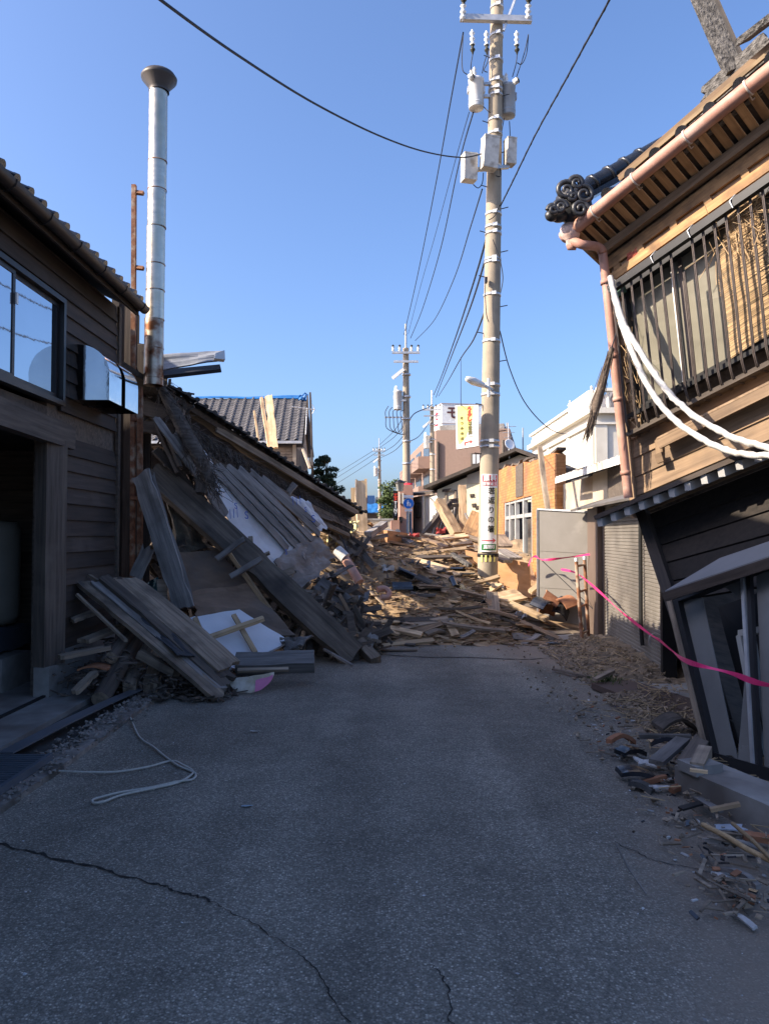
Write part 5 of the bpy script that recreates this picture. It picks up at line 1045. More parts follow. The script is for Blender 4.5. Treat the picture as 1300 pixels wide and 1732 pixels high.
# gutter, hopper, downpipe
g0, g1 = PL(938, 402, RW(0, HU, GN), Nn), RW(SMX, HU + .03, GN); g0 = RW(-.24, HU + .03, GN)
gd = (g1 - g0).normalized()
m = MB(); m.tube([g0, g0.lerp(g1, .5), g1], .062, 14); m.build('gutter', gutter_pink, rh)
for s in (.16, .62, 1.15, 1.7): 
    c = RW(s, HU + .03, GN); mm = frame(c, c + gd); q = MB(); q.lathe([(.063, -.008), (.070, -.008), (.070, .008), (.063, .008)], n=14, m=mm @ Matrix.Rotation(math.pi / 2, 4, 'Y')); q.tube([c + Un * -.06, c + Un * -.085 - Nn * .05, c + Un * -.05 - Nn * .10], .006, 5); q.build('gutter_strap', flat('strap', (.5, .42, .36)), rh)
hp = RW(-.145, HU + .02, GN); mm = Matrix.Translation(hp)
q = MB(); q.lathe([(.03, -.135), (.045, -.12), (.045, -.07), (.085, -.05), (.10, .03), (.085, .075), (.0, .08)], hp, 14); q.build('hopper', surf('hopper', (.6, .4, .33), (.75, .6, .55), (9, 9, 9), .5, var=0), rh)
dp = [hp + V((0, 0, -.11)), hp + V((.015, .0, -.15)), P(968, 409, hp.y - .02), P(985, 414, 7.05), P(1008, 417, 7.15), P(1017, 424, 7.18), P(1020, 440, 7.2), P(1031, 540, 7.2), P(1047, 700, 7.2), P(1062, 842, 7.2)]
MB().tube(smooth_path(dp, 4), .044, 12).build('downpipe', gutter_pink, rh)
for px, py in ((1023.5, 478), (1036, 603), (1044, 676), (1057, 800)): c = P(px, py, 7.2); MB().lathe([(.044, -.02), (.050, -.02), (.050, .02), (.044, .02)], c, 12).build('pipe_collar', gutter_pink, rh)
# ridge end ornament: glazed scrolls, and the ridge behind it
oc = P(966, 342, 7.05)
orn = MB(); ob = thing('t', (0, 0, 0), None, None); bpy.data.objects.remove(ob)
def blob(m, c, rx, ry, rz, n=12): m.lathe([(max(1e-3, math.sin(math.pi * i / 8)), -math.cos(math.pi * i / 8)) for i in range(9)], n=n, m=Matrix.Translation(c) @ Matrix.Diagonal((rx, ry, rz, 1)))
def scroll(m, c, r, turns, th, flip=1, tilt=0.0):
    pts = []; 
    for i in range(26):
        a = i / 25 * turns * 2 * math.pi; rr = r * (1 - .80 * i / 25); pts.append(c + V((flip * rr * math.cos(a), -.05 - .02 * i / 25 + tilt * rr * math.sin(a), rr * math.sin(a))))
    m.tube(pts, [th * (1 - .4 * i / 25) for i in range(26)], 7)
blob(orn, oc + V((.02, .06, 0)), .17, .13, .19); blob(orn, oc + V((-.12, .02, -.12)), .09, .07, .07); blob(orn, oc + V((-.19, .0, -.13)), .07, .05, .06); blob(orn, oc + V((.1, 0, -.05)), .1, .1, .12)
for dx, dz, r, fl in ((-.08, .06, .10, 1), (.09, .02, .10, -1), (-.14, -.10, .07, 1), (.02, .13, .07, -1), (.05, -.12, .08, 1), (-.02, .0, .055, 1), (-.205, -.125, .05, -1)): scroll(orn, oc + V((dx, -.06, dz)), r, 1.6, .028, fl)
orn.build('ridge_ornament', surf('tile_glaze', (.014, .015, .018), (.045, .046, .05), (14, 14, 14), .42, bump=.4, var=0, dirt=(.07, .065, .06), dsc=6, dlo=.55, dhi=.75, spec=.5), rh)
r0, r1 = P(985, 322, 7.1), P(1092, 262, 7.3)
q = MB(); q.tube([r0, r0.lerp(r1, .5), r1, r1.lerp(r0, -.8)], .085, 12); q.build('ridge_roll', tile_black, rh)
for t_ in (.15, .4, .65, .9): c = r0.lerp(r1, t_); mm = frame(c, r1); q = MB(); q.lathe([(.086, -.02), (.10, -.015), (.10, .015), (.086, .02)], n=12, m=mm @ Matrix.Rotation(math.pi / 2, 4, 'Y')); q.build('ridge_band', tile_black, rh)
for t_ in (.05, .35, .65): c = r0.lerp(r1, t_) - V((0, 0, .10)); q = MB(); q.beam(c, c.lerp(r1 - V((0, 0, .1)), .33), .2, .05); q.build('ridge_slab', tile_black, rh)
# boards lying loose on the eave tiles, charred beam standing on the roof
def LB(a, b, n0, w_, t_, mt, lab, cat, nm, up=None, **k): return plank(nm, a, b, w_, t_, mt, None, up or rup, label=lab, cat=cat, **k)
e0, e1 = Eo(.42, .34, .20), Eo(1.42, .34, .235)
m = MB(); m.prism([Eo(.47, .335, .0), Eo(SMX, .335, .0), Eo(SMX, .335, .215), Eo(.47, .335, .165)], -Nn * .5); m.build('tile_bedding', wood_char, rh)
LB(e0, e0.lerp(e1, 1.6), 0, .07, .06, wood_brown, 'weathered plank lying along the eave tiles of the leaning house', 'plank', 'roof_plank', segs=4, jag=.02)
LB(Eo(.44, .38, .15), Eo(2.4, .38, .19), 0, .05, .03, wood_tan, 'thin pale batten just below the weathered roof plank', 'batten', 'roof_batten', segs=4)
LB(P(1252, 70, 5.75), P(1330, 10, 5.3), 0, .13, .05, wood_char, 'burnt black board end on the roof at the right edge', 'board', 'charred_board', jag=.03)
LB(P(1240, 122, 6.0), P(1160, -60, 6.1), 0, .125, .10, wood_char, 'charred scaly beam rising from the roof of the leaning house', 'beam', 'charred_beam', up=V((-.3, -1, .1)), segs=4)
LB(P(1256, 112, 6.02), P(1180, -60, 6.12), 0, .04, .09, wood_tan, 'pale unburnt strip along the right side of the charred beam', 'strip', 'beam_strip', up=V((-.3, -1, .1)))
for k, (s0, s1, n_, dz, w_, t_, mt, lab) in enumerate(((.95, 2.4, .22, .30, .12, .05, wood_char, 'burnt board lying behind the weathered plank on the eave'), (1.05, 2.2, .12, .36, .10, .04, wood_old, 'old board on the broken roof layers right of the charred beam'), (1.22, 1.9, .25, .40, .14, .06, wood_char, 'upper burnt board on the broken roof layers'), (1.3, 2.1, .10, .46, .09, .04, wood_brown, 'topmost brown board on the broken roof layers'))):
    LB(Eo(s0, n_, dz), Eo(s1, n_, dz + .03), 0, w_, t_, mt, lab, 'board', 'layer_board', up=Nn, jag=.08, hero=True)
# barred window
WU0, WU1, WS0 = .86, 2.02, .17
wnd = MB()
for a, b, w_, t_ in ((RW(WS0 - .03, WU1 + .02, .05), RW(SMX - .1, WU1 + .02, .05), .07, .10), (RW(WS0 - .03, WU0 - .02, .05), RW(SMX - .1, WU0 - .02, .05), .06, .10), (RW(WS0 - .02, WU0, .04), RW(WS0 - .02, WU1, .04), .05, .08)): wnd.beam(a, b, w_, t_, Nn)
window_r = wnd.build('window', dark_metal, rh)
m = MB(); m.prism([RW(WS0, WU0, -.02), RW(SMX - .1, WU0, -.02), RW(SMX - .1, WU1, -.02), RW(WS0, WU1, -.02)], Nn * .01); m.build('pane', glass_frost, window_r)
for s in (.66, .74, 1.45): plank('sash_stile', RW(s, WU0, .01), RW(s, WU1, .01), .035, .02, galv if s < .7 else brown_metal, window_r, up=Nn)
# head beam of the grille and its bars bent in at the foot
plank('head_rail', RW(.10, WU1 + .02, .22), RW(SMX, WU1 + .02, .22), .07, .07, dark_metal, rh, up=Nn)
plank('green_board', RW(-.0, WU1 + .0, .10), RW(.20, WU1 + .0, .12), .09, .03, green_paint, rh, up=Nn)
plank('sill_rail', RW(.08, WU0 - .05, .12), RW(SMX, WU0 - .05, .12), .04, .04, dark_metal, rh, up=Nn)
plank('sill_board', RW(.08, WU0 - .22, .10), RW(SMX, WU0 - .22, .10), .14, .04, wood_dark, rh, up=Un, segs=4)
s = .115; k = 0
while s < 2.6:
    top = WU1 + .0 if k not in (7,) else WU1 - .25
    pts = [RW(s, top, .20), RW(s + .004, 1.4, .20), RW(s, WU0 - .10, .20), RW(s + .005, WU0 - .20, .18), RW(s + .01, WU0 - .24, .13), RW(s + .02, WU0 - .25, .02)]
    m = MB()
    for dn_ in (-.006, .006): m.tube([p + Dn * dn_ for p in pts], .0075, 4)
    m.build('grille_bar', brown_metal, rh); s += .108; k += 1
for s in (.16, .62, 1.0, 1.4): q = MB(); q.tube([RW(s, WU1 - .03, .265), RW(s - .02, WU1 + .04, .27), RW(s + .01, WU1 + .08, .23), RW(s + .03, WU1 + .06, .18)], .006, 5); q.build('hook', galv, rh)
# projecting shelf on brackets under the window
sh0, sh1 = RP_(1134, 742, .12), RW(SMX, .6, .12)
SHU = .42
plank('shelf_board', RW(.40, SHU, .14), RW(SMX, SHU + .04, .14), .10, .035, wood_brown, rh, up=Nn, segs=3)
m = MB(); m.prism([RW(.40, SHU + .04, .0), RW(SMX, SHU + .08, .0), RW(SMX, SHU + .08, .16), RW(.40, SHU + .04, .16)], Un * .02); m.build('shelf', wood_brown, rh)
plank('shelf_bracket', RW(.335, SHU - .12, .012), RW(.335, SHU + .07, .012), .07, .05, wood_brown, rh, up=Nn)
plank('shelf_bracket', RW(.335, SHU - .12, .09), RW(.415, SHU - .125, .10), .09, .04, wood_brown, rh, up=Nn)
# reed blind behind the bars, ragged
SB0 = (RP_(1213, 450, .11) - F0).dot(Dn - Un * Un.dot(Dn)) / (1 - Un.dot(Dn) ** 2); SB1 = (RP_(1293, 420, .11) - F0).dot(Dn - Un * Un.dot(Dn)) / (1 - Un.dot(Dn) ** 2)
rb_ = thing('reed_blind', RW(1.05, WU0, .1), 'torn reed blind hanging behind the window bars', 'blind')
m = MB()
for k in range(150):
    v = k / 150; u_ = WU0 + .02 + (WU1 + .02 - WU0) * v; a = SB0 + .02 * math.sin(v * 9) + R.uniform(0, .03); b = SB1 + R.uniform(-.03, .03)
    if v > .72: a += .1 * (v - .72) * 4
    p0 = RW(a, u_ - .03 * (1 - v) + R.gauss(0, .002), .11 + .006 * math.sin(v * 14)); p1 = RW(b, u_ + R.gauss(0, .004), .115 + .006 * math.sin(v * 14 + 1)); m.beam(p0, p0.lerp(p1, .5) + Nn * .01, .0062, .005); m.beam(p0.lerp(p1, .5) + Nn * .01, p1, .0062, .005)
tag(m.build('reed_mat', reed, rb_), kind='stuff')
m = MB()
for k in range(105):
    if k < 60: c = RW(R.uniform(SB0 - .06, SB1 + .1), WU1 - R.uniform(.0, .35), .13); d = Dn * R.gauss(.2, .5) + Un * R.gauss(-.3, .5) + Nn * R.uniform(0, .3)
    else: c = RW(R.uniform(.03, .28), WU1 - R.uniform(.0, 1.2), .10); d = Dn * R.gauss(.1, .35) + Un * R.gauss(-1, .3) + Nn * R.uniform(-.1, .2)
    m.beam(c, c + d.normalized() * R.uniform(.12, .34), .0045, .004)
tag(m.build('loose_reeds', reed, rb_), kind='stuff')
# white conduits
def free_tube(pts, r, nm, mat, lab, cat, n=10, k=9):
    p = smooth_path(pts, k); rs = [r * (1.13 if i % 7 == 3 else 1.0) * R.uniform(.96, 1.04) for i in range(len(p))]; p = [q + V((R.gauss(0, .002), R.gauss(0, .002), R.gauss(0, .003))) for q in p]
    return tag(centred(MB().tube(p, rs, n), nm, mat), lab, cat)
pA = [P(1031, 468, 6.95), P(1042, 510, 6.85), P(1057, 552, 6.72), P(1090, 608, 6.5), P(1128, 662, 6.3), P(1172, 702, 6.1), P(1230, 736, 5.85), P(1300, 758, 5.6), P(1380, 776, 5.3), RW(2.3, .62, .25), RW(2.6, .66, .03)]
pB = [P(1036, 490, 6.9), P(1050, 545, 6.8), P(1068, 594, 6.65), P(1096, 655, 6.45), P(1135, 705, 6.25), P(1185, 742, 6.0), P(1240, 765, 5.8), P(1300, 771, 5.6), P(1390, 778, 5.3), RW(2.35, .55, .25), RW(2.65, .58, .03)]
free_tube(pA, .026, 'white_conduit', pvc_white, 'upper white taped conduit drooping across the leaning house', 'conduit'); free_tube(pB, .026, 'white_conduit', pvc_white, 'lower white taped conduit drooping across the leaning house', 'conduit')
# palm broom hanging at the downpipe
bt, bb = P(1034, 588, 7.05), P(996, 728, 7.0)
br = thing('hanging_brush', bt, 'dark frayed bundle of twigs hanging from the pink downpipe', 'brush')
m = MB(); m.tube([bt, bt.lerp(bb, .3), bt.lerp(bb, .7), bb], [.02, .036, .045, .012], 9); m.build('core', brush, br)
m = MB()
for k in range(420):
    t_ = R.random(); a = bt.lerp(bb, t_ * .8) + V((R.gauss(0, .015), R.gauss(0, .015), 0)); b = a + (bb - bt) * R.uniform(.15, .42) + V((R.gauss(0, .012), R.gauss(0, .012), 0)); m.beam(a, b, .004, .004)
tag(m.build('twigs', brush, br), kind='stuff')
MB().tube([bt, P(1042, 560, 7.1), P(1045, 545, 7.13)], .006, 5).build('tie', wire_black, br)
# lower pent roof with pale rafter ends
EP = PL(1008, 872, RW(0, 0, .6), Nn)
npl = Dn.cross(EP - V((0, 0, CAMZ)))
uE = (EP - F0 - Nn * .6).dot(Un - Dn * Un.dot(Dn)) / (1 - Un.dot(Dn) ** 2); sE = (EP - F0 - Nn * .6).dot(Dn - Un * Un.dot(Dn)) / (1 - Un.dot(Dn) ** 2)
uJ = (V((0, 0, CAMZ)) - F0).dot(npl) / Un.dot(npl) - .01
def PR(s, n): return RW(s, uJ + (uE - uJ) * n / .6 - .045, n)
m = MB(); m.prism([PR(sE, -.05) + Un * .04, PR(SMX, -.05) + Un * .04, PR(SMX, .62) + Un * .04, PR(sE, .62) + Un * .04], Un * .005); m.build('pent_roof', tile_black, rh)
m = MB(); m.prism([PR(sE, -.05) + Un * .02, PR(SMX, -.05) + Un * .02, PR(SMX, .60) + Un * .02, PR(sE, .60) + Un * .02], Un * .012); m.build('pent_soffit', flat('pent_soffit', (.17, .17, .175), .8), rh)
plank('pent_fascia', PR(sE, .625) + Un * .03, PR(SMX, .625) + Un * .03, .04, .03, wood_black, rh, up=Nn)
s = sE + .04
while s < SMX:
    plank('rafter', PR(s, .05) - Un * .03, PR(s, .615) - Un * .03, .055, .075, flat('rafter_paint', (.42, .42, .42), .8) if 'rafter_paint' not in MATS else MATS['rafter_paint'], rh, up=Un, segs=1); s += .155
# lower storey: dark boards, racked sideways
LT0, LT1 = RW(.15, -.17, .05), RW(SMX, -.17, .05)
LB0 = P(1226, 1300, 5.3); LB0.z = .12; LB1 = LB0 + V((.42, -2.2, .0))
def LW(u, v): return LT0.lerp(LT1, u).lerp(LB0.lerp(LB1, u), v)
ln = (LT1 - LT0).cross(LB0 - LT0).normalized()
if ln.x > 0: ln = -ln
NB = 11
wood_black_shaded = surf('wood_black_shaded', (.012, .010, .009), (.035, .028, .024), GR, .8, bump=.3, var=.2)  # black boards, colour darkened further to stand in for shade
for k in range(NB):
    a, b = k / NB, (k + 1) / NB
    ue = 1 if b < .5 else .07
    m = MB(); m.prism([LW(0, a), LW(ue, a), LW(ue, b - .008), LW(0, b - .008)], ln * -.03); m.build('dark_board', wood_black_shaded, rh)
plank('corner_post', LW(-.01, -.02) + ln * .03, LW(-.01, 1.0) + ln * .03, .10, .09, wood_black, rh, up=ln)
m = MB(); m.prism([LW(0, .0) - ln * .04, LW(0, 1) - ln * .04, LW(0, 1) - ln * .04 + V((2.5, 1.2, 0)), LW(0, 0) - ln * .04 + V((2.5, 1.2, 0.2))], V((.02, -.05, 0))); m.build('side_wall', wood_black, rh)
# hood board over the glazed doors, and the doors themselves (glass partly broken out)
TLd, BLd, BRd, TRd = P(1148, 1012, 5.95), P(1213, 1287, 5.12), P(1318, 1318, 4.55), P(1318, 945, 5.05)
dnn = (BRd - BLd).cross(TLd - BLd).normalized()
if dnn.x > 0: dnn = -dnn
ee = (TRd - TLd) * 1.9; be = (BRd - BLd) * 1.9
def DW(u, v, d=0.0): return (BLd + be * u).lerp(TLd + ee * u, v) + dnn * d
m = MB(); hd = [P(1124, 999, 5.75), P(1262, 950, 5.25), P(1340, 925, 4.85), P(1340, 905, 5.15), P(1214, 947, 5.75)]
hd = [P(1124, 999, 5.8), P(1330, 930, 4.85), P(1330, 905, 5.15), P(1216, 944, 5.75)]
m.prism(hd, V((0, 0, -.03))); m.build('door_hood', flat('hood_board', (.20, .20, .205), .7), rh)
plank('hood_edge', hd[0] - V((0, 0, .05)), hd[1] - V((0, 0, .05)), .07, .05, wood_black, rh, up=(-1, -1, 0))
fm = MB()
door = thing('t', (0, 0, 0), None, None); bpy.data.objects.remove(door)
for (a, b, w_) in (((0, 0), (0, 1), .07), ((0, .0), (1, .0), .10), ((0, .985), (1, .985), .06)): fm.beam(DW(*a, .02), DW(*b, .02), w_, .06, dnn)
dr = fm.build('glazed_door', dark_metal, rh)
plank('door_jamb', DW(-.03, -.02, .03), DW(-.03, 1.02, .03), .05, .06, wood_old, dr, up=dnn)
plank('door_stile', DW(.36, .02, .03), DW(.37, .98, .03), .03, .03, galv, dr, up=dnn); plank('door_stile', DW(.385, .02, .02), DW(.395, .98, .02), .04, .03, dark_metal, dr, up=dnn)
def shard(pts, nm='glass_pane', mt=glass_dark, par=dr, d=.005): q = MB(); q.prism([DW(u_, v_, d) for u_, v_ in pts], dnn * -.008); return q.build(nm, mt, par)
gl = surf('glass_grey', (.14, .142, .14), (.20, .20, .195), (1.5, 1.5, 1.5), .25, 0.0, .02, .0, spec=.6)
shard([(.02, .03), (.15, .05), (.20, .03), (.17, .2), (.13, .95), (.02, .97)], mt=gl); shard([(.20, .03), (.36, .03), (.37, .62), (.32, .45), (.255, .2), (.22, .10)], mt=gl); shard([(.25, .97), (.37, .97), (.37, .82)], mt=gl); shard([(.40, .03), (.98, .03), (.98, .97), (.41, .97)], mt=gl, d=-.01)
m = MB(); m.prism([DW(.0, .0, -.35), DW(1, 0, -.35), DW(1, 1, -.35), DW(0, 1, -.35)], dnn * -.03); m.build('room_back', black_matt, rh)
fwm = flat('inner_frame', (.33, .34, .33), .7)
for a, b, w_ in (((.24, .70), (.30, .08), .045), ((.24, .71), (.39, .70), .045), ((.31, .68), (.35, .2), .035)): plank('inner_frame', DW(*a, -.10), DW(*b, -.10), w_, .03, fwm, dr, up=dnn)
plank('door_sill', DW(-.02, -.045, .06), DW(1, -.045, .06), .07, .05, flat('sill_grey', (.16, .165, .17), .5), rh, up=dnn)
m = MB(); m.prism([DW(-.0, -.06, .04), DW(1, -.06, .04), DW(1, -.24, -.02), DW(.1, -.24, -.02)], dnn * -.06); m.build('base_board', flat('base_board', (.025, .028, .035), .45), rh)
# broken concrete kerb in front
kb = thing('foundation_kerb', G(1160, 1330), 'grey concrete foundation kerb at the foot of the leaning house', 'kerb')
k0, k1 = G(1150, 1345), G(1330, 1430)
kd = (k1 - k0).normalized(); kn = V((-kd.y, kd.x, 0)); kn = kn if kn.x > 0 else -kn
m = MB(); m.sheet(lambda u, v: k0 + kd * (3.2 * u - .05) + kn * (.30 * v) + V((0, 0, .17 - .03 * u + .008 * noise.noise(V((u * 18, v * 4, 3))))), 24, 4, (0, 0, 1), .24); m.build('kerb_block', concrete, kb)
m = MB(); m.sheet(lambda u, v: k0 + kd * (.0 + .16 * u) + kn * (-.02 + .2 * v) + V((0, 0, .22 + .008 * noise.noise(V((u * 8, v * 4, 3))))), 4, 4, (0, 0, 1), .06); m.build('kerb_cap', concrete, kb)

# ---------------------------------------------------------------- shuttered shop beyond
sh = thing('shuttered_shop', (3.2, 9.6, 0), 'low shop with a closed ribbed grey roller shutter on the right', 'shop')
def SHX(y): return 3.02 + .09 * (y - 8.0)
y0, y1 = 8.02, 11.05
m = MB(); nr = 44; zt2 = 2.05
vs_ = []
for i in range(nr + 1):
    z_ = .06 + (zt2 - .06) * i / nr
    for dz, dx in ((0, 0), (.008, -.012), (.034, -.012), (.040, 0)): vs_.append((z_ + dz, dx))
a = [(SHX(y0) + dx, y0, z_) for z_, dx in vs_]; b = [(SHX(y1) + dx, y1, z_) for z_, dx in vs_]; n_ = len(a)
m.add(a + b, [(i, i + 1, n_ + i + 1, n_ + i) for i in range(n_ - 1)]); m.build('shutter', surf('shutter_m', (.21, .19, .165), (.29, .265, .235), (2, 2, 2), .5, .3, .05, 0, dirt=(.16, .145, .13), dsc=1.5), sh)
MB().box((SHX(y0) - .05, y0 - .07, 0), (SHX(y0) + .1, y0 - .005, 2.3)).build('shutter_guide', dark_metal, sh)
MB().box((SHX(y1) - .02, y1 + .005, 0), (SHX(y1) + .12, y1 + .10, 2.1)).build('shutter_guide', brown_metal, sh)
MB().prism([(SHX(11.16) - .10, 11.16, 0), (SHX(11.86) - .12, 11.86, 0), (SHX(11.86) + .3, 11.86, 0), (SHX(11.16) + .3, 11.16, 0)], (0, 0, 2.02)).build('corner_pillar', surf('pillar', (.12, .085, .065), (.17, .125, .10), (3, 3, 1), .6, .1, .03, 0), sh)
m = MB(); m.prism([(SHX(7.9) + .05, 7.9, 2.06), (SHX(11.9) + .05, 11.9, 2.06), (SHX(11.9) + .4, 11.9, 2.06), (SHX(7.9) + .4, 7.9, 2.06)], (0, 0, .52)); m.build('fascia_panel', wood_dark, sh)
plank('eave_flashing', (SHX(7.9) - .18, 7.9, 2.06), (SHX(11.9) - .18, 11.9, 2.06), .42, .03, surf('flash', (.15, .14, .13), (.22, .2, .19), (3, 3, 3), .6, .3, var=0), sh, up=(-.35, 0, 1))
m = MB(); m.box((3.48, 11.95, 0), (6.5, 15.4, 2.59)); m.box((3.35, 7.95, 0), (6.5, 11.9, 2.59)); m.build('wall', plaster_beige, sh)
m = MB(); m.prism([(3.6, 7.9, 2.60), (6.6, 7.9, 2.75), (6.6, 15.5, 2.75), (3.6, 15.5, 2.60)], (0, 0, .05)); m.build('roof', tile_matt, sh)
MB().tube([(SHX(8.8) - .05, 8.8, 2.0), (SHX(8.8) - .06, 8.8, .55), (SHX(8.7) - .05, 8.75, .3)], .025, 8).build('black_drain', black_matt, sh)
# corrugated awning
aw = thing('corrugated_awning', (3.1, 11, 2.65), 'white corrugated sheet awning above the closed shop', 'awning')
m = MB(); m.grid(lambda u, v: (3.02 + .02 * math.sin(u * 9) + .95 * v, 9.4 + 3.65 * u, 2.62 + .07 * (1 - u) * 0 + .16 * v + .014 * math.sin(u * 3.65 / .076 * 2 * math.pi)), 300, 3); m.build('sheet', surf('awning_m', (.55, .53, .50), (.68, .67, .64), (3, 3, 3), .5, var=0, dirt=(.34, .27, .2), dsc=5), aw)
m = MB(); m.grid(lambda u, v: (3.015 + .005 * math.sin(u * 200), 9.4 + 3.65 * u, 2.62 - .11 * v + .012 * math.sin(u * 3.65 / .076 * 2 * math.pi) * (1 - v)), 300, 2); m.build('edge_sheet', MATS['awning_m'], aw)
for y_ in (9.5, 10.7, 11.9, 12.95): MB().beam((3.05, y_, 2.60), (3.9, y_, 2.72), .04, .04).build('awning_rib', dark_metal, aw)
for x in (3.2, 3.5): MB().beam((x, 9.4, 2.60 + .16 * (x - 3.02)), (x, 13.05, 2.60 + .16 * (x - 3.02)), .05, .03).build('awning_purlin', dark_metal, aw)
# grey panel standing across the gap
gp_ = thing('grey_metal_door', (2.9, 12.0, .5), 'tall grey metal door panel standing between brick house and shop', 'panel')
pa, pb_ = P(909, 1050, 12.35), P(1000, 1050, 11.9); pa.z = pb_.z = 0
tz0, tz1 = P(908, 861, 12.35), P(1000, 866, 11.9)
q = MB(); q.prism([pa, pb_, tz1, tz0], (0, .05, 0)); q.build('leaf', stucco_grey, gp_)
pm = lambda u, v: (pa.lerp(pb_, u)).lerp(tz0.lerp(tz1, u), v) + V((0, -.006, 0))
for v0 in (.36, .66): MB().beam(pm(.03, v0), pm(.97, v0), .006, .005, (0, -1, 0)).build('joint_strip', stucco_grey, gp_)
for a, b in (((0, 0), (0, 1)), ((1, 0), (1, 1)), ((0, 1), (1, 1))): MB().beam(pm(*a), pm(*b), .03, .03, (0, -1, 0)).build('edge_strip', galv, gp_)
# low steel rail posts
rl = thing('rail_stand', G(985, 1092), 'thin two legged steel rail stand before the shutter', 'rail')
Yr = 10.75
lfA, ltA, lfB, ltB = P(984, 1088, Yr), P(974, 950, Yr), P(995, 1080, Yr + .1), P(988, 947, Yr + .1)
for a, b in ((lfA, ltA), (lfB, ltB)): MB().tube([a - V((0, 0, .05)), b], .026, 8).build('rail_post', rust, rl); MB().lathe([(.03, 0), (.03, .05), (0, .06)], b, 8).build('post_cap', galv, rl)
for py in (958, 1002, 1027, 1073): f = (py - 950) / 138; MB().tube([ltA.lerp(lfA, f), ltB.lerp(lfB, f)], .018, 6).build('rail_rung', rust, rl)
# pink tape
def tape(pts, w_, lab):
    path = smooth_path([P(*p) if p[0] > 100 else V(p) for p in pts], 8); m = MB(); L_, R_ = [], []
    for i, p in enumerate(path): tw = .6 * math.sin(i * .35); o_ = V((0, math.sin(tw) * w_, math.cos(tw) * w_ * (.7 + .3 * math.sin(i * .5)))); L_.append(p - o_); R_.append(p + o_)
    k = len(path); m.add(L_ + R_, [(i, i + 1, k + i + 1, k + i) for i in range(k - 1)]); return tag(centred(m, 'pink_tape', pink_tape), lab, 'tape')
tape([(893, 957, 12.2), (898, 945, 12.1), (905, 941, 12.0), (918, 947, 11.9), (950, 944, 11.8), (1000, 937, 11.7)], .022, 'upper strip of pink tape stretched over the grey panel to the shop corner')
tape([(948, 963, 11.6), (975, 970, 10.9), (1010, 998, 10.2), (1050, 1035, 9.4), (1095, 1070, 8.2), (1115, 1083, 7.6)], .022, 'middle strip of pink tape sloping past the rail stand to the shutter')
tape([(1115, 1083, 7.6), (1135, 1100, 6.3), (1162, 1119, 5.0), (1230, 1137, 4.6), (1310, 1160, 4.2), tuple(DW(.92, .40, .07))], .020, 'nearest strip of pink tape crossing the broken glass door')
wire([(916, 948, 11.95), (955, 985, 11.8), (1002, 1030, 11.5)], .006, 'thin string running down over the grey panel', 'strings')
q = MB(); q.tube(smooth_path([P(x, y_, 8.3) for x, y_ in ((1098, 1090), (1098, 1078), (1103, 1073), (1108, 1075))], 4), .012, 6); tag(centred(q, 'wire_hook', galv), 'small pale wire hook hanging on the shutter', 'hook')
# ---------------------------------------------------------------- tiled house behind the collapsed roof
th = thing('tiled_house', (-4, 24, 0), 'grey tiled house with blue sheet along its ridge behind the collapsed roof', 'house')
E0, E1 = P(300, 748, 22.5), P(511, 745, 22.5); R0, R1 = P(318, 672, 25.0), P(519, 673, 25.0); E0 = E1 + V((-6.2, 0, 0)); R0 = R1 + V((-6.2, 0, 0))
nv = 16; m = MB(); N_ = 240
def thf(u, v):
    p = E0.lerp(E1, u).lerp(R0.lerp(R1, u), v); return p + V((0, 0, .055 * max(0, math.sin(u * 6.2 / .27 * 2 * math.pi)) - .03 * ((v * nv) % 1.0) ))
rows = []
vs_ = []
for j in range(nv):
    for e in (0.0, .999): vs_.append((j + e) / nv)
q = []
for v in vs_: q += [thf(i / N_, v) for i in range(N_ + 1)]
m.add(q, [(j * (N_ + 1) + i, j * (N_ + 1) + i + 1, (j + 1) * (N_ + 1) + i + 1, (j + 1) * (N_ + 1) + i) for j in range(len(vs_) - 1) for i in range(N_)]); m.build('roof', tile_grey, th)
m = MB(); m.prism([E0 + V((0, .3, -.12)), E1 + V((0, .3, -.12)), R1 + V((0, 0, -.12)), R0 + V((0, 0, -.12))], V((0, 0, -.06))); m.prism([R0 + V((0, .02, -.05)), R1 + V((0, .02, -.05)), R1 + V((0, 2.6, -1.7)), R0 + V((0, 2.6, -1.7))], V((0, 0, -.06))); m.build('roof_deck', wood_dark, th)
MB().beam(R1 + V((.03, -.1, .0)), P(524, 790, 22.4), .16, .05, (1, 0, 0)).build('verge_board', wood_black, th)
plank('verge_board', R1 + V((.12, .0, .05)), P(528, 795, 22.0), .34, .06, wood_black, th, up=(1, 0, 0))
plank('eave_gutter', E0 + V((0, -.05, -.06)), E1 + V((0, -.05, -.06)), .1, .08, galv, th)
zE = E1.z
m = MB(); m.box((E0.x, 22.85, 0), (P(497, 745, 22.8).x, 27, zE - .1)); m.prism([(P(497, 745, 22.8).x, 22.86, zE - .1), (P(497, 745, 22.8).x, 25, R1.z - .2), (P(497, 745, 22.8).x, 27.1, zE - .1)], (-.1, 0, 0)); m.build('wall', wood_old, th)
for k in range(5): z_ = zE - .2 - k * .2; plank('wall_board', (P(448, 760, 22.82).x, 22.82, z_), (P(496, 760, 22.82).x, 22.82, z_), .19, .03, wood_old, th, up=(0, -1, .1))
plank('corner_trim', (P(498, 745, 22.75).x, 22.75, 2.4), (P(498, 745, 22.75).x, 22.75, zE - .1), .1, .06, plaster_beige, th, up=(0, -1, 0))
slab('blue_sheet', [(330, 673, 24.9), (519, 673, 24.9), (519, 670, 25.1), (330, 670.5, 25.1)], tarp_blue, 'blue plastic sheet along the ridge of the tiled house', 'sheet', .02, .06, n=30)
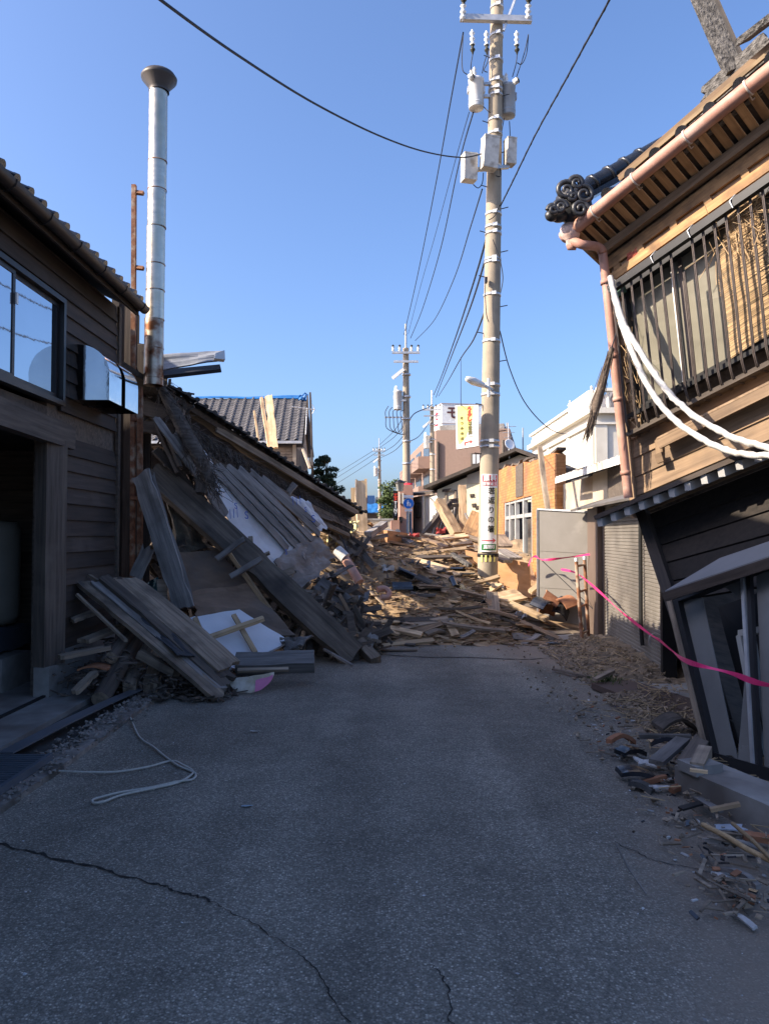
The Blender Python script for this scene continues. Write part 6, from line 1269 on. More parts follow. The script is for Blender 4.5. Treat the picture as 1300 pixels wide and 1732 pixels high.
slab('blue_sheet', [(504, 676, 24.8), (518, 676, 24.8), (521, 664, 25.0), (506, 668, 25.0)], tarp_blue, 'bunched blue plastic at the right end of the ridge', 'sheet', .05, .12)
an = thing('roof_antenna', P(518, 705, 22.6), 'small television antenna at the gable of the tiled house', 'antenna')
MB().tube([P(517, 735, 22.6), P(519, 690, 22.6)], .02, 6).build('mast', galv, an); MB().tube([P(493, 688, 22.6), P(533, 693, 22.6)], .015, 6).build('boom', galv, an)
for k in range(6): c = P(497 + 6.5 * k, 688.6 + .75 * k, 22.6); MB().tube([c - V((0, .25, 0.02)), c + V((0, .25, .02))], .01, 5).build('element', galv, an)
for a, b in (((532, 692, 22.6), (528, 684, 22.6)), ((532, 692, 22.6), (528, 700, 22.6))): MB().tube([P(*a), P(*b)], .012, 5).build('reflector', galv, an)
RP('roof_pole', (456, 765, 14.2), (442, 672, 15.0), .06, .05, wood_tan, 'thin pale pole leaning before the grey tiled roof', 'pole')
RP('roof_pole', (464, 760, 14.2), (454, 668, 15.0), .16, .05, wood_tan, 'broad pale plank leaning before the grey tiled roof', 'plank', up=(0, -1, 0), jag=.05)
RP('roof_pole', (437, 745, 14.6), (430, 695, 15), .035, .03, wood_tan, 'short thin stick left of the leaning poles', 'stick')
RP('roof_pole', (524, 792, 16), (512, 760, 16.5), .05, .04, plaster_beige, 'pale stick leaning at the gable end of tiled house', 'stick')
# ---------------------------------------------------------------- trees
def tree(name, c, h, r, lab, leaf, nleaf, size, flat_=.6, trunk_r=.15, clumps=9, group=None):
    t = thing(name, c, lab, 'tree', group); top = V(c) + V((0, 0, h))
    m = MB(); m.tube([V(c), V(c).lerp(top, .5) + V((.1 * r, 0, 0)), top], [trunk_r, trunk_r * .7, trunk_r * .2], 8)
    cl = []
    for k in range(clumps):
        a = R.uniform(0, 6.28); f = R.uniform(.45, 1.0); d = r * R.uniform(.25, 1) * (1.15 - f * .6); q = V(c).lerp(top, f) + V((math.cos(a) * d, math.sin(a) * d, 0)); cl.append((q, r * R.uniform(.26, .45)))
        m.tube([V(c).lerp(top, f - .12), q], [trunk_r * .35, trunk_r * .12], 5)
    m.build('trunk', bark, t); m = MB()
    for k in range(nleaf):
        q, rr = R.choice(cl); d = V((R.gauss(0, 1), R.gauss(0, 1), R.gauss(0, .8 * flat_))).normalized() * rr * R.random() ** .4; d.z *= flat_
        p = q + d; x_ = V((R.gauss(0, 1), R.gauss(0, 1), R.gauss(0, .6))).normalized() * size; y_ = x_.orthogonal().normalized() * size * .55
        m.add([p - x_, p - y_, p + x_, p + y_], [(0, 1, 2, 3)])
    tag(m.build('crown', leaf, t), kind='stuff'); return t
pc = P(553, 815, 26); tree('pine_tree', (pc.x, 26, 0), P(556, 773, 26).z, .62, 'dark pine tree standing beyond the low end of the collapsed roof', leaf_pine, 6500, .05, .6, .07, 26)
pc = P(672, 830, 55); tree('green_tree', (pc.x, 55, 0), P(672, 812, 55).z, 1.6, 'bright green tree above the pink brick sign wall', leaf_green, 5200, .10, .8, .14, 22)
pc = P(655, 868, 62); tree('shrub', (pc.x - .8, 62, 0), 2.6, .8, 'low green shrub before the blue tarpaulin roofs', leaf_green, 1500, .08, .8, .06, 9)
# ---------------------------------------------------------------- far buildings
def house(name, px0, px1, py_top, Y, depth, mat, lab, z0=0.0, cat='house'):
    a, b = P(px0, py_top, Y), P(px1, py_top, Y); t = thing(name, ((a.x + b.x) / 2, Y, 0), lab, cat); m = MB(); m.box((a.x, Y, z0), (b.x, Y + depth, a.z)); m.build('wall', mat, t); return t, a, b
blue, a, b = house('blue_building', 598, 633, 838, 90, 8, blue_wall, 'blue box shaped building far down the street', cat='building')
for k in range(12): x = a.x + (b.x - a.x) * k / 11; MB().box((x - .04, 89.93, 0), (x + .04, 89.995, a.z)).build('rib', blue_wall, blue)
bt_, a, b = house('tarped_house', 615, 672, 868, 80, 8, wood_dark, 'low far house with a blue tarpaulin over its roof')
m = MB(); m.sheet(lambda u, v: (a.x - .6 + (b.x - a.x + 1.2) * u, 79.4 + 4.5 * v, a.z + .1 + 1.1 * v + .15 * noise.noise(V((u * 9, v * 4, 1)))), 24, 8, (0, -.2, 1), .05); m.build('tarpaulin', tarp_blue, bt_)
bt2, a, b = house('grey_far_house', 640, 676, 858, 95, 8, concrete, 'grey flat house far down the street behind the blue roof')
m = MB(); m.prism([(a.x - .4, 94.6, a.z), (b.x + .4, 94.6, a.z), (b.x + .4, 99, a.z + 1.4), (a.x - .4, 99, a.z + 1.4)], (0, 0, .12)); m.build('roof', tile_grey, bt2)
for k in range(5): x = a.x + .4 + k * .55; MB().box((x, 94.9, a.z - 1.3), (x + .35, 94.99, a.z - .5)).build('window', glass_dark, bt2)
pw, a, b = house('pale_wall', 604, 664, 880, 50, .25, plaster_beige, 'low pale wall at the end of the street left of the sign tower', cat='wall'); MB().box((a.x - .05, 49.95, a.z), (b.x + .05, 50.3, a.z + .12)).build('coping', concrete, pw)
# pink sign tower with black sign and lantern
pk = thing('sign_tower', P(680, 880, 29), 'pink brown narrow building with black vertical sign and wall lantern', 'building')
a, b = P(661, 820, 29), P(698, 820, 29)
m = MB(); m.box((P(676, 820, 29).x, 29, 0), (b.x, 33, a.z)); m.build('wall', pink_wall, pk)
m = MB(); m.box((P(661, 850, 28.8).x, 28.8, 0), (P(676, 850, 28.8).x - .01, 32, P(661, 880, 28.8).z)); m.build('low_wall', pink_wall, pk)
m = MB(); m.box((P(664.5, 832, 28.5).x, 28.5, P(664, 876, 28.5).z), (P(673, 832, 28.5).x, 28.62, P(664, 830, 28.5).z)); sb = m.build('black_sign', sign_black, pk)
for i, (chs, mt, y0) in enumerate((('エヌ', letter_red, 838), ('TINY', sign_white, 851))):
    for k, c_ in enumerate(chs):
        M_ = TM.copy(); M_.translation = P(668.7, y0 + k * 6.2, 28.485); text_mb(c_, .17, M_, font_off=.008).build('lettering', mt, sb)
ln_ = MB(); c = P(676, 826, 28.3); ln_.lathe([(.02, .32), (.2, .22), (.17, .2), (.12, -.1), (.05, -.13), (0, -.13)], c, 6); lo = ln_.build('lantern', flat('lantern_glass', (.5, .5, .46), .2), pk); MB().lathe([(.22, .2), (.22, .22), (.02, .34), (0, .34)], c, 6).build('lantern_cap', dark_metal, lo); MB().beam(c + V((0, 0, .3)), c + V((.25, .6, .3)), .04, .04).build('lantern_arm', dark_metal, lo)
for px in (675.5, 681): x = P(px, 850, 28.95).x; MB().box((x - .035, 28.93, P(px, 852, 28.95).z), (x + .035, 28.99, P(px, 834, 28.95).z)).build('white_slot', plaster_white, pk)
MB().box((P(674, 884, 28.95).x, 28.94, P(674, 884, 28.95).z), (P(680, 875, 28.95).x, 28.99, P(680, 874, 28.95).z)).build('window', dark_metal, pk)
q = MB(); cx = P(672, 900, 28.7); q.prism([cx + V((math.cos(t) * .12 if 0 < i < 8 else math.cos(t) * .12, 0, math.sin(t) * .12)) for i, t in enumerate([math.pi * k / 8 for k in range(9)])], (0, .05, 0)); q.build('white_arch', plaster_white, pk)
# blue pedestrian sign
bs = thing('pedestrian_sign', P(690, 905, 26), 'round blue footpath sign with white figures on a grey post', 'road sign')
MB().tube([P(690, 950, 26), P(690, 838, 26)], .035, 8).build('post', galv, bs)
def disc(c, r, mat, nm, d): q = MB(); q.prism([c + V((r * math.cos(2 * math.pi * k / 28), -d, r * math.sin(2 * math.pi * k / 28))) for k in range(28)][::-1], (0, .008, 0)); return q.build(nm, mat, bs)
c = P(690.5, 851.5, 25.95); disc(c, .19, sign_white, 'rim', .0); disc(c, .178, sign_blue, 'disc', .012)
for dx, s_ in ((-.02, 1.0), (.062, .62)):
    q = MB(); o_ = c + V((dx, -.026, -.095 + (.0 if s_ == 1 else -.01)))
    q.prism([o_ + V((x * s_, 0, z_ * s_)) for x, z_ in ((-.035, 0), (-.012, 0), (0, .07), (.014, 0), (.038, 0), (.03, .1), (.045, .11), (.035, .155), (-.03, .155), (-.045, .09), (-.03, .08))], (0, .004, 0)); q.build('figure', sign_white, bs)
    q = MB(); q.prism([o_ + V((s_ * .024 * math.cos(t * .7), 0, s_ * (.185 + .024 * math.sin(t * .7)))) for t in range(9)], (0, .004, 0)); q.build('figure_head', sign_white, bs)
MB().box((P(682, 840, 25.9).x, 25.9, P(682, 842, 25.9).z), (P(699, 840, 25.9).x, 25.92, P(682, 837.5, 25.9).z)).build('upper_plate', sign_white, bs); MB().box((P(684.5, 866, 25.9).x, 25.9, P(682, 865, 25.9).z), (P(697, 866, 25.9).x, 25.92, P(682, 861, 25.9).z)).build('lower_plate', sign_white, bs)
sp_ = thing('steel_signboard', P(692, 890, 26.4), 'narrow bluish grey upright board below the round blue sign', 'board')
MB().box((P(687, 905, 26.4).x, 26.4, 0), (P(696, 905, 26.4).x, 26.46, P(690, 866, 26.4).z)).build('panel', flat('board_blue', (.22, .29, .36), .5), sp_)
MB().box((P(689.5, 905, 26.38).x, 26.36, P(690, 903, 26.4).z), (P(693.5, 905, 26.38).x, 26.395, P(690, 869, 26.4).z)).build('dark_strip', flat('board_dark', (.05, .07, .09), .5), sp_)
rb2 = MB(); cc = P(690, 825, 32.6); rb2.lathe([(.19, -.5), (.215, -.5), (.215, .2), (.19, .2)], cc, 14); tag(centred(rb2, 'red_box', sign_red), 'red wrap round the foot of the second pole', 'pole wrap')
# brown apartment block
ap = thing('apartment_block', (7, 63, 0), 'brown four storey apartment block with white roof sign box', 'apartment block')
c0 = P(737, 728, 63); c1 = P(862, 742, 61.8); c2 = P(690, 775, 85); zt3 = c0.z
base = [V((c0.x, c0.y, 0)), V((c1.x, c1.y, 0)), V((c1.x + 3, c1.y + 14, 0)), V((c2.x, c2.y, 0))]
m = MB(); m.prism(base, (0, 0, zt3)); m.build('wall', apart_brown, ap)
m = MB(); m.prism([p + V((0, 0, zt3)) for p in (base[0] + V((.4, .5, 0)), base[1] + V((-.4, .5, 0)), base[2] + V((-.5, -.5, 0)), base[3] + V((.5, -.5, 0)))], (0, 0, .5)); m.build('parapet', concrete, ap)
dl = (base[3] - base[0]).normalized(); nl = V((-1, 0.07, 0)).normalized()
for z_ in (2.2, 4.9, 7.6):
    for k, d in enumerate((3.5, 9.5, 15.5)):
        a = base[0] + dl * d + V((0, 0, z_)); q = MB(); q.prism([a + nl * .0, a + nl * 1.1, a + nl * 1.1 + dl * 5.2, a + dl * 5.2], (0, 0, 1.1)); bal = q.build('balcony', apart_brown, ap)
        q = MB(); q.prism([a + nl * .03 + V((0, 0, 1.12)) + dl * .5, a + nl * .03 + V((0, 0, 1.12)) + dl * 4.5, a + nl * .03 + V((0, 0, 2.3)) + dl * 4.5, a + nl * .03 + V((0, 0, 2.3)) + dl * .5], nl * .02); q.build('window', glass_dark, ap)
for px0, px1, y0, y1 in ((796, 812, 767, 787), (701, 707, 767, 782)):
    if px0 > 740:
        y_ = 61.9; a, b = P(px0, y1, y_), P(px1, y0, y_); MB().box((a.x, y_ - .15, a.z), (b.x, y_ + .2, b.z)).build('window_frame', wood_dark, ap); MB().box((a.x + .12, y_ - .2, a.z + .12), ((a.x + b.x) / 2 - .05, y_ - .16, b.z - .1)).build('window', sign_white, ap); MB().box(((a.x + b.x) / 2 + .05, y_ - .2, a.z + .12), (b.x - .1, y_ - .16, b.z - .1)).build('window', sign_white, ap)
for px in (740, 850): a = P(px, 760, 62.9 - (px - 740) / 122 * 1.2); MB().tube([V((a.x, a.y - .1, 0)), V((a.x, a.y - .1, zt3 - 1))], .12, 8).build('downpipe', wood_dark, ap)
s0 = P(747, 723, 63.6); q = MB(); cb = [V((s0.x, 63.6, zt3 + .3)), V((s0.x + 3.4, 64.1, zt3 + .3)), V((s0.x + 3.0, 67, zt3 + .3)), V((s0.x - .60, 66.0, zt3 + .3))]; hb = P(747, 683, 63.6).z - zt3 - .3; q.prism(cb, (0, 0, hb)); rs_ = q.build('roof_sign', sign_white, ap)
for zz, th_ in ((.38, .05), (hb, .07)):
    q = MB(); q.prism([p + (p - V((s0.x + 1.3, 65.2, p.z))).normalized() * .05 + V((0, 0, zz)) for p in cb], (0, 0, th_)); q.build('sign_edge', flat('sign_trim', (.40, .32, .31)), rs_)
M_ = TM.copy(); M_.translation = V((s0.x + .95, 63.62, zt3 + .3 + hb * .60)); text_mb('モ', 1.25, M_, font_off=.03).build('lettering', flat('sign_maroon', (.06, .015, .02)), rs_); M_.translation = V((s0.x + 1.95, 63.75, zt3 + .3 + hb * .60)); text_mb('・', 1.0, M_, font_off=.02).build('lettering', MATS['sign_maroon'], rs_)
xl_ = (cb[3] - cb[0]).normalized(); M_ = Matrix((-xl_, V((0, 0, 1)), (-xl_).cross(V((0, 0, 1))))).transposed().to_4x4(); M_.translation = cb[0].lerp(cb[3], .55) + V((-.06, -.02, hb * .58)); text_mb('セー', 1.0, M_, font_off=.03, pitch=.85).build('lettering', sign_red, rs_)
for px, py, h_ in ((857, 725, 1.6), (884, 745, 2.2)): a = P(px, py + 20, 66); MB().tube([a, a + V((0, 0, h_))], .06, 6).build('mast', galv, ap)
# white torn house and yellow house with long gable roof
yh = thing('yellow_house', (4, 27, 0), 'cream yellow house with a long dark gable roof, torn open', 'house')
ap_, el, er = P(878, 765, 27), P(735, 824, 28.6), P(945, 792, 26.3)
yd = (er - el); yd.z = 0; yd.normalize(); yn = V((yd.y, -yd.x, 0)); yb = -yn
def YW(x, z_, d=0.0): p = el + yd * ((x - el.x) / yd.x); return V((p.x, p.y, z_)) + yn * d
q = MB(); q.prism([YW(el.x + .1, 0), YW(er.x + .6, 0), YW(er.x + .6, er.z - .15), YW(ap_.x, ap_.z - .1), YW(el.x + .1, el.z - .1)], yb * 5); q.build('wall', plaster_cream, yh)
xg = P(790, 815, 28).x; zg = P(790, 818, 28).z
q = MB(); q.prism([YW(xg, zg, .02), YW(er.x + .5, zg, .02), YW(er.x + .5, er.z - .2, .02), YW(ap_.x, ap_.z - .14, .02), YW(xg, P(790, 804, 28).z, .02)], yn * .02); q.build('gable_wall', plaster_beige, yh)
for a, b in ((ap_ + V((0, 0, 0)), el), (ap_, er)):
    q = MB(); e = b + (b - ap_).normalized() * .3; q.prism([YW(ap_.x, ap_.z, .45), YW(e.x, e.z, .45), YW(e.x, e.z + .13, .45), YW(ap_.x, ap_.z + .13, .45)], yb * 6); q.build('roof', wood_black, yh)
for px, pw_ in ((756, 4), (771, 5), (785, 4)): a = P(px, 850, 28); plank('dark_stud', YW(a.x, 2.4, .03), YW(a.x, P(px, 828, 28).z, .03), pw_ * .02, .05, wood_old, yh, up=yn) if True else MB().build('dark_stud', wood_old, yh)
for px, py in ((797, 838), (800, 854), (806, 858)): slab('wall_hole', [tuple((px + i, py + j, PL(px + i, py + j, YW(0, 0, .03), yn).y)) for i, j in ((-3, -2), (4, -3), (5, 3), (-2, 4))], wood_black, {797: 'upper small hole', 800: 'middle dark hole', 806: 'lowest dark hole'}[px] + ' torn in the cream yellow house wall', 'hole', .02, .02)
for x0 in range(12): x = P(842 + x0 * 2.6, 790, 27.2).x; MB().beam(YW(x, P(850, 813, 27).z, .05), YW(x, P(850, 790, 27).z, .05), .03, .02, yn).build('lattice_bar', wood_old, yh)
RP('fallen_rafter', (773, 905, 22), (742, 848, 23), .30, .24, wood_tan, 'thick pale beam leaning before the torn yellow house', 'beam')
RP('standing_post', (783, 905, 22.4), (781, 822, 23), .24, .2, wood_tan, 'upright pale post beside the thick leaning beam', 'post', up=(0, -1, 0))
RP('broken_truss', (716, 905, 23.6), (760, 850, 24.2), .20, .15, wood_dark, 'dark roof truss leaning under the torn yellow house', 'truss'); RP('broken_truss', (760, 848, 24.2), (778, 846, 24.4), .16, .15, wood_dark, 'short dark head piece joined to the leaning truss', 'truss')
q = MB(); q.prism([P(718, 906, 24.6), P(757, 853, 24.6), P(776, 851, 24.6), P(778, 906, 24.6)], (0, .4, 0)); tag(centred(q, 'dark_opening', wood_black), 'dark block filling the opening of the torn yellow house', 'roof')  # solid block fills the opening, its darkness is in the colour
for k in range(9): RP('hanging_lath', (726 + 5 * k, 905 - R.uniform(0, 10), 24.3), (738 + 4.5 * k, 872 - R.uniform(0, 14), 24.4), .06, .05, R.choice([wood_old, wood_grey, wood_brown]), 'thin lath hanging in the dark opening of the torn yellow house', 'lath', 'laths in the dark opening')
for a, b, lab in (((765, 880, 22.5), (751, 862, 23), 'grey stick'), ((800, 895, 22), (786, 868, 22.5), 'left dark stick before the yellow wall'), ((806, 888, 22.2), (796, 868, 22.5), 'right dark stick before the yellow wall')): RP('stick', a, b, .06, .05, wood_grey, lab if 'stick before' in lab else 'grey stick between thick leaning beam and post', 'stick')
RP('orange_sheet', (795, 905, 20), (812, 868, 20.4), .5, .04, wood_orange, 'orange brown board leaning left of the pole sign', 'board', up=(-.3, -1, 0))
whs = thing('white_house', (1.8, 30, 0), 'white plastered house with one window beside the second pole', 'house')
x0, x1, x2 = P(699, 840, 29.5).x, P(716, 840, 29.5).x, P(752, 840, 28.5).x
q = MB(); q.prism([(x0, 31, 0), (x1, 29.5, 0), (x2, 28.4, 0), (x2 + .3, 34, 0), (x0, 34, 0)], (0, 0, P(716, 838, 29.5).z)); q.build('wall', plaster_white, whs)
q = MB(); q.prism([(x0 - .4, 31.2, P(700, 838, 30).z), (x1, 29.2, P(716, 837, 29.2).z), (x2 + .2, 28.1, P(752, 830, 28.1).z), (x2 + .5, 34, P(745, 815, 28.1).z), (x0 - .2, 34, P(700, 828, 30).z)], (0, 0, .1)); q.build('roof', wood_dark, whs)
for dx in (0,): 
    a, b = V((x0, 31, 0)), V((x1, 29.5, 0)); d_ = (b - a).normalized(); n2 = V((d_.y, -d_.x, 0)); n2 = n2 if n2.y < 0 else -n2; z0_, z1_ = P(708, 876, 30).z, P(708, 850, 30).z
    q = MB(); p0 = a.lerp(b, .42) + n2 * .03; p1 = a.lerp(b, .85) + n2 * .03; q.prism([p0 + V((0, 0, z0_)), p1 + V((0, 0, z0_)), p1 + V((0, 0, z1_)), p0 + V((0, 0, z1_))], n2 * .03); wq = q.build('window', wood_dark, whs)
    for f0, f1 in ((.44, .63), (.64, .83)): p0 = a.lerp(b, f0) + n2 * .065; p1 = a.lerp(b, f1) + n2 * .065; q = MB(); q.prism([p0 + V((0, 0, z0_ + .05)), p1 + V((0, 0, z0_ + .05)), p1 + V((0, 0, z1_ - .05)), p0 + V((0, 0, z1_ - .05))], n2 * .01); q.build('pane', glass_frost, wq)
MB().tube([(x1, 29.42, 0), (x1, 29.42, P(716, 838, 29.5).z)], .06, 8).build('downpipe', plaster_white, whs)
# ---------------------------------------------------------------- orange brick fronted house
def brick_mat():
    m = surf('brick_orange', (.40, .17, .06), (.56, .27, .10), (9, 9, 9), .85, bump=.1, var=0, dirt=(.30, .15, .08), dsc=1.2)
    t = m.node_tree; N, L = t.nodes, t.links; b = N['Principled BSDF']; src = b.inputs['Base Color'].links[0].from_socket
    tc = N.new('ShaderNodeTexCoord'); mp = N.new('ShaderNodeMapping'); mp.inputs['Rotation'].default_value = (math.pi / 2, 0, math.pi / 2); L.new(tc.outputs['Object'], mp.inputs[0])
    sx_ = N.new('ShaderNodeSeparateXYZ'); cx_ = N.new('ShaderNodeCombineXYZ'); L.new(tc.outputs['Object'], sx_.inputs[0]); L.new(sx_.outputs[1], cx_.inputs[0]); L.new(sx_.outputs[2], cx_.inputs[1])
    br = N.new('ShaderNodeTexBrick'); br.inputs['Scale'].default_value = 1; br.inputs['Brick Width'].default_value = .22; br.inputs['Row Height'].default_value = .07; br.inputs['Mortar Size'].default_value = .008; L.new(cx_.outputs[0], br.inputs[0])
    br.inputs['Color1'].default_value = (1, 1, 1, 1); br.inputs['Color2'].default_value = (.84, .80, .76, 1); br.inputs['Mortar'].default_value = (.72, .68, .62, 1)
    mx = N.new('ShaderNodeMix'); mx.data_type = 'RGBA'; mx.blend_type = 'MULTIPLY'; mx.inputs[0].default_value = 1; L.new(src, mx.inputs[6]); L.new(br.outputs[0], mx.inputs[7]); L.new(mx.outputs[2], b.inputs['Base Color'])
    bm = N.new('ShaderNodeBump'); bm.inputs['Strength'].default_value = .5; bm.inputs['Distance'].default_value = .01; L.new(br.outputs[1], bm.inputs['Height']); bm.invert = True; L.new(bm.outputs[0], b.inputs['Normal']); return m
brick = brick_mat()
XB = 3.35
def BY(px): return 1251 * XB / (px - 650)
def BP(px, py, x=XB): Y = 1251 * x / (px - 650); return P(px, py, Y)
bh = thing('brick_house', (XB, 17, 0), 'half ruined house front of orange brick with gutted grey window', 'house')
ragged = [(941, 770), (936, 766), (925, 769), (917, 771), (910, 777), (902, 779), (895, 783), (886, 781), (876, 786), (866, 789), (858, 788), (848, 794), (838, 798)]
tp = [BP(*p) for p in ragged]
Yw0, Yw1 = BY(899), BY(852); zw1, zw0 = BP(899, 838).z, BP(899, 951).z
def facade(Ya, Yb, za, zb, top=None):
    q = MB()
    if top: q.prism([V((XB, top[0].y, za))] + top + [V((XB, top[-1].y, za))], (.18, 0, 0))
    else: q.box((XB, Ya, za), (XB + .18, Yb, zb))
    return q
facade(0, 0, zw1 + .0, 0, tp).build('front_wall', brick, bh); facade(BY(941), Yw0, 0, zw1 - .003).build('front_wall', brick, bh); facade(Yw1, BY(838), 0, zw1 - .003).build('front_wall', brick, bh); facade(Yw0 + .003, Yw1 - .003, 0, zw0).build('front_wall', brick, bh)
q = MB(); q.box((XB + .2, BY(941), 0), (7, BY(941) + .15, 2.9)); q.box((XB + .2, BY(838), 0), (7, BY(838) + .15, 2.6)); q.box((6.9, BY(941), 0), (7.05, BY(838), 2.7)); q.build('side_wall', wood_black, bh)
q = MB(); q.box((XB - .02, BY(885), zw1 + .05), (XB - .004, BY(873), BP(880, 785).z)); q.build('brown_patch', wood_dark, bh)
wd = MB(); Ys = [Yw0 + (Yw1 - Yw0) * f for f in (.02, .30, .58, .80, .98)]
for y_ in Ys: wd.box((XB + .02, y_ - .08, zw0), (XB + .12, y_ + .08, zw1))
for f in (0.99, .72): z_ = zw0 + (zw1 - zw0) * f; wd.box((XB + .03, Yw0, z_ - .05), (XB + .11, Yw1, z_ + .04))
wdo = wd.build('window', surf('window_grey', (.27, .27, .26), (.38, .38, .37), (4, 4, 4), .7, var=0), bh)
for k in (0, 2): MB().box((XB + .07, Ys[k] + .09, zw0 + .05), (XB + .08, Ys[k + 1] - .09, zw0 + (zw1 - zw0) * .66)).build('pane', glass_dark, wdo)
for k, (px, py) in enumerate(((838, 797), (850, 792), (862, 788), (874, 786), (886, 782), (897, 781), (910, 776), (922, 770), (934, 767))):
    c = BP(px, py); plank('roof_edge_board', c + V((.1, -.35, R.uniform(-.05, .1))), c + V((.15, .5, R.uniform(-.1, .1))), .18, .05, R.choice([wood_dark, wood_old]), bh, jag=.1)
RP('leaning_pole', (926, 862, 12.9), (912, 756, 13.6), .09, .09, wood_old, 'dark wooden pole leaning up before the brick house', 'pole')
RP('debris_board', (852, 925, 15), (838, 905, 16), .4, .04, wood_old, 'old board leaning on the sill of the brick house', 'board'); RP('debris_board', (872, 945, 14.4), (845, 930, 15), .3, .05, wood_grey, 'grey board slanting on the rubble under the gutted window', 'board'); RP('debris_board', (838, 940, 14.4), (858, 950, 14.2), .3, .06, wood_grey, 'small grey slab beside the utility pole foot', 'board')
# ---------------------------------------------------------------- white mansion
mn = thing('white_mansion', (12, 40, 0), 'white classical mansion with balustrade and statues behind the shop', 'mansion')
xc, yc, zc = P(1004, 700, 38).x, 38, P(1004, 700, 38).z
q = MB(); q.box((xc, yc, 0), (xc + 12, yc + 16, zc)); q.build('wall', plaster_white, mn)
for dz, o_, t_ in ((0, .35, .28), (-.55, .16, .14)): q = MB(); q.box((xc - o_, yc - o_, zc + dz), (xc + 12.2, yc + 16.2, zc + dz + t_)); q.build('cornice', stone_white, mn)
for y_ in (yc + .3, yc + 5.2, yc + 10.5, yc + 15.4): q = MB(); q.box((xc - .09, y_ - .3, 0), (xc - .003, y_ + .3, zc - .56)); q.build('pilaster', plaster_white, mn)
for x in (xc + .35, xc + 3.4, xc + 6.8): q = MB(); q.box((x - .3, yc - .09, 0), (x + .3, yc - .003, zc - .56)); q.build('pilaster', plaster_white, mn)
zb_ = zc + .29
for k in range(46):
    y_ = yc + .2 + k * .34; c = (xc - .05, y_, zb_) if k else None
    if k > 12: 
        if c: MB().lathe([(.08, 0), (.12, .18), (.05, .45), (.09, .62)], c, 8).build('baluster', stone_white, mn)
    x = xc + .3 + (k % 24) * .42
    if k < 24: MB().lathe([(.09, 0), (.15, .22), (.06, .62), (.11, .86)], (x, yc - .05, zb_ + .0), 8).build('baluster', stone_white, mn)
q = MB(); q.box((xc + .1, yc - .22, zb_ + .87), (xc + 11, yc + .12, zb_ + 1.02)); q.box((xc - .22, yc + 4.4, zb_ + .63), (xc + .12, yc + 16, zb_ + .78)); q.box((xc - .25, yc + .1, zb_), (xc + .3, yc + 4.3, zb_ + .95)); q.build('balustrade_rail', stone_white, mn)
q = MB(); q.prism([(xc + 1.2, yc + 3, zb_), (xc + 11, yc + 3, zb_), (xc + 11, yc + 15, zb_), (xc + 1.2, yc + 15, zb_)], (0, 0, .2)); q.prism([(xc + 1.4, yc + 3.2, zb_ + .2), (xc + 11, yc + 3.2, zb_ + .2), (xc + 11, yc + 4.8, zb_ + 2.0), (xc + 2.6, yc + 4.8, zb_ + 2.0)], (0, .1, 0)); q.prism([(xc + 1.4, yc + 3.2, zb_ + .2), (xc + 1.4, yc + 15, zb_ + .2), (xc + 2.6, yc + 15, zb_ + 2.0), (xc + 2.6, yc + 4.8, zb_ + 2.0)], (.1, 0, 0)); q.build('mansard_roof', surf('slate', (.09, .085, .085), (.14, .13, .13), (5, 5, 5), .6), mn)
def statue(px, py0, py1, Y, lab):
    a, b = P(px, py0, Y), P(px, py1, Y); h = b.z - a.z; t = thing('roof_statue', a, lab, 'statue', None)
    MB().lathe([(h * .16, 0), (h * .16, h * .1), (h * .11, h * .12), (h * .11, h * .2), (h * .15, h * .22)], a, 10).build('plinth', stone_white, t)
    q = MB(); q.lathe([(h * .10, h * .22), (h * .12, h * .4), (h * .075, h * .55), (h * .11, h * .70), (h * .09, h * .78), (h * .035, h * .82)], a, 10); q.lathe([(h * .03, h * .81), (h * .06, h * .86), (h * .065, h * .92), (h * .04, h * .98), (0, h * .99)], a, 10); q.tube([a + V((-h * .1, 0, h * .73)), a + V((-h * .17, -.03, h * .6)), a + V((-h * .1, -.1, h * .5))], h * .03, 6); q.tube([a + V((h * .1, 0, h * .73)), a + V((h * .18, -.03, h * .75)), a + V((h * .2, -.05, h * .9))], h * .03, 6); q.build('figure', stone_white, t)
statue(1000, 690, 652, 38.3, 'larger white statue at the near roof corner of the white mansion'); statue(963.5, 700, 677, 43, 'smaller white statue farther along the roof of the white mansion')
dsh = thing('satellite_dish', P(861, 752, 27), 'small white satellite dish on the gable roof behind the pole', 'satellite dish'); c = P(861, 752, 27)
MB().lathe([(0, -.03), (.1, -.02), (.2, .03), (.21, .035), (.2, .04), (.1, -.01), (0, -.02)], n=16, m=Matrix.Translation(c) @ Euler((1.2, 0, .4)).to_matrix().to_4x4()).build('dish', sign_white, dsh); MB().tube([c + V((0, .05, -.5)), c + V((0, .05, 0))], .025, 6).build('mast', galv, dsh)
an2 = thing('tall_antenna', P(861, 740, 27.2), 'thin aerial mast on the gable roof behind the pole', 'antenna'); c = P(860, 762, 27.2); MB().tube([c, P(859, 715, 27.2)], .018, 6).build('mast', galv, an2)
for py, L in ((722, .28), (732, .22), (740, .16)): q = P(859.5, py, 27.2); MB().tube([q - V((L, 0, 0)), q + V((L, 0, .02))], .012, 5).build('element', galv, an2)
# ---------------------------------------------------------------- low hills far behind, so the horizon is closed
m = MB(); 
def hill(u, v): a = (u - .5) * 3.4; r = 500 + 160 * v; return (r * math.sin(a), r * math.cos(a), -2 + v * (5 + 4 * noise.noise(V((u * 20, 0, 0)))))
m.grid(hill, 120, 3); tag(m.build('hills', surf('hill_m', (.05, .07, .04), (.09, .11, .06), (.02, .02, .02), .95, var=0)), kind='structure')
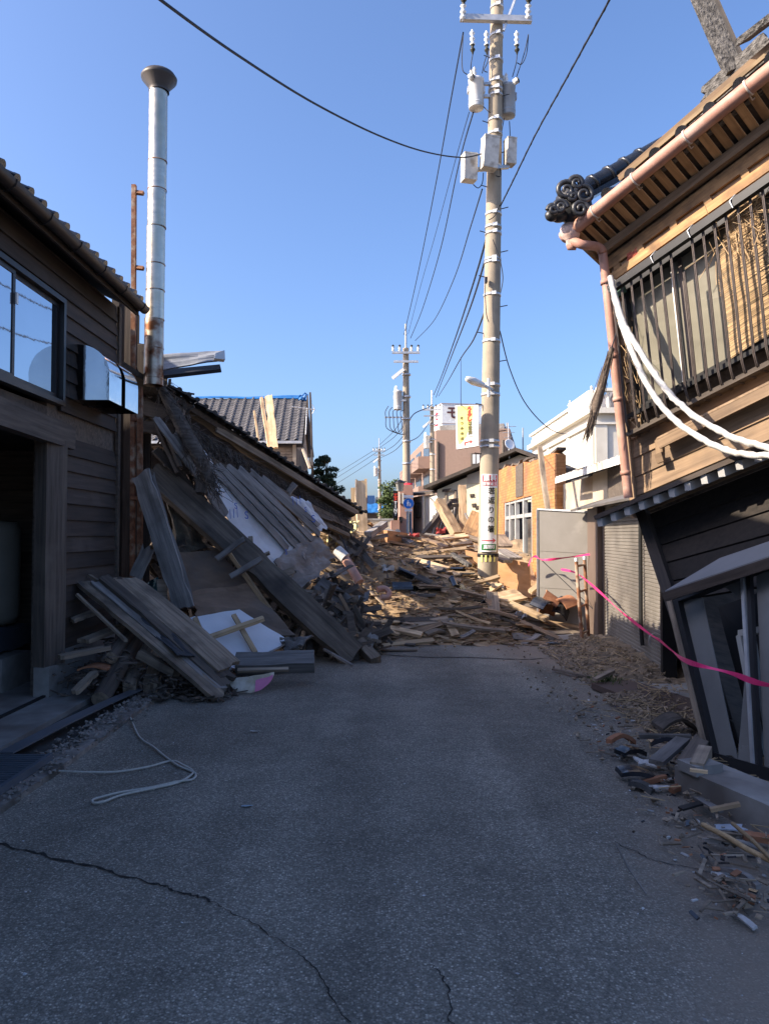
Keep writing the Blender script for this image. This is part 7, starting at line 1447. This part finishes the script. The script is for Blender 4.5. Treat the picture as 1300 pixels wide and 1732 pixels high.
# ---------------------------------------------------------------- verge debris on the right
m = MB()
def bank(u, v):
    x, y = 1.85 + 1.45 * u, 7.2 + 4.2 * v
    xs_ = 2.95 + .09 * (y - 8) ; h = .19 * sstep(.0, 1.0, (x - 2.15) / max(.2, xs_ - 2.2)) * sstep(7.2, 8.6, y) * (1 - .5 * sstep(10.2, 11.4, y))
    return (x, y, h + .05 * h / .3 * noise.noise(V((x * 4, y * 4, 1))) + (.05 * noise.noise(V((x * 11, y * 11, 1))) if h > .02 else 0) - .02)
m.grid(bank, 50, 120); tag(m.build('dirt_bank', surf('bank_m', (.15, .112, .075), (.31, .235, .16), (7, 7, 7), .95, bump=1.0, var=0, dirt=(.10, .08, .06), dsc=4, dist=.04, detail=9)), kind='structure')
m = MB()
for yc0, yc1, xa, xb, h0 in ((3.2, 6.7, 1.95, 2.75, .05),):
    m.grid(lambda u, v: (xa + (xb - xa) * u, yc0 + (yc1 - yc0) * v, -.03 + (h0 + .08 * u) * sstep(0, .3, u) * sstep(0, .15, v) * (1 - sstep(.85, 1, v)) + .035 * noise.noise(V((u * 9, v * 36, 7))) + .03 * noise.noise(V((u * 22, v * 90, 3)))), 36, 140)
tag(m.build('soil_strip', mud), kind='structure')
def drop(px, py, z=0.02): return G(px, py, z)
def frag(name, px, py, sx_, sy_, sz_, mat, lab, cat, rot=None, curve=0.0, z=.03, group=None, n=6, jagged=.0):
    c = drop(px, py, z); e = Euler((R.uniform(-.25, .25), R.uniform(-.25, .25), R.uniform(0, 6.28) if rot is None else rot)); M_ = Matrix.Translation(c) @ e.to_matrix().to_4x4(); m = MB(); s0 = R.uniform(0, 99)
    def fn(u, v):
        k = 1 - jagged * abs(noise.noise(V((s0 + u * 5, v * 5, 1)))) * 2
        return M_ @ V((sx_ * (u - .5) * k, sy_ * (v - .5) * k, curve * math.cos((u - .5) * 3) + .006 * noise.noise(V((u * 4 + s0, v * 4, 0)))))
    m.sheet(fn, n, 3, M_.to_3x3() @ V((0, 0, 1)), sz_); o = centred(m, name, mat); return tag(o, lab, cat, group)
T = frag
T('roof_tile_piece', 1078, 1308, .26, .11, .03, tile_black, 'dark blue glazed tile lying flat, nearest the kerb end', 'roof tile', .1, .03, .05); T('clay_edge', 1095, 1318, .24, .035, .03, tile_clay, 'orange clay edge below the flat glazed tile', 'tile', .05, .0, .03)
T('roof_tile_piece', 1066, 1270, .22, .10, .03, tile_black, 'dark glazed tile piece tilted left of the white plaster scrap', 'roof tile', .5, .03, .07); T('roof_tile_piece', 1122, 1252, .2, .1, .03, tile_black, 'dark tile with brown edge under the grey lath', 'roof tile', -.2, .03, .10)
T('clay_tile_piece', 1050, 1252, .26, .05, .03, tile_clay, 'curved brown tile rim at the left of the tile heap', 'tile', .5, .05, .07); T('clay_tile_piece', 1140, 1228, .3, .16, .025, wood_dark, 'large curved dark tile arched behind the grey lath', 'tile', .2, .09, .12)
T('clay_tile_piece', 1085, 1328, .14, .09, .03, tile_matt, 'small black broken tile with orange edge below the glazed tile', 'tile', 2.5, .02, .04); T('clay_tile_piece', 1148, 1330, .13, .04, .03, tile_clay, 'orange tile splinter beside the kerb', 'tile', .4, .01, .05); T('clay_tile_piece', 1285, 1415, .16, .05, .03, tile_clay, 'orange tile strip under the bamboo poles', 'tile', -.3, .01, .05); T('clay_tile_piece', 1262, 1512, .05, .07, .03, tile_clay, 'orange tile bit at the lower right', 'tile', 1.0, 0, .03)
T('plaster_scrap', 1090, 1288, .13, .13, .012, shard_white, 'white plaster scrap among the tiles', 'scrap', None, 0, .06, jagged=.5); T('plaster_scrap', 1118, 1330, .17, .06, .01, shard_white, 'white crumpled scrap below the flat glazed tile', 'scrap', .4, 0, .04, jagged=.5); T('plaster_scrap', 1135, 1316, .09, .05, .01, shard_white, 'small white chip beside the flat glazed tile', 'scrap', None, 0, .03, jagged=.4)
T('blue_shard', 1058, 1193, .16, .12, .02, shard_blue, 'blue broken shard on the verge', 'shard', .4, 0, .04, n=3, jagged=.3); T('white_shard', 1100, 1193, .14, .05, .008, shard_white, 'white pointed shard right of the blue shard', 'shard', .1, 0, .03, n=3, jagged=.3); T('white_shard', 1098, 1207, .06, .06, .01, shard_white, 'small white chip behind the tile heap', 'shard', None, 0, .03); T('pale_sheet_piece', 1232, 1398, .17, .10, .006, flat('pale_blue_sheet', (.36, .40, .46), .5), 'pale bluish triangular sheet near the bamboo poles', 'shard', -.2, 0, .05, n=3, jagged=.35); T('plaster_scrap', 1220, 1478, .10, .06, .012, shard_white, 'white scrap at the lower end of the debris strip', 'scrap', .3, 0, .03, jagged=.4); T('plaster_scrap', 1255, 1555, .14, .025, .01, shard_white, 'narrow pale curved sliver at the lower right', 'sliver', 1.8, .01, .02)
q = lambda a, b, w_, t_, mt, lab, cat, z0=.1, z1=.1, nm='grey_lath', **k: plank(nm, G(*a, z0), G(*b, z1), w_, t_, mt, None, label=lab, cat=cat, **k)
q((1080, 1245), (1168, 1246), .05, .03, wood_grey, 'straight grey lath across the top of the tile heap', 'lath', .12, .14); q((1108, 1290), (1155, 1250), .10, .03, wood_grey, 'short grey board slanting over the tile heap', 'board', .12, .14, jag=.02)
q((1190, 1250), (1155, 1300), .11, .06, wood_dark, 'dark board leaning against the foot of the door post', 'board', .15, .10); q((1178, 1300), (1192, 1270), .08, .07, wood_old, 'short square block standing on the concrete kerb', 'block', .2, .22)
q((1166, 1302), (1196, 1306), .03, .015, wood_tan, 'thin split wood strip on the kerb end', 'strip', .23, .23)
tag(centred(MB().tube([G(1188, 1395, .08), G(1230, 1416, .09), G(1262, 1436, .08), G(1330, 1470, .06)], .014, 8), 'bamboo_pole', reed), 'longer pale bamboo pole at the lower right', 'bamboo'); tag(centred(MB().tube([G(1238, 1393, .09), G(1270, 1420, .11), G(1330, 1480, .08)], .010, 8), 'bamboo_pole', reed), 'thinner bamboo stick crossing the longer bamboo pole', 'bamboo')
q((1190, 1420), (1290, 1440), .04, .02, wood_grey, 'pale flat lath beneath the bamboo poles', 'lath', .04, .05, jag=.04, bow=.02); q((1222, 1470), (1282, 1500), .03, .02, wood_grey, 'grey curved stick below the bamboo poles', 'stick', .04, .05, bow=.02); q((1200, 1370), (1250, 1360), .03, .02, wood_tan, 'round stick end pointing at the kerb', 'stick', .1, .14); q((1150, 1368), (1185, 1358), .045, .012, dark_metal, 'small dark metal strip lying by the kerb', 'strip', .05, .07); q((1178, 1350), (1215, 1372), .05, .02, wood_grey, 'grey flat piece against the kerb face', 'piece', .06, .08)
q((1040, 1425), (1062, 1468), .005, .004, wood_grey, 'upper half of a thin straw lying on the asphalt', 'straw', .01, .01, nm='thin_straw'); q((1062, 1468), (1092, 1512), .005, .004, wood_grey, 'lower half of a thin straw lying on the asphalt', 'straw', .01, .01, nm='thin_straw'); q((1180, 1430), (1262, 1545), .006, .005, wood_dark, 'long thin dark rod across the lower right verge', 'rod', .03, .015, nm='thin_rod')
q((935, 1132), (995, 1145), .05, .02, wood_dark, 'thin dark stick before the dirt bank', 'stick', .03, .03); q((1005, 1150), (1035, 1135), .06, .03, wood_old, 'small brown board on the dirt bank', 'board', .1, .14); T('slate_sheet', 945, 1088, .34, .3, .02, flat('slate_sheet', (.16, .18, .21), .5), 'bluish grey flat sheet on the ground before the rail stand', 'sheet', .3, 0, .03)
q((640, 1100), (705, 1099), .09, .015, wood_old, 'flat thin board lying on the asphalt at the rubble foot', 'board', .02, .02, nm='flat_board')
# clods, chips and grass: too many to count
m = MB()
for k in range(7500):
    y = R.uniform(3.0, 7.3) if k < 5400 else R.uniform(7.3, 11.0); x = 2.2 + abs(R.gauss(0, .28)) - .1 if k < 5400 else R.uniform(2.15, 3.0)
    if k % 14 == 0: x = R.uniform(1.5, 2.4)
    zz = bank((x - 1.85) / 1.45, (y - 7.2) / 4.2)[2] + .02 if y > 7.3 else .02 + .05 * max(0, min(1, (x - 2.0) * 2))
    c = V((x, y, max(.012, zz + .01))); a = R.uniform(0, 6.28); L = .004 + .026 * R.random() ** 3.2; m.rock(c, L)
tag(m.build('clods', surf('clod_m', (.16, .12, .085), (.32, .25, .18), (20, 20, 20), .95, bump=.5, var=.4)), 'clods and chips along the right verge', kind='stuff')
m = MB()
for k in range(700):
    y = R.uniform(3.0, 10.5); x = 2.3 + R.gauss(0, .22) if y < 7 else R.uniform(2.2, 3.0); zz = bank((x - 1.85) / 1.45, (y - 7.2) / 4.2)[2] if y > 7.3 else .03 + .05 * max(0, min(1, (x - 2.0) * 2))
    a = R.uniform(0, 6.28); L = R.uniform(.05, .2); c = V((x, y, max(.015, zz + .02))); d = V((math.cos(a) * L, math.sin(a) * L, R.uniform(-.02, .05))); m.beam(c, c + d, R.uniform(.003, .010), .004)
tag(m.build('dry_straw', straw), 'dry straw and splinters along the right verge', kind='stuff')
m = MB()
for k in range(900):
    x, y = (R.uniform(-2.0, 2.2), R.uniform(2.4, 10.5)) if k < 640 else (R.gauss(2.05, .28), R.uniform(2.4, 9.5))
    c = V((x, y, .008 + max(0, road_z(x, y)))); a = R.uniform(0, 6.28); L = .002 + .006 * R.random() ** 2 if k < 640 else R.uniform(.004, .014); m.rock(c, L, .4)
tag(m.build('pale_chips', surf('chip_m', (.3, .3, .3), (.55, .55, .55), (9, 9, 9), .8, var=.4)), 'small pale chips strewn over the asphalt', kind='stuff')
m = MB()
for k in range(160):
    c = V((2.36 + R.gauss(0, .07), 7.9 + R.gauss(0, .12), .02)); d = V((R.gauss(0, .04), R.gauss(0, .04), R.uniform(.03, .09))); m.beam(c, c + d, .006, .002)
tag(m.build('weeds', leaf_green), 'few small weeds at the edge of the dirt bank', kind='stuff')
for px, py in ((430, 1236), (418, 1362)):
    T('paper_scrap', px, py, .07, .03, .004, shard_white if py < 1300 else flat('pale_blue', (.3, .38, .45)), ('pale paper scrap on the asphalt right of the rope' if py < 1300 else 'pale blue paint scrap on the asphalt below the rope'), 'scrap', .2, 0, .012, jagged=.5)
# earth, sticks and stones between drain and road
m = MB()
for k in range(500):
    y = R.uniform(4.2, 7.4); x = -2.36 + R.gauss(0, .10); c = V((x, y, .035)); L = R.uniform(.006, .03); a = R.uniform(0, 6.28); m.rock(c, L)
tag(m.build('kerb_grit', concrete_old), 'grit along the broken kerb', kind='stuff')

# broken tile bits, wood bits and plaster flakes along the foot of the leaning house
for nm, mt, N, lab in (('tile_bits', tile_clay, 40, 'small orange tile bits along the right verge'), ('black_tile_bits', tile_black, 60, 'small black tile bits along the right verge'), ('wood_bits', wood_old, 190, 'wood bits and bark along the right verge'), ('plaster_flakes', shard_white, 26, 'white plaster flakes along the right verge')):
    m = MB()
    for k in range(N):
        t_ = R.random(); py = 1170 + 380 * t_; ex = 1085 + 175 * t_ if t_ > .3 else 1030 + 100 * t_
        px = ex + R.gauss(0, 38); c = G(px, py, .045); c.z = .03 + R.uniform(0, .05) * (1 if px > ex else .3)
        a = R.uniform(0, 6.28); L = R.uniform(.006, .026) if nm != 'wood_bits' else R.uniform(.012, .09) * R.random() ** .5; d = V((math.cos(a), math.sin(a), R.uniform(-.25, .25))) * L
        m.beam(c - d, c + d, L * R.uniform(.5, 1.2) if nm != 'wood_bits' else R.uniform(.003, .018), R.uniform(.004, .010), (R.gauss(0, .35), R.gauss(0, .35), 1))
    tag(m.build(nm, mt), lab, kind='stuff')

for o in bpy.data.objects:
    if o.parent is None and 'category' in o and 'kind' not in o: o['kind'] = 'thing'
